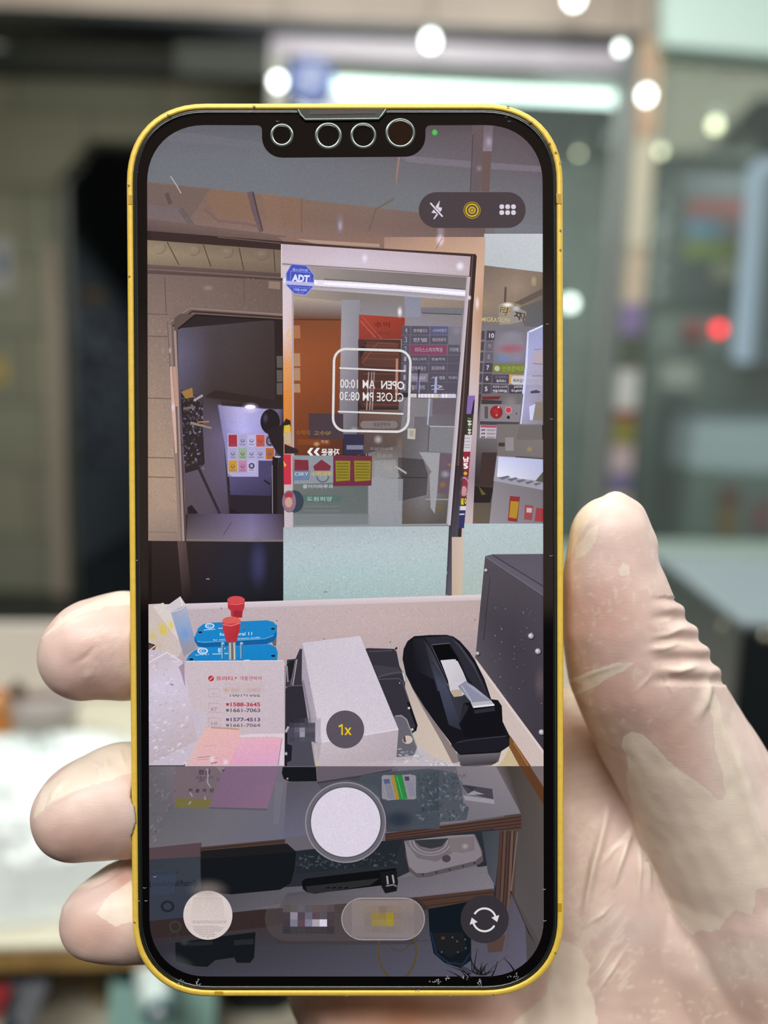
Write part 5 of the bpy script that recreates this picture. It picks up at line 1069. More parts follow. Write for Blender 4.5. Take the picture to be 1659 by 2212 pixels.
# -- phones stacked on the counter
D.P(c2((195, 415), (285, 405), (330, 300), (420, 300), (420, 700), (180, 700)), '#3a363f'); D.P(c2((190, 470), (230, 430), (280, 420), (270, 600), (200, 640)), '#222026'); D.L(c2((300, 410), (255, 690)), 2.4, '#b0a9b2', 0.8); D.L(c2((195, 480), (205, 650)), 3, '#8b8690'); D.L(c2((285, 420), (235, 680)), 1.5, '#8c8890', 0.8)
D.P(c2((178, 720), (210, 695), (380, 685), (500, 1300), (175, 1300)), '#312d36'); D.L(c2((178, 720), (210, 693), (370, 685)), 2, '#5c5862')
D.P(c2((150, 1500), (170, 1420), (175, 1130), (200, 1100), (500, 1100), (520, 1700), (200, 1700), (150, 1650)), '#1c1a20'); D.P(c2((200, 1110), (480, 1110), (490, 1540), (195, 1540)), '#4c4a56'); D.P(c2((185, 1300), (250, 1320), (240, 1480), (180, 1500)), '#201e26')
D.L(c2((180, 1180), (210, 1120)), 5, '#a6a4b2'); D.soft(*c2((185, 1405))[0], 4, 5, '#d9d7e4', 0.9)
D.P(c2((1020, 300), (1050, 292), (1320, 300), (1350, 330), (1380, 480), (1440, 600), (1440, 760), (1100, 760)), '#35323b'); D.P(c2((1100, 470), (1370, 500), (1405, 560), (1160, 600)), '#413e47'); D.L(c2((1335, 310), (1355, 285)), 4, '#2a272d'); D.L(c2((1060, 330), (1300, 318)), 2, '#53505a'); D.L(c2((1150, 600), (1280, 560), (1400, 545)), 3, '#55525c', 0.8)
D.L(c2((1415, 540), (1445, 650)), 5, '#8f8b92'); D.L(c2((1420, 550), (1440, 640)), 2, '#d8d4d8')
D.P(c2((1150, 620), (1380, 608), (1420, 650), (1570, 1100), (1560, 1160), (1520, 1190), (1300, 1190)), '#35323c'); D.L(c2((1160, 622), (1375, 612), (1415, 650), (1560, 1090)), 2, '#5c5863', 0.8); D.L(c2((1470, 860), (1560, 1110), (1545, 1165)), 5, '#17161b'); D.E(*c2((1480, 925))[0], 2.6, '#c9c5cc'); D.E(*c2((1515, 1150))[0], 2.4, '#d9d5dc'); D.E(*c2((1382, 660))[0], 1.2, '#c9c5cc')
D.P(c2((1320, 1010), (1400, 1000), (1455, 1040), (1590, 1400), (1560, 1440), (1340, 1500)), '#66636c'); D.L(c2((1340, 1008), (1400, 1003), (1455, 1045), (1590, 1400)), 2.4, '#9a969e'); D.E(*c2((1465, 1258))[0], 11, '#c6b8ae', 9); D.P(c2((1415, 1240), (1440, 1215), (1450, 1290), (1425, 1280)), '#54463e'); D.soft(*c2((1465, 1425))[0], 5, 5, '#8f8c98', 0.8)
# white box
tf = c2((355, 237), (965, 165), (1370, 1147), (560, 1285)); D.P(tf, '#cfc5d2'); D.G(*tf, [['#cbc2ce', '#d2c8d4'], ['#cdc4d0', '#cfc5d4'], ['#d2c8d4', '#cfc4d2'], ['#d6ccd8', '#cfc5d0']], 6, 8)
D.G(*c2((355, 237), (560, 1285), (515, 1700), (350, 620)), [['#a297a4', '#b5aab2'], ['#9b909e', '#aa9fa8']], 6, 4)
D.P(c2((355, 237), (395, 420), (520, 1290), (475, 1290), (350, 630)), '#a79cab'); D.P(c2((350, 620), (475, 1290), (500, 1300), (375, 640)), '#7e7484', 0.8)
D.G(*c2((560, 1285), (1370, 1147), (1345, 1480), (515, 1540)), ('#c6bac2', '#b9acb6', '#b3a5ab', '#bcaeb4'), 6, 4)
D.P(c2((515, 1530), (1348, 1470), (1345, 1545), (515, 1545)), '#bcadb4'); D.L(c2((560, 1285), (1370, 1148)), 2.4, '#ddd3dc'); D.L(c2((485, 1350), (520, 1560)), [3, 5], '#c9bc7e'); D.P(c2((475, 1290), (515, 1310), (520, 1545), (485, 1400)), '#b8abb2')
D.P(c2((480, 1100), (550, 1030), (550, 1280), (482, 1280)), '#b9adbd')
random.seed(5)
for i in range(6):
    for j in range(5):
        cc_ = [['#2c2a34', '#34323c', '#3d3b46', '#5a5664', '#9a92a2', '#a79fb2'], ['#3f3d48', '#484652', '#4f4c59', '#4a4854', '#4c4a57', '#b3a9b8'], ['#4c4a56', '#6a5c72', '#8f8c9a', '#57545f', '#55525e', '#b5abba'], ['#4a4854', '#54505e', '#9a98a6', '#4c4a57', '#45434f', '#b6acbb'], ['#45434f', '#4c4a57', '#54525f', '#504e5a', '#4b4955', '#b8aebc']][j][i]
        D.P(c2((218 + i * 55, 1030 + j * 50), (273 + i * 55, 1030 + j * 50), (273 + i * 55, 1080 + j * 50), (218 + i * 55, 1080 + j * 50)), cc_, 0.95 if j else 0.5)
# white card with the phone numbers
D.RR(399.5, 1428, 614.5, 1672, 4, '#c9b8c0'); D.G((400, 1432), (614, 1430), (614, 1655), (400, 1655), [['#c9bac2', '#c9bbc4'], ['#cbb8be', '#c6b6c0'], ['#cfb8ba', '#c3b1ba']], 4, 6); D.L([(402, 1428.5), (612, 1427)], 1.6, '#e6d8de')
D.E(*c1((690, 910))[0], 6.2, '#b0323c'); D.L(c1((675, 925), (705, 895)), 1.8, '#e8b8bc')
D.T('프리티.*', *c1((738, 888))[0], *c1((940, 930))[0], '#b8404a', 0.02); D.T('개통연락처', *c1((965, 888))[0], *c1((1172, 928))[0], '#b8505a', 0.01)
D.T('1661-7062', *c1((870, 1030))[0], *c1((1160, 1085))[0], '#7c6f7a', 0.02)
D.P(c1((825, 950), (1200, 950), (1200, 1062), (825, 1062)), '#c7b5ba')
for x_, c_ in ((835, '#c09a80'), (900, '#c0a090'), (940, '#bda4a0'), (1060, '#c3a09a'), (1110, '#b39a9c'), (1000, '#c2b0b4'), (1150, '#baa8ac')): D.soft(*c1((x_, 1020))[0], 9, 8, c_, 0.85)
for y_, t_, c_, h_ in ((1138, '1588-3645', '#b03a4e', 40), (1195, '1661-7063', '#6a5f72', 38), (1285, '1577-4513', '#5c4a72', 36), (1340, '1661-7064', '#7a6c7c', 34)):
    D.T(t_, *c1((876, y_))[0], *c1((1160, y_ + h_))[0], c_, 0.03); D.E(*c1((848, y_ + h_ * 0.6))[0], 3.2, c_, 2.4, n=10); D.L(c1((832, y_ + h_ * 0.3), (864, y_ + h_ * 0.3)), 2, c_)
for y0_, y1_, t_, c_ in ((1010, 1085, 'SKT', '#c9a080'), (1148, 1235, 'KT', '#b0606c'), (1288, 1365, 'LG', '#6a5f72')):
    pts_ = [*c1((668, y0_), (775, y0_), (775, y1_), (668, y1_), (668, y0_))]; D.L(pts_, 1.0, '#a899a4'); D.T(t_, *c1((692, y0_ + 38))[0], *c1((750, y1_ - 14))[0], c_, 0.02, a=0.8)
D.P(c1((968, 1440), (1390, 1435), (1385, 1740), (1340, 1740), (1365, 1475)), '#d9cad6', 0.9)
D.P(c1((800, 1480), (1365, 1480), (1325, 1740), (700, 1740)), '#dca5bc'); D.G(*c1((960, 1480), (1365, 1480), (1325, 1740), (900, 1740)), ('#e0afc0', '#e6a9bc', '#d6a4c6', '#dba0be'), 5, 4); D.L(c1((965, 1462), (1385, 1455)), 5, '#ddcad2'); D.L(c1((1368, 1480), (1330, 1740)), 1.5, '#8f7f9c')
D.P(c1((640, 1375), (970, 1400), (960, 1510), (860, 1740), (480, 1740), (560, 1520)), '#dfb3b4'); D.G(*c1((640, 1400), (970, 1415), (860, 1740), (480, 1740)), ('#dfb4ae', '#e2b0b2', '#dda8b6', '#d9b0b4'), 5, 5, 0.8); D.L(c1((690, 1378), (960, 1395)), 3.5, '#b8917c', 0.9)
D.L(c1((560, 1665), (690, 1655)), 1.5, '#8f6f70', 0.8); D.L(c1((555, 1690), (750, 1672)), 1.2, '#a08084', 0.7); D.L(c1((690, 1722), (750, 1710)), 2.5, '#6f5660', 0.8); D.L(c1((620, 1560), (740, 1545)), 1.2, '#b08c90', 0.6); D.soft(*c1((700, 1680))[0], 9, 10, '#e3dbe2', 0.8); D.soft(*c1((830, 1710))[0], 8, 9, '#e6dde6', 0.8)
# bubble wrap
bw = c1((60, 640), (110, 635), (200, 640), (300, 690), (410, 755), (380, 800), (440, 940), (440, 1170), (640, 1230), (640, 1330), (560, 1520), (430, 1740), (60, 1740))
D.P(bw, '#c6bac8'); D.G(*c1((80, 700), (420, 760), (560, 1500), (80, 1740)), [['#c9b8be', '#d0c2d2'], ['#cfc4d8', '#cfc3d8'], ['#c9bfcf', '#cdbfcd'], ['#c0b4c2', '#c6b6c0'], ['#b8abb6', '#c3b0b6']], 6, 10)
random.seed(21)
for _ in range(120):
    x_ = random.uniform(318, 430); y_ = random.uniform(1410, 1650)
    if x_ > 380 + (y_ - 1400) * 0.18: continue
    D.soft(x_, y_, random.uniform(3, 9), random.uniform(1.2, 3.5), random.choice(['#ece4f0', '#dcd2e2', '#a99ca8', '#b5a9b6', '#e2d9ea']), 0.75, n=12, rings=3, rot=random.uniform(-0.9, 0.3))
D.L(c1((90, 760), (270, 660), (410, 750)), 2.5, '#e9dfe8', 0.8); D.L(c1((170, 590), (100, 640)), 3, '#d0b8b4'); D.L(c1((300, 960), (330, 975)), 2, '#6f6276'); D.soft(*c1((180, 1000))[0], 30, 30, '#d6ccdf', 0.5)
D.P(c1((430, 760), (445, 1000), (400, 850), (380, 800)), '#8d6f86', 0.7)
# tape dispenser
dis = c3((205, 1010), (215, 920), (250, 850), (310, 805), (450, 795), (600, 793), (660, 808), (720, 850), (800, 940), (860, 1030), (940, 1190), (1000, 1370), (1060, 1378), (1095, 1430), (1102, 1570), (1165, 1700), (1160, 1790), (1070, 1850), (720, 1870), (690, 1840), (620, 1740), (500, 1580), (400, 1440), (300, 1280), (235, 1150))
D.P(c3((690, 1830), (1100, 1800), (1065, 1930), (1000, 1965), (760, 1975), (715, 1960)), '#5a555c'); D.G(*c3((700, 1860), (1080, 1840), (1040, 1945), (730, 1970)), ('#6c666c', '#726c72', '#3a363c', '#46424a'), 4, 3)
D.P(c3((640, 1780), (700, 1870), (720, 1960), (650, 1940), (560, 1760), (380, 1440), (270, 1230)), '#6b6267', 0.8)
D.P(dis, '#17161d')
D.G(*c3((300, 830), (640, 800), (560, 1230), (300, 1100)), ('#24232b', '#33323d', '#33333f', '#15151b'), 4, 4, 0.8)
D.G(*c3((390, 820), (470, 890), (640, 1240), (520, 1300)), [['#2b2a33', '#3a3a46'], ['#343540', '#474854'], ['#3b3d4a', '#4e5060']], 4, 6)
D.G(*c3((450, 1000), (560, 1150), (760, 1660), (620, 1600)), [['#2c2d38', '#363845'], ['#454a5c', '#484d60'], ['#43475a', '#3d4050'], ['#363844', '#2c2d36']], 4, 6, 0.9)
D.P(c3((400, 820), (640, 800), (700, 860), (830, 1030), (920, 1200), (990, 1370), (830, 1240), (720, 1040), (640, 880), (470, 880)), '#2d2c36'); D.P(c3((650, 830), (720, 880), (850, 1060), (960, 1330), (850, 1100), (740, 940)), '#444552', 0.8)
D.G(*c3((600, 1250), (800, 1240), (990, 1380), (720, 1590)), ('#3a3b46', '#2e2e38', '#22222a', '#33333e'), 4, 4)
D.P(c3((468, 885), (625, 872), (700, 985), (805, 1225), (620, 1240), (560, 1090)), '#0a0a0e'); D.L(c3((470, 882), (630, 868)), 2.2, '#55545e'); D.L(c3((395, 825), (450, 890), (610, 1225)), 2, '#0a0a0e')
D.L(c3((630, 880), (700, 985), (800, 1215)), 3, '#23232b')
tr = c3((545, 1022), (660, 1012), (700, 1030), (745, 1120), (790, 1230), (770, 1320), (735, 1342), (665, 1350), (630, 1290), (610, 1190)); D.P(tr, '#cac4cc')
D.G(*c3((548, 1025), (680, 1012), (770, 1200), (625, 1235)), ('#d6d0d8', '#cfcad2', '#c0bac4', '#cdc6ce'), 4, 5); D.P(c3((640, 1290), (745, 1280), (735, 1340), (665, 1350)), '#b5a58f')
D.P(c3((700, 1255), (770, 1205), (850, 1260), (1000, 1380), (830, 1412)), '#8b8ca2'); D.L(c3((735, 1250), (835, 1405)), 2, '#b6b4c4'); D.P(c3((760, 1225), (850, 1260), (980, 1375), (900, 1330)), '#a2a3b8', 0.8)
D.P(c3((755, 1405), (830, 1395), (1045, 1378), (1095, 1435), (1102, 1570), (1112, 1680), (1060, 1700), (770, 1722), (710, 1590)), '#131218'); D.P(c3((845, 1470), (1030, 1440), (1035, 1475), (850, 1500)), '#2e2c36'); D.P(c3((760, 1408), (800, 1440), (720, 1590), (712, 1580)), '#2a2932')
D.P(c3((815, 1398), (1000, 1382), (1030, 1425), (838, 1448)), '#b5b1b8'); D.L(c3((840, 1440), (1028, 1420)), 4, '#e0dce2')
D.P(c3((640, 1780), (720, 1740), (1080, 1700), (1160, 1720), (1165, 1780), (1060, 1835), (720, 1855), (680, 1835)), '#1e1c24'); D.L(c3((690, 1760), (800, 1735), (1140, 1700)), 2, '#3b3944')
# plastic bag on the desk edge (upper part)
D.P(c2((1345, 1500), (1520, 1460), (1570, 1330), (1659, 1380), (1700, 1545), (1345, 1545)), '#c4b8c2', 0.8)
D.P(c3((150, 1890), (370, 1870), (350, 1800), (480, 1880), (640, 1950), (720, 1930), (720, 1975), (100, 1975)), '#c0b4bc', 0.8)
random.seed(8)
for _ in range(70): x_ = random.uniform(860, 985); y_ = 1655 - random.uniform(0, 30) * max(0.15, 1 - (x_ - 860) / 140.0) - (8 if x_ < 930 else 0); D.soft(x_, y_, random.uniform(3, 8), random.uniform(1.5, 3), random.choice(['#8f9cae', '#e6e2ea', '#aab4c4', '#d2c8cc']), 0.8, n=12, rings=3, rot=random.uniform(-1, 1))

# ---------------------------------------------------------------- dimmed lower part
D.G((300, 1655), (1190, 1655), (1190, 2130), (300, 2130), [['#6a646c', '#6c6872', '#706b75', '#57515a'], ['#605c66', '#66626c', '#6a6670', '#555058'], ['#3a3a42', '#3f3e48', '#4a4852', '#4f4b53'], ['#3f3e49', '#4c4a57', '#525060', '#4e4a54']], 16, 12)
D.G((300, 1655), (700, 1655), (620, 1820), (300, 1835), [['#615c62', '#7a6e78', '#6d6973'], ['#5c5a60', '#6a6870', '#6a6875'], ['#6a656a', '#6e6a72', '#67667a']], 8, 6)
D.G((620, 1690), (1010, 1655), (1010, 1775), (612, 1815), ('#4d4a54', '#6b6670', '#7a737c', '#66647a'), 6, 4, 0.8)
# right side walls under the desk
D.P([(1068, 1655), (1190, 1655), (1190, 2120), (1150, 2090), (1100, 1900), (1120, 1760)], '#4f4847'); D.G((1080, 1655), (1180, 1655), (1180, 2060), (1105, 1925), ('#3e3630', '#57504c', '#524d50', '#56504f'), 5, 6)
D.P([(1123, 1655), (1152, 1655), (1180, 1715), (1180, 1748)], '#5c3a26'); D.P([(1145, 1655), (1190, 1655), (1190, 1725)], '#75696a')
D.G((1062, 1655), (1095, 1655), (1128, 1750), (1110, 1750), ('#6f6870', '#4a423e', '#463f3c', '#6f6870'), 3, 3)
D.P([(985, 1655), (1072, 1655), (1125, 1757), (1009, 1772), (1000, 1720)], '#7b747c'); D.G((990, 1657), (1070, 1656), (1124, 1757), (1010, 1770), ('#7e777e', '#857e84', '#7a747d', '#726c76'), 4, 4)
# desk front edge of ply
def ply(x0, ya0, yb0, x1, ya1, yb1, base='#4c3730', st='#3a2823', n=4):
    D.P([(x0, ya0), (x1, ya1), (x1, yb1), (x0, yb0)], base)
    for i in range(n): v = (i + 0.6) / n; D.L([(x0, ya0 * (1 - v) + yb0 * v), (x1, ya1 * (1 - v) + yb1 * v)], 2.2, st)
D.P([(300, 1834), (435, 1820), (435, 1852), (300, 1866)], '#55444a')
ply(432, 1830, 1862, 618, 1812, 1842, '#4a3a33'); D.P([(616, 1808), (680, 1803), (680, 1830), (616, 1838)], '#65606a'); ply(832, 1800, 1822, 1126, 1760, 1790, '#513a34'); D.L([(470, 1838), (478, 1855)], 3, '#221a18')
# box foot, phone foot, shadows
D.P(c2((515, 1545), (1345, 1545), (1290, 1572), (900, 1640), (512, 1705)), '#645b66'); D.P(c2((150, 1545), (500, 1545), (510, 1695), (220, 1700), (160, 1670), (140, 1610)), '#17181c'); D.L(c2((515, 1712), (900, 1655), (1300, 1580)), 4, '#36343c', 0.8)
D.P([(684, 1690), (860, 1660), (840, 1700), (700, 1712)], '#3c3a42', 0.35)
D.soft(621, 1682, 3, 3, '#c9c9d0', 0.8)
# papers and wrap at left
D.P([(480, 1657), (602, 1657), (577, 1746), (452, 1743)], '#806380'); D.G((480, 1657), (602, 1657), (577, 1746), (455, 1743), ('#7c647c', '#816680', '#866680', '#7a6078'), 5, 4); D.P([(378, 1657), (485, 1657), (455, 1740), (372, 1735)], '#75646c', 0.85); D.P([(381, 1724), (458, 1727), (450, 1747), (376, 1744)], '#726a40'); D.L([(452, 1745), (577, 1749)], 4, '#5e5263', 0.8)
KB = K(380, 1560, 6.9125)
D.T('협심', 0, 0, 0, 0, '#4c3c48', 0.03, quad=KB((340, 710), (515, 705), (505, 780), (330, 785))); D.T('시술소개소', 0, 0, 0, 0, '#57465a', 0.02, quad=KB((290, 800), (575, 800), (560, 850), (285, 860)))
D.T('A', 0, 0, 0, 0, '#57465a', 0.0, quad=KB((600, 815), (660, 815), (665, 890), (600, 890)), a=0.6)
for i, g_ in enumerate('한솔작성'): D.T(g_, 0, 0, 0, 0, '#463844', 0.03, quad=KB((190 + i * 103, 990), (255 + i * 103, 990), (248 + i * 103, 1050), (185 + i * 103, 1052)))
D.L(KB((340, 890), (420, 860)), 3, '#57465a', 0.8); D.P(KB((600, 670), (730, 670), (690, 760)), '#9a8f98', 0.5); D.P(KB((680, 700), (735, 710), (700, 755)), '#4a3d4c', 0.8)
for pts_ in (((465, 690), (480, 800), (470, 900), (515, 970)), ((210, 1040), (245, 1110)), ((430, 1110), (440, 1160)), ((225, 1180), (190, 1230))): D.L(KB(*pts_), 3, '#a79ca6', 0.7)
D.G((300, 1656), (378, 1656), (372, 1740), (300, 1830), ('#5c585c', '#77707a', '#625e64', '#66636a'), 4, 5, 0.8)
random.seed(31)
for _ in range(90):
    x_ = random.uniform(318, 395); y_ = random.uniform(1660, 1820)
    if x_ > 400 - (y_ - 1660) * 0.4: continue
    D.soft(x_, y_, random.uniform(4, 10), random.uniform(1.2, 3), random.choice(['#857e88', '#6c666e', '#504b52', '#948c96']), 0.6, n=12, rings=3, rot=random.uniform(-1.3, -0.5))
D.L([(395, 1745), (365, 1780), (345, 1822)], 5, '#5f6a62', 0.5)
D.P([(594, 1690), (612, 1690), (602, 1780), (590, 1780)], '#7a7688', 0.3)
# zip bag with labels
zb = c5((385, 90), (640, 70), (720, 80), (780, 90), (850, 100), (890, 200), (900, 330), (945, 360), (925, 455), (730, 470), (720, 520), (360, 520), (300, 300), (120, 180), (140, 120))
D.P(c5((30, 150), (300, 110), (385, 95), (620, 380), (720, 400), (725, 515), (330, 545), (260, 200)), '#45454e'); D.P(zb, '#474e57', 0.85); D.G(*c5((540, 100), (720, 90), (720, 380), (590, 395)), ('#4d555c', '#3f474f', '#363e48', '#3f4a54'), 4, 4, 0.8)
random.seed(14)
for _ in range(150):
    x_ = random.uniform(560, 930); y_ = random.uniform(95, 450); p_ = c5((x_, y_))[0]
    D.soft(p_[0], p_[1], random.uniform(3, 9), random.uniform(1.5, 4), random.choice(['#5c6873', '#333c46', '#6c7882', '#404a54', '#2b333c', '#7f8a94']), 0.7, n=12, rings=3, rot=random.uniform(0, 3.1))
D.soft(*c5((420, 450))[0], 44, 26, '#2c3441', 0.95, core=0.2)
D.RR(*c5((293, 118))[0], *c5((548, 300))[0], 5, '#8a8790')
lab = c5((290, 130), (515, 112), (552, 290), (330, 308)); D.P(lab, '#8b8994'); D.P(c5((358, 122), (395, 120), (430, 300), (398, 302)), '#a08338'); D.P(c5((385, 120), (445, 115), (485, 295), (425, 300)), '#2c8040')
for i in range(5): D.L(c5((310 + i * 10, 160), (345 + i * 10, 295)), 1.6, '#6c6880', 0.7); D.L(c5((478 + i * 10, 170), (505 + i * 9, 275)), 1.6, '#77748a', 0.7)
D.P(c5((305, 150), (350, 146), (356, 180), (312, 184)), '#5a5680'); D.P(c5((462, 130), (495, 128), (500, 160), (468, 162)), '#4f3a5c'); D.L(c5((405, 130), (448, 290)), 2, '#4fa85c')
# steel scrap of tape blade
D.P(c5((880, 185), (1118, 222), (1135, 335), (910, 300), (900, 260)), '#6c6971'); D.P(c5((905, 190), (1118, 222), (1125, 300), (1000, 270)), '#46434c'); D.P(c5((900, 270), (1130, 300), (1135, 335), (915, 305)), '#97929a'); D.P(c5((885, 190), (1000, 210), (940, 260)), '#35333b', 0.8); D.P(c5((980, 235), (1060, 262), (920, 268)), '#9d98a2', 0.8)
# shelf below
D.P([(300, 1866), (432, 1852), (640, 1838), (1068, 1790), (1080, 1900), (1060, 1990), (300, 2010)], '#2a2c33')
D.G((300, 1935), (1067, 1890), (1067, 1925), (300, 2000), [['#3b3a40', '#55525a', '#6f6a72', '#77717a'], ['#45434a', '#5f5c64', '#6a656d', '#716c75']], 12, 4)
D.P([(860, 1895), (1000, 1830), (1067, 1920), (900, 1948), (560, 1962)], '#6c6770'); D.G((620, 1930), (1055, 1870), (1068, 1918), (600, 1965), ('#4d4b52', '#746e76', '#7b757e', '#5b5860'), 6, 3)
D.G((300, 1858), (432, 1850), (436, 1990), (300, 2005), ('#363a42', '#3a4048', '#353a48', '#383c4a'), 4, 4)
D.T('kimswoo', 0, 0, 0, 0, '#20232a', 0.01, quad=[(326, 1880), (383, 1876), (383, 1888), (326, 1892)]); D.T('(sook/yul/hani)', 0, 0, 0, 0, '#1c2028', 0.01, quad=[(323, 1903), (424, 1900), (424, 1918), (323, 1919)]); D.P([(326, 1880), (382, 1880), (376, 1930), (326, 1935)], '#3a4356', 0.5); D.ring(362, 1958, 9, 15, '#23262f', ky=0.85)
D.P([(434, 1852), (640, 1838), (636, 1880), (628, 1908), (605, 1922), (500, 1932), (434, 1925)], '#14171b'); D.P([(434, 1838), (620, 1822), (640, 1840), (434, 1856)], '#1d1d20')
D.P([(640, 1838), (870, 1812), (850, 1870), (760, 1875), (640, 1888)], '#23272e')
random.seed(9)
for _ in range(130):
    x_ = random.uniform(642, 858); y_ = 1872 - (x_ - 640) * 0.03 + random.uniform(-24, 6); D.soft(x_, y_, random.uniform(3, 7), random.uniform(1.5, 3.2), random.choice(['#4a525a', '#2a3037', '#59616a', '#3a4149']), 0.75, n=12, rings=3, rot=random.uniform(0, 3.1))
D.P([(652, 1904), (660, 1898), (855, 1875), (858, 1888), (830, 1912), (680, 1930), (664, 1928), (654, 1920)], '#0e1013'); D.P([(660, 1915), (820, 1897), (800, 1912), (680, 1931), (664, 1928)], '#2b2a2c'); 
for x_ in (705, 718, 731, 744): D.L([(x_, 1918), (x_ + 8, 1917)], 2.4, '#0c0c0e')
D.P([(822, 1885), (855, 1880), (860, 1905), (857, 1925), (832, 1930), (824, 1915)], '#17171a'); D.L([(836, 1892), (838, 1910)], 4, '#98949c'); D.L([(848, 1890), (851, 1908)], 4, '#98949c'); D.L([(834, 1914), (850, 1911), (857, 1915)], 3, '#7d7a80')
# white charger with its coiled lead
D.P(c5((470, 640), (990, 560), (1045, 690), (1050, 760), (1020, 785), (640, 880), (560, 885), (500, 840), (470, 720)), '#575055'); D.P(c5((460, 610), (800, 570), (980, 560), (1030, 670), (1040, 720), (990, 760), (620, 850), (550, 850), (495, 800)), '#827a81')
p_ = c5((670, 620))[0]; D.P(c5((460, 610), (880, 590), (820, 700), (700, 765), (560, 740)), '#6d666d'); 
for r_, c_ in ((46, '#8d858b'), (42, '#6f686e'), (38, '#8f878d'), (33, '#655f65')): D.ring(p_[0] - 4, p_[1] - 4, r_ - 3, r_, c_, ky=0.72, t0=0, t1=180, n=30)
D.P(c5((530, 605), (790, 590), (740, 650), (660, 668), (580, 650)), '#343639'); D.P(c5((800, 590), (985, 575), (985, 680), (900, 700), (800, 690)), '#776d70'); D.soft(*c5((915, 650))[0], 10, 9, '#a59aa0', 0.8); D.E(*c5((775, 742))[0], 9.5, '#4a4044', 8)
for x_, y_ in ((600, 862), (700, 845), (800, 825), (900, 800), (985, 775)): D.E(*c5((x_, y_))[0], 2.4, '#3a3438')
ply(900, 1938, 1965, 1066, 1920, 1944, '#4b3730', n=2); D.P([(560, 1968), (900, 1938), (930, 1965), (930, 2000), (560, 2000)], '#3b2e2c')
D.G(*c5((1040, 540), (1180, 530), (1140, 950), (1085, 850)), ('#3b4048', '#444850', '#4e5058', '#454850'), 3, 4)
for i, (x_, c_) in enumerate(((1079, '#4c3833'), (1087, '#5c4640'), (1095, '#4a3630'), (1103, '#66504a'), (1110, '#50403a'))):
    D.L([(x_ + 4, 1795), (x_ - 3, 1930), (x_ - 14, 2050)], 9, c_)
for x_ in (1083, 1091, 1099, 1107): D.L([(x_ + 4, 1795), (x_ - 3, 1930), (x_ - 14, 2050)], 2, '#33241f')
D.L([(1118, 1798), (1104, 1925)], 3, '#7a6a66', 0.7)
# bottom shelf
D.G((300, 1990), (1066, 1960), (1100, 2125), (300, 2125), [['#3a3032', '#3c3032', '#40383a', '#46444c'], ['#2c2c34', '#3c3b43', '#494751', '#54525f'], ['#3c3c46', '#474652', '#504f5d', '#585668']], 14, 10)
D.P([(318, 1990), (560, 1965), (700, 1955), (700, 1990), (600, 2000), (318, 2030)], '#35292a'); D.P([(575, 2000), (900, 1955), (900, 2040), (600, 2040)], '#3d3537', 0.6)
D.L([(560, 2050), (760, 2040), (950, 2030)], 3, '#3f3d46', 0.6)
D.P(c4((340, 1370), (560, 1340), (780, 1310), (940, 1290), (930, 1480), (900, 1520), (800, 1520), (780, 1480), (640, 1500), (580, 1550), (480, 1545), (345, 1510)), '#15181c'); D.P(c4((780, 1350), (925, 1340), (925, 1380), (780, 1390)), '#24282c'); D.L(c4((440, 1380), (620, 1370)), 9, '#272f2c', 0.6); D.soft(*c4((410, 1370))[0], 14, 9, '#3f4440', 0.7)
D.ring(*c4((340, 1250))[0], 9, 13, '#3b3d38', 0.8); D.ring(*c4((330, 1330))[0], 8, 12, '#33352f', 0.6)
D.ring(858, 2052, 39, 43, '#55472c', 0.95, ky=1.55, t0=-45, t1=225); D.ring(862, 2030, 22, 25, '#4a3f2c', 0.7, t0=20, t1=160)
D.P(c5((640, 1120), (960, 1060), (960, 1500), (880, 1560), (760, 1520), (680, 1450), (650, 1300)), '#111820'); D.P(c5((680, 1300), (900, 1290), (930, 1420), (800, 1480), (700, 1420)), '#1c1e22'); D.L(c5((660, 1290), (700, 1450), (790, 1520), (900, 1530), (960, 1440)), 4, '#1c2a40'); D.soft(*c5((750, 1335))[0], 6, 5, '#7a4a34', 0.7)
for x_, y_ in ((855, 1360), (915, 1345), (920, 1410), (820, 1330), (740, 1440), (860, 1440)): D.E(*c5((x_, y_))[0], 2, '#5c6268', a=0.7)
D.L([(1103, 1925), (1135, 2000), (1165, 2060)], 2.5, '#2b2628'); D.G((1105, 1930), (1135, 2000), (1150, 2125), (1060, 2125), ('#56525e', '#5a5666', '#66627a', '#5a5666'), 4, 4, 0.8); D.P([(1135, 2005), (1180, 2080), (1180, 2120), (1140, 2120)], '#4a4648')
D.P([(1050, 2030), (1092, 2020), (1085, 2055), (1055, 2058)], '#54403a')
# a grey film of bloom at both lower corners
D.soft(390, 2080, 50, 20, '#4a4c50', 0.5, rot=0.5)
picture = D.build('display', phone)

# ---------------------------------------------------------------- camera app controls
def ui(name, label): 
    return Draw(), name, label
U = Draw(); U.RR(904.5, 415, 1135.5, 492.5, 38.7, '#4a4044'); pill = U.build('control_pill', picture, 'dark rounded pill holding three camera icons')
KT = t2
U = Draw()
bolt = KT((697, 772), (650, 842), (637, 862), (675, 866), (650, 905), (658, 908), (710, 842), (712, 824), (690, 822))
U.P(bolt, '#d8cfdf'); U.L(KT((628, 794), (716, 890)), 7, '#4a4044'); U.L(KT((632, 794), (714, 886)), 3.6, '#d8cfdf', cap=True); U.build('flash_off_icon', picture, 'white crossed lightning bolt icon')
U = Draw(); p_ = KT((928, 843))[0]
U.ring(*p_, 16.5, 18.6, '#8a7220', 0.9)
for i in range(40): t_ = i / 40 * 2 * math.pi; U.E(p_[0] + 17.6 * math.cos(t_), p_[1] + 17.6 * math.sin(t_), 0.9, '#c9a82c', n=6)
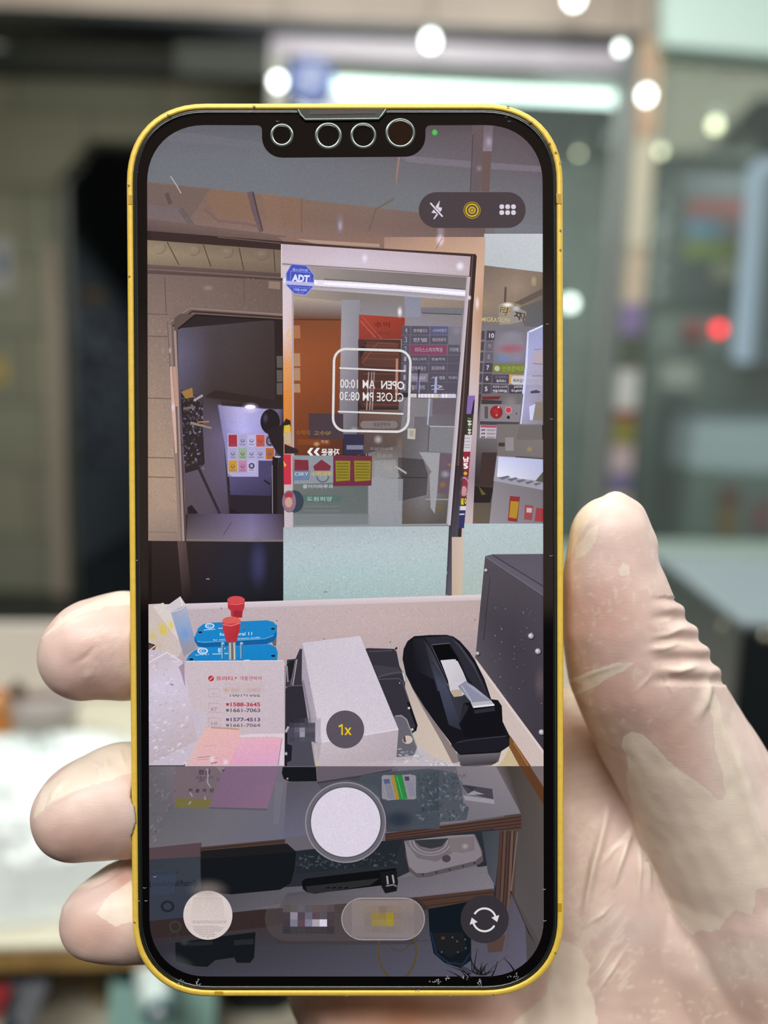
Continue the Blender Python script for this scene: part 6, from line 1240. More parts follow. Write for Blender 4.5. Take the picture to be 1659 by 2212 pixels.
U.ring(*p_, 11.3, 14.6, '#d0ae2e'); U.ring(*p_, 4.4, 8.2, '#c4a32c'); U.E(*p_, 2.8, '#d0ae2e', n=14); U.build('live_photo_icon', picture, 'yellow concentric ring icon')
U = Draw()
for i in range(3):
    for j in range(2): p_ = KT((1141 + i * 42, 818 + j * 42))[0]; U.RR(p_[0] - 5, p_[1] - 5, p_[0] + 5, p_[1] + 5, 4, '#d8cfdf')
U.build('menu_dots_icon', picture, 'six white dots icon')
U = Draw(); U.E(939, 286, 6, '#4caf50', 6.6); U.soft(939, 286, 5, 5, '#74d078', 0.8); U.build('camera_in_use_light', picture, 'small green dot')
U = Draw(); U.E(745.7, 1575.7, 41, '#5a525c', n=64); U.P(c2((768, 1208), (768, 1118), (742, 1130), (738, 1112), (768, 1096), (782, 1094), (784, 1208)), '#e8c21c'); U.T('x', *c2((800, 1130))[0], *c2((876, 1208))[0], '#e8c21c', 0.012); U.build('zoom_badge', picture, 'grey disc reading 1x in yellow')
U = Draw(); U.E(746.5, 1776.5, 87.5, '#67646d', n=90); U.ring(746.5, 1776.5, 84.8, 87.5, '#8f8a94', n=90); U.ring(747, 1776, 74.5, 78, '#56535c', n=90); U.E(746.8, 1776, 75, '#d9d0df', n=90); U.speck(700, 1730, 794, 1822, 900, ['#e2dae8', '#d0c6d6', '#ddd2dd'], (0.7, 1.6), 0.5); U.build('shutter_button', picture, 'large white shutter disc in a grey ring')
U = Draw(); U.E(449, 1977, 53, '#d6c8c4', n=64); U.G((418, 1938), (480, 1938), (488, 1990), (410, 1990), ('#c3b3ae', '#c0b2ac', '#cfc0be', '#d2c4bc'), 4, 4, 0.6)
U.soft(449, 1922, 52, 28, '#8d8280', 0.55)
for j in range(11):
    y_ = 1990 + j * 3.6; w_ = math.sqrt(max(0, 50 ** 2 - (y_ - 1977) ** 2)) - 8
    if j in (2, ): continue
    x_ = max(449 - w_, 414 + j * 0.8)
    while x_ < 449 + w_ - (14 if j % 4 == 3 else 2): q_ = random.uniform(2.0, 5); U.L([(x_, y_), (x_ + q_, y_ - 0.1)], 1.3, '#7c6f6c', 0.8); x_ += q_ + 1.0
U.build('photo_thumbnail', picture, 'round pale thumbnail of a typed page')
U = Draw(); U.RR(572, 1935, 918, 2033, 49, '#5a5354', 0.35)
for i in range(7):
    for j in range(4):
        cc_ = [['#57504f', '#5a5556', '#5f5b62', '#57545c', '#5f5052', '#5c4f52', '#55494c'], ['#443c40', '#8d8494', '#4f4350', '#66626e', '#57464f', '#555055', '#463e42'], ['#403a3e', '#77758a', '#5c4450', '#7c7890', '#a8a0aa', '#d6cee0', '#443c40'], ['#38363a', '#3f3c40', '#403e42', '#3c3a3e', '#403a3e', '#3f3a3e', '#3a3639']][j][i]
        U.R(611 + i * 15.9, 1955 + j * 15.5, 611 + (i + 1) * 15.9, 1955 + (j + 1) * 15.5, cc_)
U.RR(737, 1939, 918, 2031, 46, '#a39a9c'); U.RR(739, 1941, 916, 2029, 44, '#7a7071')
U.G((760, 1945), (895, 1945), (895, 2025), (760, 2025), [['#877a78', '#8c7c78'], ['#857a78', '#7d7270'], ['#7f7577', '#857a7c']], 4, 4)
for i in range(5):
    for j in range(4): U.R(787 + i * 15.8, 1957 + j * 14.5, 787 + (i + 1) * 15.8, 1957 + (j + 1) * 14.5, [['#84776e', '#86756a', '#7e6c62', '#85746a', '#84776e'], ['#80736c', '#8c7a48', '#8a7648', '#97842e', '#80706a'], ['#7d7270', '#8c8048', '#90804a', '#978836', '#82746c'], ['#7f7473', '#7d7170', '#7f7370', '#7d7170', '#7f7473']][j][i])
U.build('mode_selector', picture, 'pill-shaped mode selector with its letters blurred out')
U = Draw(); U.E(1047, 1985.5, 52, '#353137', n=64); p_ = (1046.5, 1987)
for a0, a1, ang in ((-150, -18, -18), (30, 162, 162)):
    U.ring(*p_, 22.5, 26.8, '#dcd8de', t0=a0, t1=a1, n=30)
    t_ = math.radians(ang); ex_, ey_ = p_[0] + 24.6 * math.cos(t_), p_[1] + 24.6 * math.sin(t_); tx, ty = -math.sin(t_), math.cos(t_); nx_, ny_ = math.cos(t_), math.sin(t_)
    U.P([(ex_ + nx_ * 9 - tx * 0, ey_ + ny_ * 9), (ex_ - nx_ * 9, ey_ - ny_ * 9), (ex_ + tx * 13, ey_ + ty * 13)], '#dcd8de')
U.build('flip_camera_button', picture, 'dark disc with two white circling arrows')
print('display layers', (ZC[0] + 0.0010) / ZS)

# ---------------------------------------------------------------- bezel face details
bez.location.z = 0.00004
M_ring = mat('lens_ring', '#5f6a66', rough=0.25, metal=0.6)
M_lens = mat('lens_glass', '#050507', rough=0.03, spec=0.9)
M_lens2 = mat('brown_sensor_window', '#21130b', rough=0.05, spec=0.8)
M_slot = mat('speaker_mesh', '#3b3230', rough=0.6, bump=(9000, 0.6, 0.0001))
PXM = 0.1293 / FPX
def disc_part(name, px, py, prof, material, parent, label=None):
    q = S(px, py); vs = []; fs = []; n = 40
    for r, z in prof:
        for k in range(n): t = 2 * math.pi * k / n; vs.append((q[0] + r * PXM * math.cos(t), q[1] + r * PXM * math.sin(t), z))
    for i in range(len(prof) - 1):
        for k in range(n): fs.append((i * n + k, i * n + (k + 1) % n, (i + 1) * n + (k + 1) % n, (i + 1) * n + k))
    fs.append(tuple((len(prof) - 1) * n + k for k in range(n)))
    me = bpy.data.meshes.new(name); me.from_pydata(vs, [], fs); me.update()
    bm = bmesh.new(); bm.from_mesh(me); bmesh.ops.recalc_face_normals(bm, faces=bm.faces); bm.to_mesh(me); bm.free()
    me.polygons.foreach_set('use_smooth', [True] * len(me.polygons)); me.materials.append(material)
    o = bpy.data.objects.new(name, me); col.objects.link(o); o.parent = parent
    if label: o['label'] = label
    return o
for px, py, ro, ri, mt, lb in ((609, 292, 24, 19, M_lens, 'leftmost black sensor in the notch'), (709.5, 293.5, 28, 22.5, M_lens, 'second sensor from the left in the notch'), (785, 293, 27, 22.5, M_lens, 'third sensor from the left, half brown'), (865, 287.5, 31, 26.5, M_lens2, 'rightmost and largest sensor, brown inside')):
    l_ = disc_part('front_sensor', px, py, [(ri + 0.5, 0.00006), (ri - 1, 0.000075), (ri * 0.6, 0.00008), (0.5, 0.000082)], mt, phone, lb)
    disc_part('sensor_ring', px, py, [(ro + 1, 0.00005), (ro - 1, 0.00011), (ri + 1.5, 0.00012), (ri, 0.00006)], M_ring, l_)
def flat_part(name, pts, z, thick, material, parent, label=None):
    n = len(pts); vs = [(*S(x, y), z) for x, y in pts] + [(*S(x, y), z - thick) for x, y in pts]
    fs = [tuple(range(n)), tuple(range(2 * n - 1, n - 1, -1))] + [(i, i + n, (i + 1) % n + n, (i + 1) % n) for i in range(n)]
    me = bpy.data.meshes.new(name); me.from_pydata(vs, [], fs); me.update()
    bm = bmesh.new(); bm.from_mesh(me); bmesh.ops.recalc_face_normals(bm, faces=bm.faces); bm.to_mesh(me); bm.free()
    me.materials.append(material); o = bpy.data.objects.new(name, me); col.objects.link(o); o.parent = parent
    if label: o['label'] = label
    return o
flat_part('speaker_cutout', [(644, 238), (830, 237), (824, 250), (816, 256), (664, 259), (654, 253)], 0.00030, 0.0001, M_rim, phone, 'cut-out in the screen protector')
flat_part('speaker_grille', [(668, 241), (812, 240), (813, 248), (668, 250)], 0.00036, 0.0001, M_slot, phone, 'narrow earpiece grille')
# rim of the cut-out
mb = []
cut = [(644, 239), (650, 250), (660, 260.5), (818, 259), (826, 250), (834, 238)]
def tube_local(name, pts, r, material, parent, z=0.0003, label=None, flat=0.5):
    vs = []; fs = []; n = 8
    P3 = [Vector((*S(x, y), z)) for x, y in pts]; rr = r if isinstance(r, list) else [r] * len(pts)
    for i, p in enumerate(P3):
        t = (P3[min(i + 1, len(P3) - 1)] - P3[max(i - 1, 0)]).normalized(); a = Vector((-t.y, t.x, 0)); b = Vector((0, 0, flat))
        for k in range(n): vs.append(p + (a * math.cos(2 * math.pi * k / n) + b * math.sin(2 * math.pi * k / n)) * rr[i] * PXM)
    for i in range(len(P3) - 1):
        for k in range(n): fs.append((i * n + k, i * n + (k + 1) % n, (i + 1) * n + (k + 1) % n, (i + 1) * n + k))
    me = bpy.data.meshes.new(name); me.from_pydata([tuple(v) for v in vs], [], fs); me.update()
    bm = bmesh.new(); bm.from_mesh(me); bmesh.ops.recalc_face_normals(bm, faces=bm.faces); bm.to_mesh(me); bm.free()
    me.polygons.foreach_set('use_smooth', [True] * len(me.polygons)); me.materials.append(material)
    o = bpy.data.objects.new(name, me); col.objects.link(o); o.parent = parent
    if label: o['label'] = label
    return o
tube_local('protector_lip', cut, 3.0, M_ring, phone, label='pale rim of the earpiece cut-out')
# antenna bands in the frame
for pts_ in ([(1201, 419), (1212, 420), (1212.5, 441), (1202, 440)],):
    flat_part('antenna_band', pts_, 0.00018, 0.0004, M_goldline, phone, 'darker yellow plastic break in the frame, upper right')
flat_part('antenna_band', [(278, 422), (286, 422), (286, 442), (278, 442)], 0.00018, 0.0004, M_goldline, phone, 'darker yellow plastic break in the frame, upper left')
flat_part('antenna_band', [(464, 2141), (482, 2141), (482, 2147), (464, 2147)], 0.00018, 0.0004, M_goldline, phone, 'darker yellow plastic break in the frame, bottom')
flat_part('antenna_band', [(1205, 1950), (1213, 1950), (1213, 1968), (1205, 1968)], 0.00018, 0.0004, M_goldline, phone, 'darker yellow plastic break in the frame, lower right')
# cracks and chips in the glass
M_crack = mat('cracked_glass', '#0b0b0d', rough=0.4); M_chip = mat('chipped_glass', '#9aa3a4', rough=0.3, spec=0.8); M_nick = mat('scuffed_metal', '#8d8672', rough=0.5, metal=0.5)
random.seed(40)
vs_ = []; 
def streaks(name, items, material, label, z=0.0001):
    vs = []; fs = []
    for pts, w in items:
        P = [Vector((*S(x, y), z)) for x, y in pts]; k0 = len(vs)
        for i, p in enumerate(P):
            t = (P[min(i + 1, len(P) - 1)] - P[max(i - 1, 0)]); t = t.normalized() if t.length > 0 else Vector((1, 0, 0)); a = Vector((-t.y, t.x, 0)) * w * PXM * (1 - 0.7 * i / max(1, len(P) - 1))
            vs += [tuple(p + a), tuple(p - a), tuple(p + Vector((0, 0, 0.00003)))]
        for i in range(len(P) - 1):
            b = k0 + 3 * i; fs += [(b, b + 3, b + 5, b + 2), (b + 2, b + 5, b + 4, b + 1)]
    me = bpy.data.meshes.new(name); me.from_pydata(vs, [], fs); me.update(); me.materials.append(material)
    o = bpy.data.objects.new(name, me); col.objects.link(o); o.parent = phone; o['label'] = label; return o
it = []
for i in range(22):
    t = math.radians(random.uniform(-160, -25)); L_ = random.uniform(18, 72); x0_, y0_ = 1035 + random.uniform(-14, 14), 2108
    it.append(([(x0_ + math.cos(t) * L_ * u + random.uniform(-1.5, 1.5), y0_ + math.sin(t) * L_ * u) for u in (0.15, 0.5, 0.8, 1)], random.uniform(0.7, 1.5)))
for x0_, y0_, x1_, y1_ in ((980, 2078, 1018, 2112), (965, 2095, 1000, 2113), (990, 2090, 1012, 2117), (1075, 2075, 1060, 2112), (1088, 2068, 1112, 2098)): it.append(([(x1_, y1_), ((x0_ + x1_) / 2 + 2, (y0_ + y1_) / 2), (x0_, y0_)], 1.8))
streaks('crack', it, M_crack, 'fan of fine dark cracks near the lower right edge')
for cx_, cy_, rx_, ry_, n_ in ((1037, 2120, 6, 14, 20), (940, 2119, 18, 4, 16), (968, 2113, 10, 5, 10), (905, 2139, 6, 4, 6), (1115, 2104, 3, 5, 5), (392, 2122, 8, 8, 16), (427, 2125, 5, 10, 14), (1110, 2112, 26, 6, 10), (1000, 2112, 14, 5, 10)):
    it = []
    for _ in range(n_):
        x_ = cx_ + random.gauss(0, rx_ * 0.5); y_ = cy_ + random.gauss(0, ry_ * 0.5); it.append(([(x_, y_), (x_ + random.uniform(-4, 4), y_ + random.uniform(-4, 4))], random.uniform(0.4, 1.4)))
    streaks('chip', it, M_chip, 'pale chips in the glass edge')
for x_, y_ in ((296, 640), (298, 1210), (1191, 905), (302, 1945), (313, 1917), (316, 1945), (335, 1893), (1182, 700), (1190, 1200), (1175, 1920), (1176, 1988), (296, 372), (600, 262), (1094, 253), (1100, 262)):
    streaks('chip', [([(x_ - 3, y_), (x_, y_ + 1.2), (x_ + 4, y_ - 0.6)], 0.8)], M_chip, 'tiny pale chip in the bezel')
for x_, y_, w_ in ((748, 2149, 2.5), (970, 2149, 4), (1068, 2147, 3), (1211, 352, 2.5), (1211, 540, 2.5), (1211, 498, 2.5), (550, 231, 3), (1187, 310, 3), (1147, 264, 3), (1201, 330, 3), (280, 596, 2.5), (279, 400, 2.5), (1200, 2056, 2.0), (292, 1990, 2.0), (365, 249, 3), (1098, 232, 3)):
    streaks('nick', [([(x_ - w_, y_ - 1), (x_, y_ + 1), (x_ + w_, y_)], 2.2)], M_nick, 'scuffed grey nick in the yellow frame', z=0.00028)
# ================================================================== the gloved hand
from mathutils import noise as mnoise
def HP(px, py, dz):
    """pixel at a depth dz millimetres behind the phone's face"""
    return ray(px, py) * (PD + dz / 1000.0)
def blob_chain(mb, pts, flat=1.0, step=0.13):
    """overlapping spheres along a chain of (px, py, dz mm, radius px)"""
    P = [(HP(x, y, z), r * (PD + z / 1000.0) / FPX) for x, y, z, r in pts]
    for (a, ra), (b, rb) in zip(P[:-1], P[1:]):
        n = max(1, int((b - a).length / (min(ra, rb) * step)))
        for i in range(n + 1):
            t = i / n; r = ra * (1 - t) + rb * t; mb.ell(a.lerp(b, t), r, r * flat, r, 24, 14)
hb = MB()
# three fingertips that curl round the left edge, index finger behind the phone
blob_chain(hb, [(186, 1412, 7.5, 101), (205, 1400, 8, 108), (268, 1394, 10, 118), (420, 1400, 19, 100), (700, 1450, 25, 108), (950, 1560, 31, 118), (1100, 1700, 36, 130)])
blob_chain(hb, [(172, 1758, 6, 100), (190, 1748, 6.5, 108), (262, 1728, 8.5, 122), (420, 1735, 18, 102), (700, 1765, 25, 108), (950, 1845, 31, 118), (1120, 1900, 38, 130)])
blob_chain(hb, [(208, 1990, 7, 76), (222, 1982, 7, 86), (278, 1966, 9, 106), (420, 1975, 17, 92), (650, 2000, 23, 95), (900, 2040, 29, 110), (1100, 2080, 37, 120)])
blob_chain(hb, [(470, 1120, 17, 92), (700, 1210, 21, 98), (950, 1400, 29, 108), (1130, 1600, 36, 120)])
# palm, heel and wrist
blob_chain(hb, [(1100, 1760, 38, 150), (1120, 1950, 40, 180), (1120, 2150, 42, 220)])
blob_chain(hb, [(800, 2085, 30, 186), (980, 2180, 38, 230), (1050, 2420, 44, 300)])
blob_chain(hb, [(1235, 1600, 33, 118), (1262, 1700, 33, 135), (1290, 1850, 33, 175), (1300, 2050, 33, 210), (1330, 2300, 38, 330)])
blob_chain(hb, [(1480, 2020, 31, 200), (1620, 2180, 36, 300), (1560, 2450, 44, 420)])
# thumb and its ball
blob_chain(hb, [(1318, 1150, 4, 80), (1318, 1160, 4, 87), (1321, 1250, 5, 104), (1338, 1340, 7, 126), (1374, 1440, 10, 148), (1432, 1560, 14, 153), (1512, 1700, 18, 160), (1592, 1850, 23, 190), (1680, 2030, 28, 260), (1760, 2250, 34, 330)])
blob_chain(hb, [(1330, 1090, 5, 32), (1352, 1120, 5, 46), (1345, 1180, 5, 75)])
raw_o = hb.build('hand_raw', m_floor, origin=(0, 0, 0))
rm = raw_o.modifiers.new('r', 'REMESH'); rm.mode = 'VOXEL'; rm.voxel_size = 0.00036; rm.adaptivity = 0
sm = raw_o.modifiers.new('s', 'SMOOTH'); sm.iterations = 34; sm.factor = 0.6
dg = bpy.context.evaluated_depsgraph_get(); me = bpy.data.meshes.new_from_object(raw_o.evaluated_get(dg))
bpy.data.objects.remove(raw_o)
N = len(me.vertices); print('hand verts', N)
co = np.empty(N * 3, dtype=np.float32); me.vertices.foreach_get('co', co); co = co.reshape(-1, 3).astype(np.float64)
no = np.empty(N * 3, dtype=np.float32); me.vertex_normals.foreach_get('vector', no); no = no.reshape(-1, 3).astype(np.float64)
aR, aU, aF = np.array(RT), np.array(UP), np.array(fwd)
def project(c):
    d = c @ aF; return 829.5 + FPX * (c @ aR) / d, 1106.0 - FPX * (c @ aU) / d, d
u, v, dep = project(co)
front = (no @ -aF) > -0.15
def seg_dist(u, v, pts, w=None):
    best = np.full(len(u), 1e9); 
    for (x0, y0), (x1, y1) in zip(pts[:-1], pts[1:]):
        dx, dy = x1 - x0, y1 - y0; L2_ = dx * dx + dy * dy + 1e-9
        t = np.clip(((u - x0) * dx + (v - y0) * dy) / L2_, 0, 1); best = np.minimum(best, np.hypot(u - x0 - t * dx, v - y0 - t * dy))
    return best
def inside(u, v, pts):
    r = np.zeros(len(u), bool); n_ = len(pts)
    for i in range(n_):
        x0, y0 = pts[i]; x1, y1 = pts[(i + 1) % n_]
        if y0 == y1: continue
        c = ((y0 > v) != (y1 > v)) & (u < (x1 - x0) * (v - y0) / (y1 - y0) + x0); r ^= c
    return r
def sdf(u, v, pts):
    d = seg_dist(u, v, pts + [pts[0]]); return np.where(inside(u, v, pts), d, -d)
thumb = (u > 1195) & (dep < PD + 0.024)
# ---- wrinkles of the loose glove: raised folds (pixel line, half width px, height mm)
folds = [([(1318, 1735), (1300, 1800), (1285, 1860), (1270, 1930), (1260, 1995)], 7, 0.9, 0), ([(1368, 1782), (1345, 1840), (1333, 1880), (1322, 1925)], 6, 0.7, 0), ([(1376, 1790), (1378, 1860), (1380, 1950)], 5, 0.7, 0), ([(1380, 1795), (1394, 1860), (1404, 1935)], 6, 0.8, 0),
         ([(1290, 1880), (1325, 1835), (1365, 1800)], 3.5, 0.25, 0), ([(1262, 2000), (1300, 1975), (1325, 1950)], 3, 0.25, 0), ([(1285, 2150), (1310, 2110), (1350, 2050)], 4, 0.3, 0), ([(1262, 2130), (1290, 2095), (1330, 2030)], 3, 0.25, 0),
         ([(1400, 1377), (1440, 1372), (1468, 1358), (1480, 1350)], 6, 0.8, 1), ([(1395, 1404), (1430, 1398), (1460, 1388), (1498, 1396)], 6, 0.9, 1), ([(1425, 1440), (1463, 1446), (1498, 1436), (1530, 1432)], 7, 1.1, 1), ([(1534, 1440), (1530, 1480), (1522, 1520), (1500, 1560)], 9, 1.0, 1),
         ([(1420, 1444), (1395, 1470), (1365, 1500)], 3, 0.3, 1), ([(1432, 1450), (1445, 1480), (1455, 1500)], 3.5, 0.4, 1), ([(1545, 1500), (1565, 1580), (1595, 1660), (1625, 1750), (1655, 1860)], 11, 0.7, 1), ([(1410, 1345), (1445, 1340), (1464, 1330)], 5, 0.45, 1),
         ([(1240, 1195), (1262, 1140), (1298, 1100), (1345, 1080)], 4, 0.35, 1), ([(1225, 1480), (1290, 1450), (1360, 1428)], 4, 0.2, 1),
         ([(80, 1768), (115, 1732), (165, 1705), (225, 1690)], 5, 0.35, 2), ([(100, 1755), (115, 1715), (150, 1672)], 4, 0.35, 2), ([(190, 1640), (215, 1660), (222, 1690)], 4, 0.45, 2), ([(225, 1625), (232, 1670)], 4, 0.4, 2), ([(258, 1612), (262, 1640), (276, 1665)], 5, 0.5, 2),
         ([(175, 1925), (225, 1902), (262, 1878), (280, 1865)], 4, -0.5, 2), ([(160, 1935), (140, 1960), (132, 1985)], 5, 0.4, 2), ([(100, 1385), (150, 1345), (215, 1322)], 5, 0.3, 2), ([(152, 1440), (185, 1420), (215, 1385)], 6, -0.35, 2), ([(175, 1470), (205, 1445)], 8, 0.25, 2)]
disp = np.zeros(N); ridge = np.zeros(N)
for pts_, w_, h_, zone in folds:
    m_ = front & ((thumb if zone == 1 else (~thumb & (u > 1195)) if zone == 0 else (u < 330)))
    if zone == 0: m_ = front & (u > 1195)
    if zone == 0: m_ &= ~((thumb) & (u > 1345) & (v < 1780))
    idx = np.nonzero(m_)[0]
    w_ = w_ * 1.15; h_ = h_ * (1.6 if zone == 0 else 0.65)
    d_ = seg_dist(u[idx], v[idx], pts_); g_ = np.exp(-(d_ / w_) ** 2)
    ta, tb = pts_[0], pts_[-1]; L_ = math.hypot(tb[0] - ta[0], tb[1] - ta[1]) * 0.45 + 1
    g_ = g_ * np.clip(np.hypot(u[idx] - ta[0], v[idx] - ta[1]) / L_ + 0.05, 0, 1) * np.clip(np.hypot(u[idx] - tb[0], v[idx] - tb[1]) / L_ + 0.05, 0, 1)
    disp[idx] += g_ * h_ / 1000.0
    if h_ > 0: ridge[idx] = np.maximum(ridge[idx], g_ * min(1, h_ / 0.4))
    d2 = np.exp(-((d_ - 2.0 * w_) / w_) ** 2); disp[idx] -= d2 * g_.max() * abs(h_) * 0.0 / 1000.0
# fine pale creases where the latex sticks to itself
rl = random.Random(77); lines = []
for _ in range(150):                                   # network beside the phone edge
    x0 = rl.uniform(1222, 1285); y0 = rl.uniform(1740, 2075); a_ = rl.choice([-0.55, -0.9, 0.3, 1.1]) + rl.uniform(-0.25, 0.25); q = rl.uniform(8, 26); lines.append((x0, y0, x0 + math.cos(a_) * q, y0 + math.sin(a_) * q, 1.7, 0.55))
for _ in range(26):
    y0 = 1540 + _ * 9 + rl.uniform(-3, 3); x0 = rl.uniform(1228, 1250); q = rl.uniform(30, 90); lines.append((x0, y0, x0 + q, y0 - q * rl.uniform(0.0, 0.25), 1.7, 0.4))
for _ in range(60):                                    # slanting lines under them
    x0 = rl.uniform(1240, 1340); y0 = rl.uniform(1940, 2150); q = rl.uniform(15, 55); lines.append((x0, y0, x0 + q * 0.62, y0 - q * 0.8, 1.9, 0.5))
for _ in range(190):                                   # scuffs on thumb and palm
    if rl.random() < 0.5: x0 = rl.uniform(1225, 1440); y0 = rl.uniform(1140, 1560)
    else: x0 = rl.uniform(1290, 1655); y0 = rl.uniform(2030, 2212)
    a_ = rl.choice([-0.2, -0.2, 1.4, 1.5, -0.7]) + rl.uniform(-0.3, 0.3); q = rl.uniform(3, 15); lines.append((x0, y0, x0 + math.cos(a_) * q, y0 + math.sin(a_) * q, 1.9, rl.uniform(0.3, 0.7)))
for _ in range(60):                                    # fine slanting skin lines on the upper fingertip
    x0 = rl.uniform(175, 262); y0 = rl.uniform(1360, 1480); q = rl.uniform(6, 22); lines.append((x0, y0, x0 + q * 0.75, y0 - q * 0.65, 1.6, 0.3))
for x0, y0, x1, y1, w_, s_ in lines:
    idx = np.nonzero(front & (np.abs(u - (x0 + x1) / 2) < abs(x1 - x0) / 2 + 9) & (np.abs(v - (y0 + y1) / 2) < abs(y1 - y0) / 2 + 9))[0]
    if len(idx): ridge[idx] = np.maximum(ridge[idx], s_ * np.exp(-(seg_dist(u[idx], v[idx], [(x0, y0), (x1, y1)]) / (w_ * 1.5)) ** 2))
# soft unevenness
fr_idx = np.nonzero(front & (((u > 1190)) | (u < 320) | (v > 2120)))[0]
for i in fr_idx:
    c = co[i]; disp[i] += 0.00022 * mnoise.noise(Vector((c[0] * 110, c[1] * 110, c[2] * 110))) + 0.00007 * mnoise.noise(Vector((c[0] * 420, c[1] * 420, c[2] * 300)))
# jagged outer contour at the thumb joint
k_ = np.nonzero(thumb & (v > 1290) & (v < 1480) & (u > 1400))[0]
disp[k_] += 0.0004 * np.sin(v[k_] / 7.2 + 1.3) * np.clip((u[k_] - 1400) / 50, 0, 1)
co = co + no * disp[:, None]
# ---- press the glove against the phone instead of into it
inv = np.array(PM.inverted()); loc = co @ inv[:3, :3].T + inv[:3, 3]
hwL = -S(273.5, 1500)[0]; hwR = S(1219.5, 1300)[0]; hhT = S(740, 224)[1]; hhB = -S(740, 2152)[1]
zb_ = -0.0080
x, y, z = loc[:, 0], loc[:, 1], loc[:, 2]
def halfL(y): # outer left edge with the rounded corner
    px_y = 1188 - y * FPX / PD; q = np.clip((px_y - 1980) / 172.0, 0, 1); return hwL - 0.0010 * np.clip((px_y - 900) / 1100, 0, 1) ** 2 * 0.9 - 172 * PD / FPX * (1 - (1 - q ** 2.25) ** 0.444)
hl = halfL(y)
isL = (x < 0) & (y < hhT) & (y > -hhB) & (x > -hl) & (z > zb_)
toback = (z - zb_) < 0.35 * (x + hl)
m_ = isL & toback; z[m_] = zb_
over = np.where(z > 0.0002, 0.0011, 0.0)
over = np.where((y * FPX / PD > -420), np.minimum(over, 0.0002), over)
m_ = isL & ~toback & (x > -hl + over); x[m_] = (-hl + over)[m_]
isR = (x > 0) & (y < hhT) & (y > -hhB) & (x < hwR) & (z > zb_)
toback = (z - zb_) < 0.35 * (hwR - x)
m_ = isR & toback; z[m_] = zb_
over = np.where(z > 0.0002, 0.0009, 0.0)
m_ = isR & ~toback & (x < hwR - over); x[m_] = (hwR - over)[m_]
loc = np.stack([x, y, z], 1)
fw = np.array(PM); co = loc @ fw[:3, :3].T + fw[:3, 3]
u, v, dep = project(co)

# ---- colours: pink where the latex clings to the skin, cream where it stands off
def L3(h): return np.array(lin(h))
colr = np.tile(L3('#dcc4ba'), (N, 1))
def paint(cx_, cy_, rx_, ry_, c, a=1.0, m=None, rot=0.0):
    cr, sr = math.cos(rot), math.sin(rot); du, dv = u - cx_, v - cy_; q = ((du * cr + dv * sr) / rx_) ** 2 + ((-du * sr + dv * cr) / ry_) ** 2
    w = a * np.exp(-q * 1.2)
    if m is not None: w = w * m
    colr[:] = colr * (1 - w[:, None]) + L3(c) * w[:, None]
th = np.clip((PD + 0.027 - dep) / 0.005, 0, 1) * (u > 1195); palm = (1 - th) * (u > 1195)
paint(1310, 1120, 90, 70, '#e0cfc4', 0.9, th)
paint(1290, 1330, 90, 110, '#d0a598', 0.85, th); paint(1330, 1500, 120, 70, '#cfa99c', 0.8, th, 0.5); paint(1330, 1180, 80, 70, '#dcc2ba', 0.8, th)
paint(1460, 1600, 90, 70, '#cfab9c', 0.7, th, 0.6); paint(1370, 1620, 40, 110, '#b9a096', 0.7, th, -0.5); paint(1600, 1700, 60, 200, '#ddd0c6', 0.8, th, -0.4)
paint(1245, 1650, 70, 130, '#c47a58', 1.0, palm); paint(1235, 1500, 22, 90, '#ddc9a8', 0.8, palm); paint(1225, 1760, 20, 190, '#c98f66', 0.7, palm); paint(1320, 1750, 60, 60, '#b98f86', 0.8, palm); paint(1310, 1880, 70, 90, '#cba898', 0.8, palm)
bot = np.clip((v - 1880) / 120.0, 0, 1) * (u > 1195)
paint(1350, 2010, 120, 60, '#c6b6b0', 0.8, bot); paint(1400, 2130, 180, 110, '#c0a89c', 0.95, bot); paint(1600, 2080, 120, 60, '#d0c2b6', 0.8, bot); paint(1600, 2180, 200, 60, '#c2a798', 0.9, bot)
paint(850, 2190, 240, 60, '#c8977a', 0.95, (v > 2100).astype(float)); paint(880, 2210, 40, 60, '#b57a5c', 0.6, (v > 2140).astype(float))
lf = (u < 330).astype(float)
paint(190, 1400, 110, 60, '#d0b0a6', 0.8, lf); paint(190, 1480, 110, 40, '#c9a79c', 0.8, lf); paint(180, 1820, 130, 50, '#c09a8c', 0.85, lf); paint(200, 1740, 90, 60, '#d6beb2', 0.7, lf); paint(200, 2020, 90, 60, '#cda99c', 0.85, lf); paint(270, 1900, 30, 20, '#c49080', 0.7, lf)
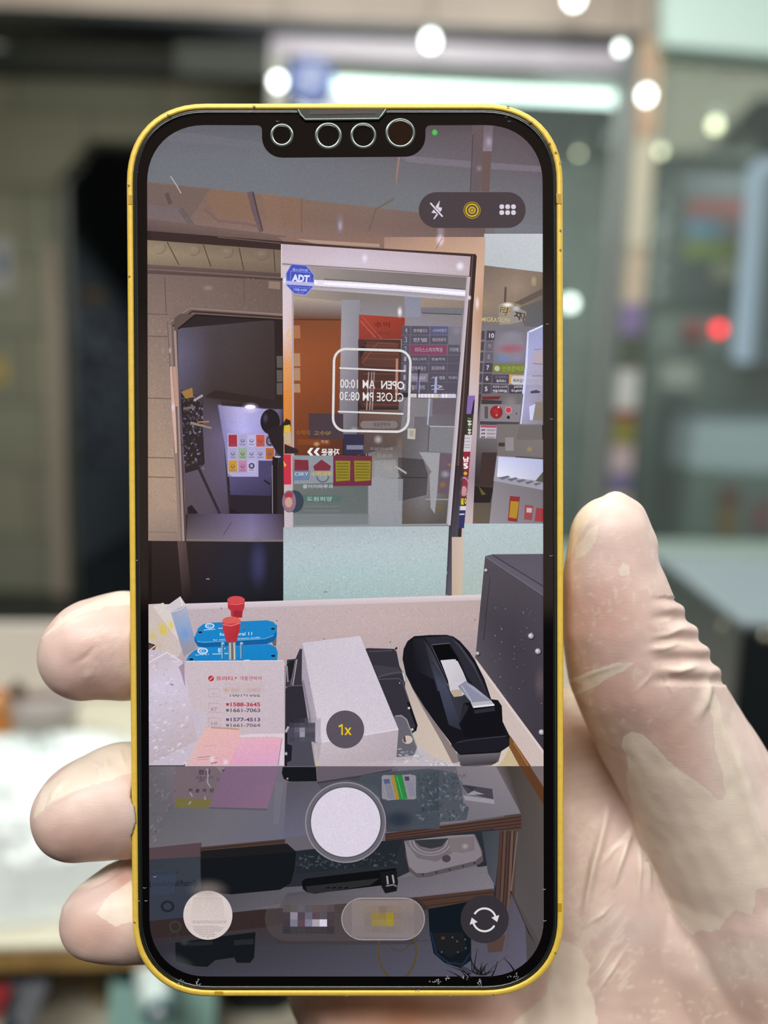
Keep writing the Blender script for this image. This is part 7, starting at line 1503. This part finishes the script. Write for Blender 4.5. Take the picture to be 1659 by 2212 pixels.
cream_polys = [([(1347, 1589), (1365, 1580), (1394, 1589), (1420, 1617), (1430, 1628), (1469, 1666), (1521, 1698), (1548, 1727), (1562, 1728), (1568, 1715), (1561, 1666), (1546, 1617), (1540, 1560), (1530, 1500), (1548, 1500), (1572, 1600), (1586, 1652), (1615, 1715), (1641, 1796), (1672, 1845), (1672, 1915), (1630, 1920), (1628, 1978), (1587, 1967), (1570, 1984), (1553, 2007), (1527, 2013), (1510, 2008), (1498, 2018), (1486, 2016), (1469, 1993), (1440, 1955), (1405, 1874), (1373, 1788), (1362, 1730), (1353, 1687), (1357, 1643), (1342, 1609)], None),
               ([(1195, 2026), (1222, 2033), (1252, 2048), (1275, 2085), (1268, 2125), (1281, 2157), (1297, 2240), (1075, 2240), (1130, 2190), (1180, 2150)], None),
               ([(1218, 1212), (1222, 1165), (1248, 1110), (1288, 1070), (1325, 1050), (1352, 1058), (1322, 1078), (1285, 1105), (1255, 1150), (1232, 1205)], None),
               ([(1243, 1208), (1247, 1178), (1276, 1142), (1292, 1136), (1287, 1168), (1264, 1200)], None), ([(1335, 1232), (1345, 1212), (1360, 1222), (1362, 1240), (1340, 1246)], None),
               ([(1222, 1470), (1280, 1448), (1340, 1432), (1368, 1430), (1352, 1448), (1320, 1462), (1290, 1480), (1250, 1500), (1225, 1510), (1262, 1478)], None),
               ([(90, 1380), (130, 1335), (200, 1300), (270, 1270), (285, 1275), (285, 1305), (240, 1308), (180, 1325), (130, 1352)], None),
               ([(70, 1770), (95, 1700), (150, 1655), (190, 1620), (270, 1590), (290, 1600), (290, 1668), (230, 1688), (165, 1702), (115, 1730)], None),
               ([(150, 1930), (180, 1878), (215, 1855), (280, 1855), (240, 1888), (200, 1905)], None), ([(205, 1975), (240, 1930), (282, 1905), (295, 1930), (292, 1990), (250, 2000)], None)]
cream = np.full(N, -60.0)
for pts_, _ in cream_polys:
    lo_u, hi_u = min(p[0] for p in pts_) - 70, max(p[0] for p in pts_) + 70; lo_v, hi_v = min(p[1] for p in pts_) - 70, max(p[1] for p in pts_) + 70
    idx = np.nonzero((u > lo_u) & (u < hi_u) & (v > lo_v) & (v < hi_v))[0]
    if pts_[0][0] > 1300 and pts_[0][1] > 1500: idx = idx[thumb[idx] | (v[idx] > 1900)]
    cream[idx] = np.maximum(cream[idx], sdf(u[idx], v[idx], pts_))
creamv = np.clip(0.5 + cream / 40.0, 0, 1)
me.vertices.foreach_set('co', co.astype(np.float32).ravel())
origin = Vector((0.02, 0.14, float(co[:, 2].min())))
me.transform(Matrix.Translation(-origin))
ca = me.color_attributes.new('skin', 'FLOAT_COLOR', 'POINT'); ca.data.foreach_set('color', np.concatenate([colr, np.ones((N, 1))], 1).astype(np.float32).ravel())
at = me.attributes.new('cream', 'FLOAT', 'POINT'); at.data.foreach_set('value', creamv.astype(np.float32))
at = me.attributes.new('ridge', 'FLOAT', 'POINT'); at.data.foreach_set('value', np.clip(ridge, 0, 1).astype(np.float32))
me.polygons.foreach_set('use_smooth', [True] * len(me.polygons)); me.update()

m = bpy.data.materials.new('latex_glove'); m.use_nodes = True; nt = m.node_tree; n = nt.nodes; l = nt.links; b = n['Principled BSDF']
def nd(t): return n.new(t)
def math_(op, a, b_=None, c=None, clamp=False):
    q = nd('ShaderNodeMath'); q.operation = op; q.use_clamp = clamp
    for i, x_ in enumerate((a, b_, c)):
        if x_ is None: continue
        if isinstance(x_, (int, float)): q.inputs[i].default_value = x_
        else: l.new(x_, q.inputs[i])
    return q.outputs[0]
def noise_(scale, det=3, vec=None, dist=0.0):
    q = nd('ShaderNodeTexNoise'); q.inputs['Scale'].default_value = scale; q.inputs['Detail'].default_value = det; q.inputs['Distortion'].default_value = dist
    l.new(vec, q.inputs['Vector']); return q.outputs['Fac']
tc = nd('ShaderNodeTexCoord'); V = tc.outputs['Object']
a1 = nd('ShaderNodeAttribute'); a1.attribute_name = 'skin'; a2 = nd('ShaderNodeAttribute'); a2.attribute_name = 'cream'; a3 = nd('ShaderNodeAttribute'); a3.attribute_name = 'ridge'
n1 = noise_(650, 4, V); n2 = noise_(170, 3, V); 
e1 = math_('ADD', a2.outputs['Fac'], math_('MULTIPLY', math_('SUBTRACT', n1, 0.5), 0.35))
mask = math_('MULTIPLY', math_('SUBTRACT', e1, 0.46), 14.0, clamp=True)
# short pale scuffs and clinging creases
mp = nd('ShaderNodeMapping'); mp.inputs['Rotation'].default_value = (0.2, 0.9, 0.4); mp.inputs['Scale'].default_value = (0.35, 1.0, 1.9); l.new(V, mp.inputs['Vector'])
n3 = noise_(1500, 2, mp.outputs[0], 0.6); n4 = noise_(130, 2, V)
scf = math_('MULTIPLY', math_('MULTIPLY', math_('SUBTRACT', n3, 0.68), 9.0, clamp=True), math_('MULTIPLY', math_('SUBTRACT', n4, 0.42), 5.0, clamp=True))
tot = math_('MAXIMUM', math_('MAXIMUM', math_('MULTIPLY', mask, 0.76), math_('MULTIPLY', a3.outputs['Fac'], 0.75)), math_('MULTIPLY', scf, 0.55))
mx = nd('ShaderNodeMix'); mx.data_type = 'RGBA'; l.new(tot, mx.inputs[0]); l.new(a1.outputs['Color'], mx.inputs[6]); mx.inputs[7].default_value = (*lin('#e9decd'), 1)
mv = nd('ShaderNodeMix'); mv.data_type = 'RGBA'; mv.blend_type = 'MULTIPLY'; mv.inputs[0].default_value = 1.0; l.new(mx.outputs[2], mv.inputs[6])
cr = nd('ShaderNodeValToRGB'); cr.color_ramp.elements[0].position = 0.3; cr.color_ramp.elements[0].color = (0.88, 0.86, 0.85, 1); cr.color_ramp.elements[1].position = 0.7; cr.color_ramp.elements[1].color = (1, 1, 1, 1); l.new(n2, cr.inputs['Fac']); l.new(cr.outputs['Color'], mv.inputs[7])
l.new(mv.outputs[2], b.inputs['Base Color'])
b.inputs['Roughness'].default_value = 0.42; b.inputs['Specular IOR Level'].default_value = 0.4
b.inputs['Subsurface Weight'].default_value = 0.25; b.inputs['Subsurface Radius'].default_value = (1.0, 0.55, 0.4); b.inputs['Subsurface Scale'].default_value = 0.0025
bp = nd('ShaderNodeBump'); bp.inputs['Strength'].default_value = 0.35; bp.inputs['Distance'].default_value = 0.00012
l.new(math_('ADD', math_('MULTIPLY', n1, 0.6), math_('MULTIPLY', n3, 0.5)), bp.inputs['Height']); l.new(bp.outputs['Normal'], b.inputs['Normal'])
me.materials.clear(); me.materials.append(m)
hand = bpy.data.objects.new('gloved_hand', me); col.objects.link(hand); hand.location = origin
props(hand, 'right hand in a translucent cream latex glove, gripping the phone from behind', 'hand')
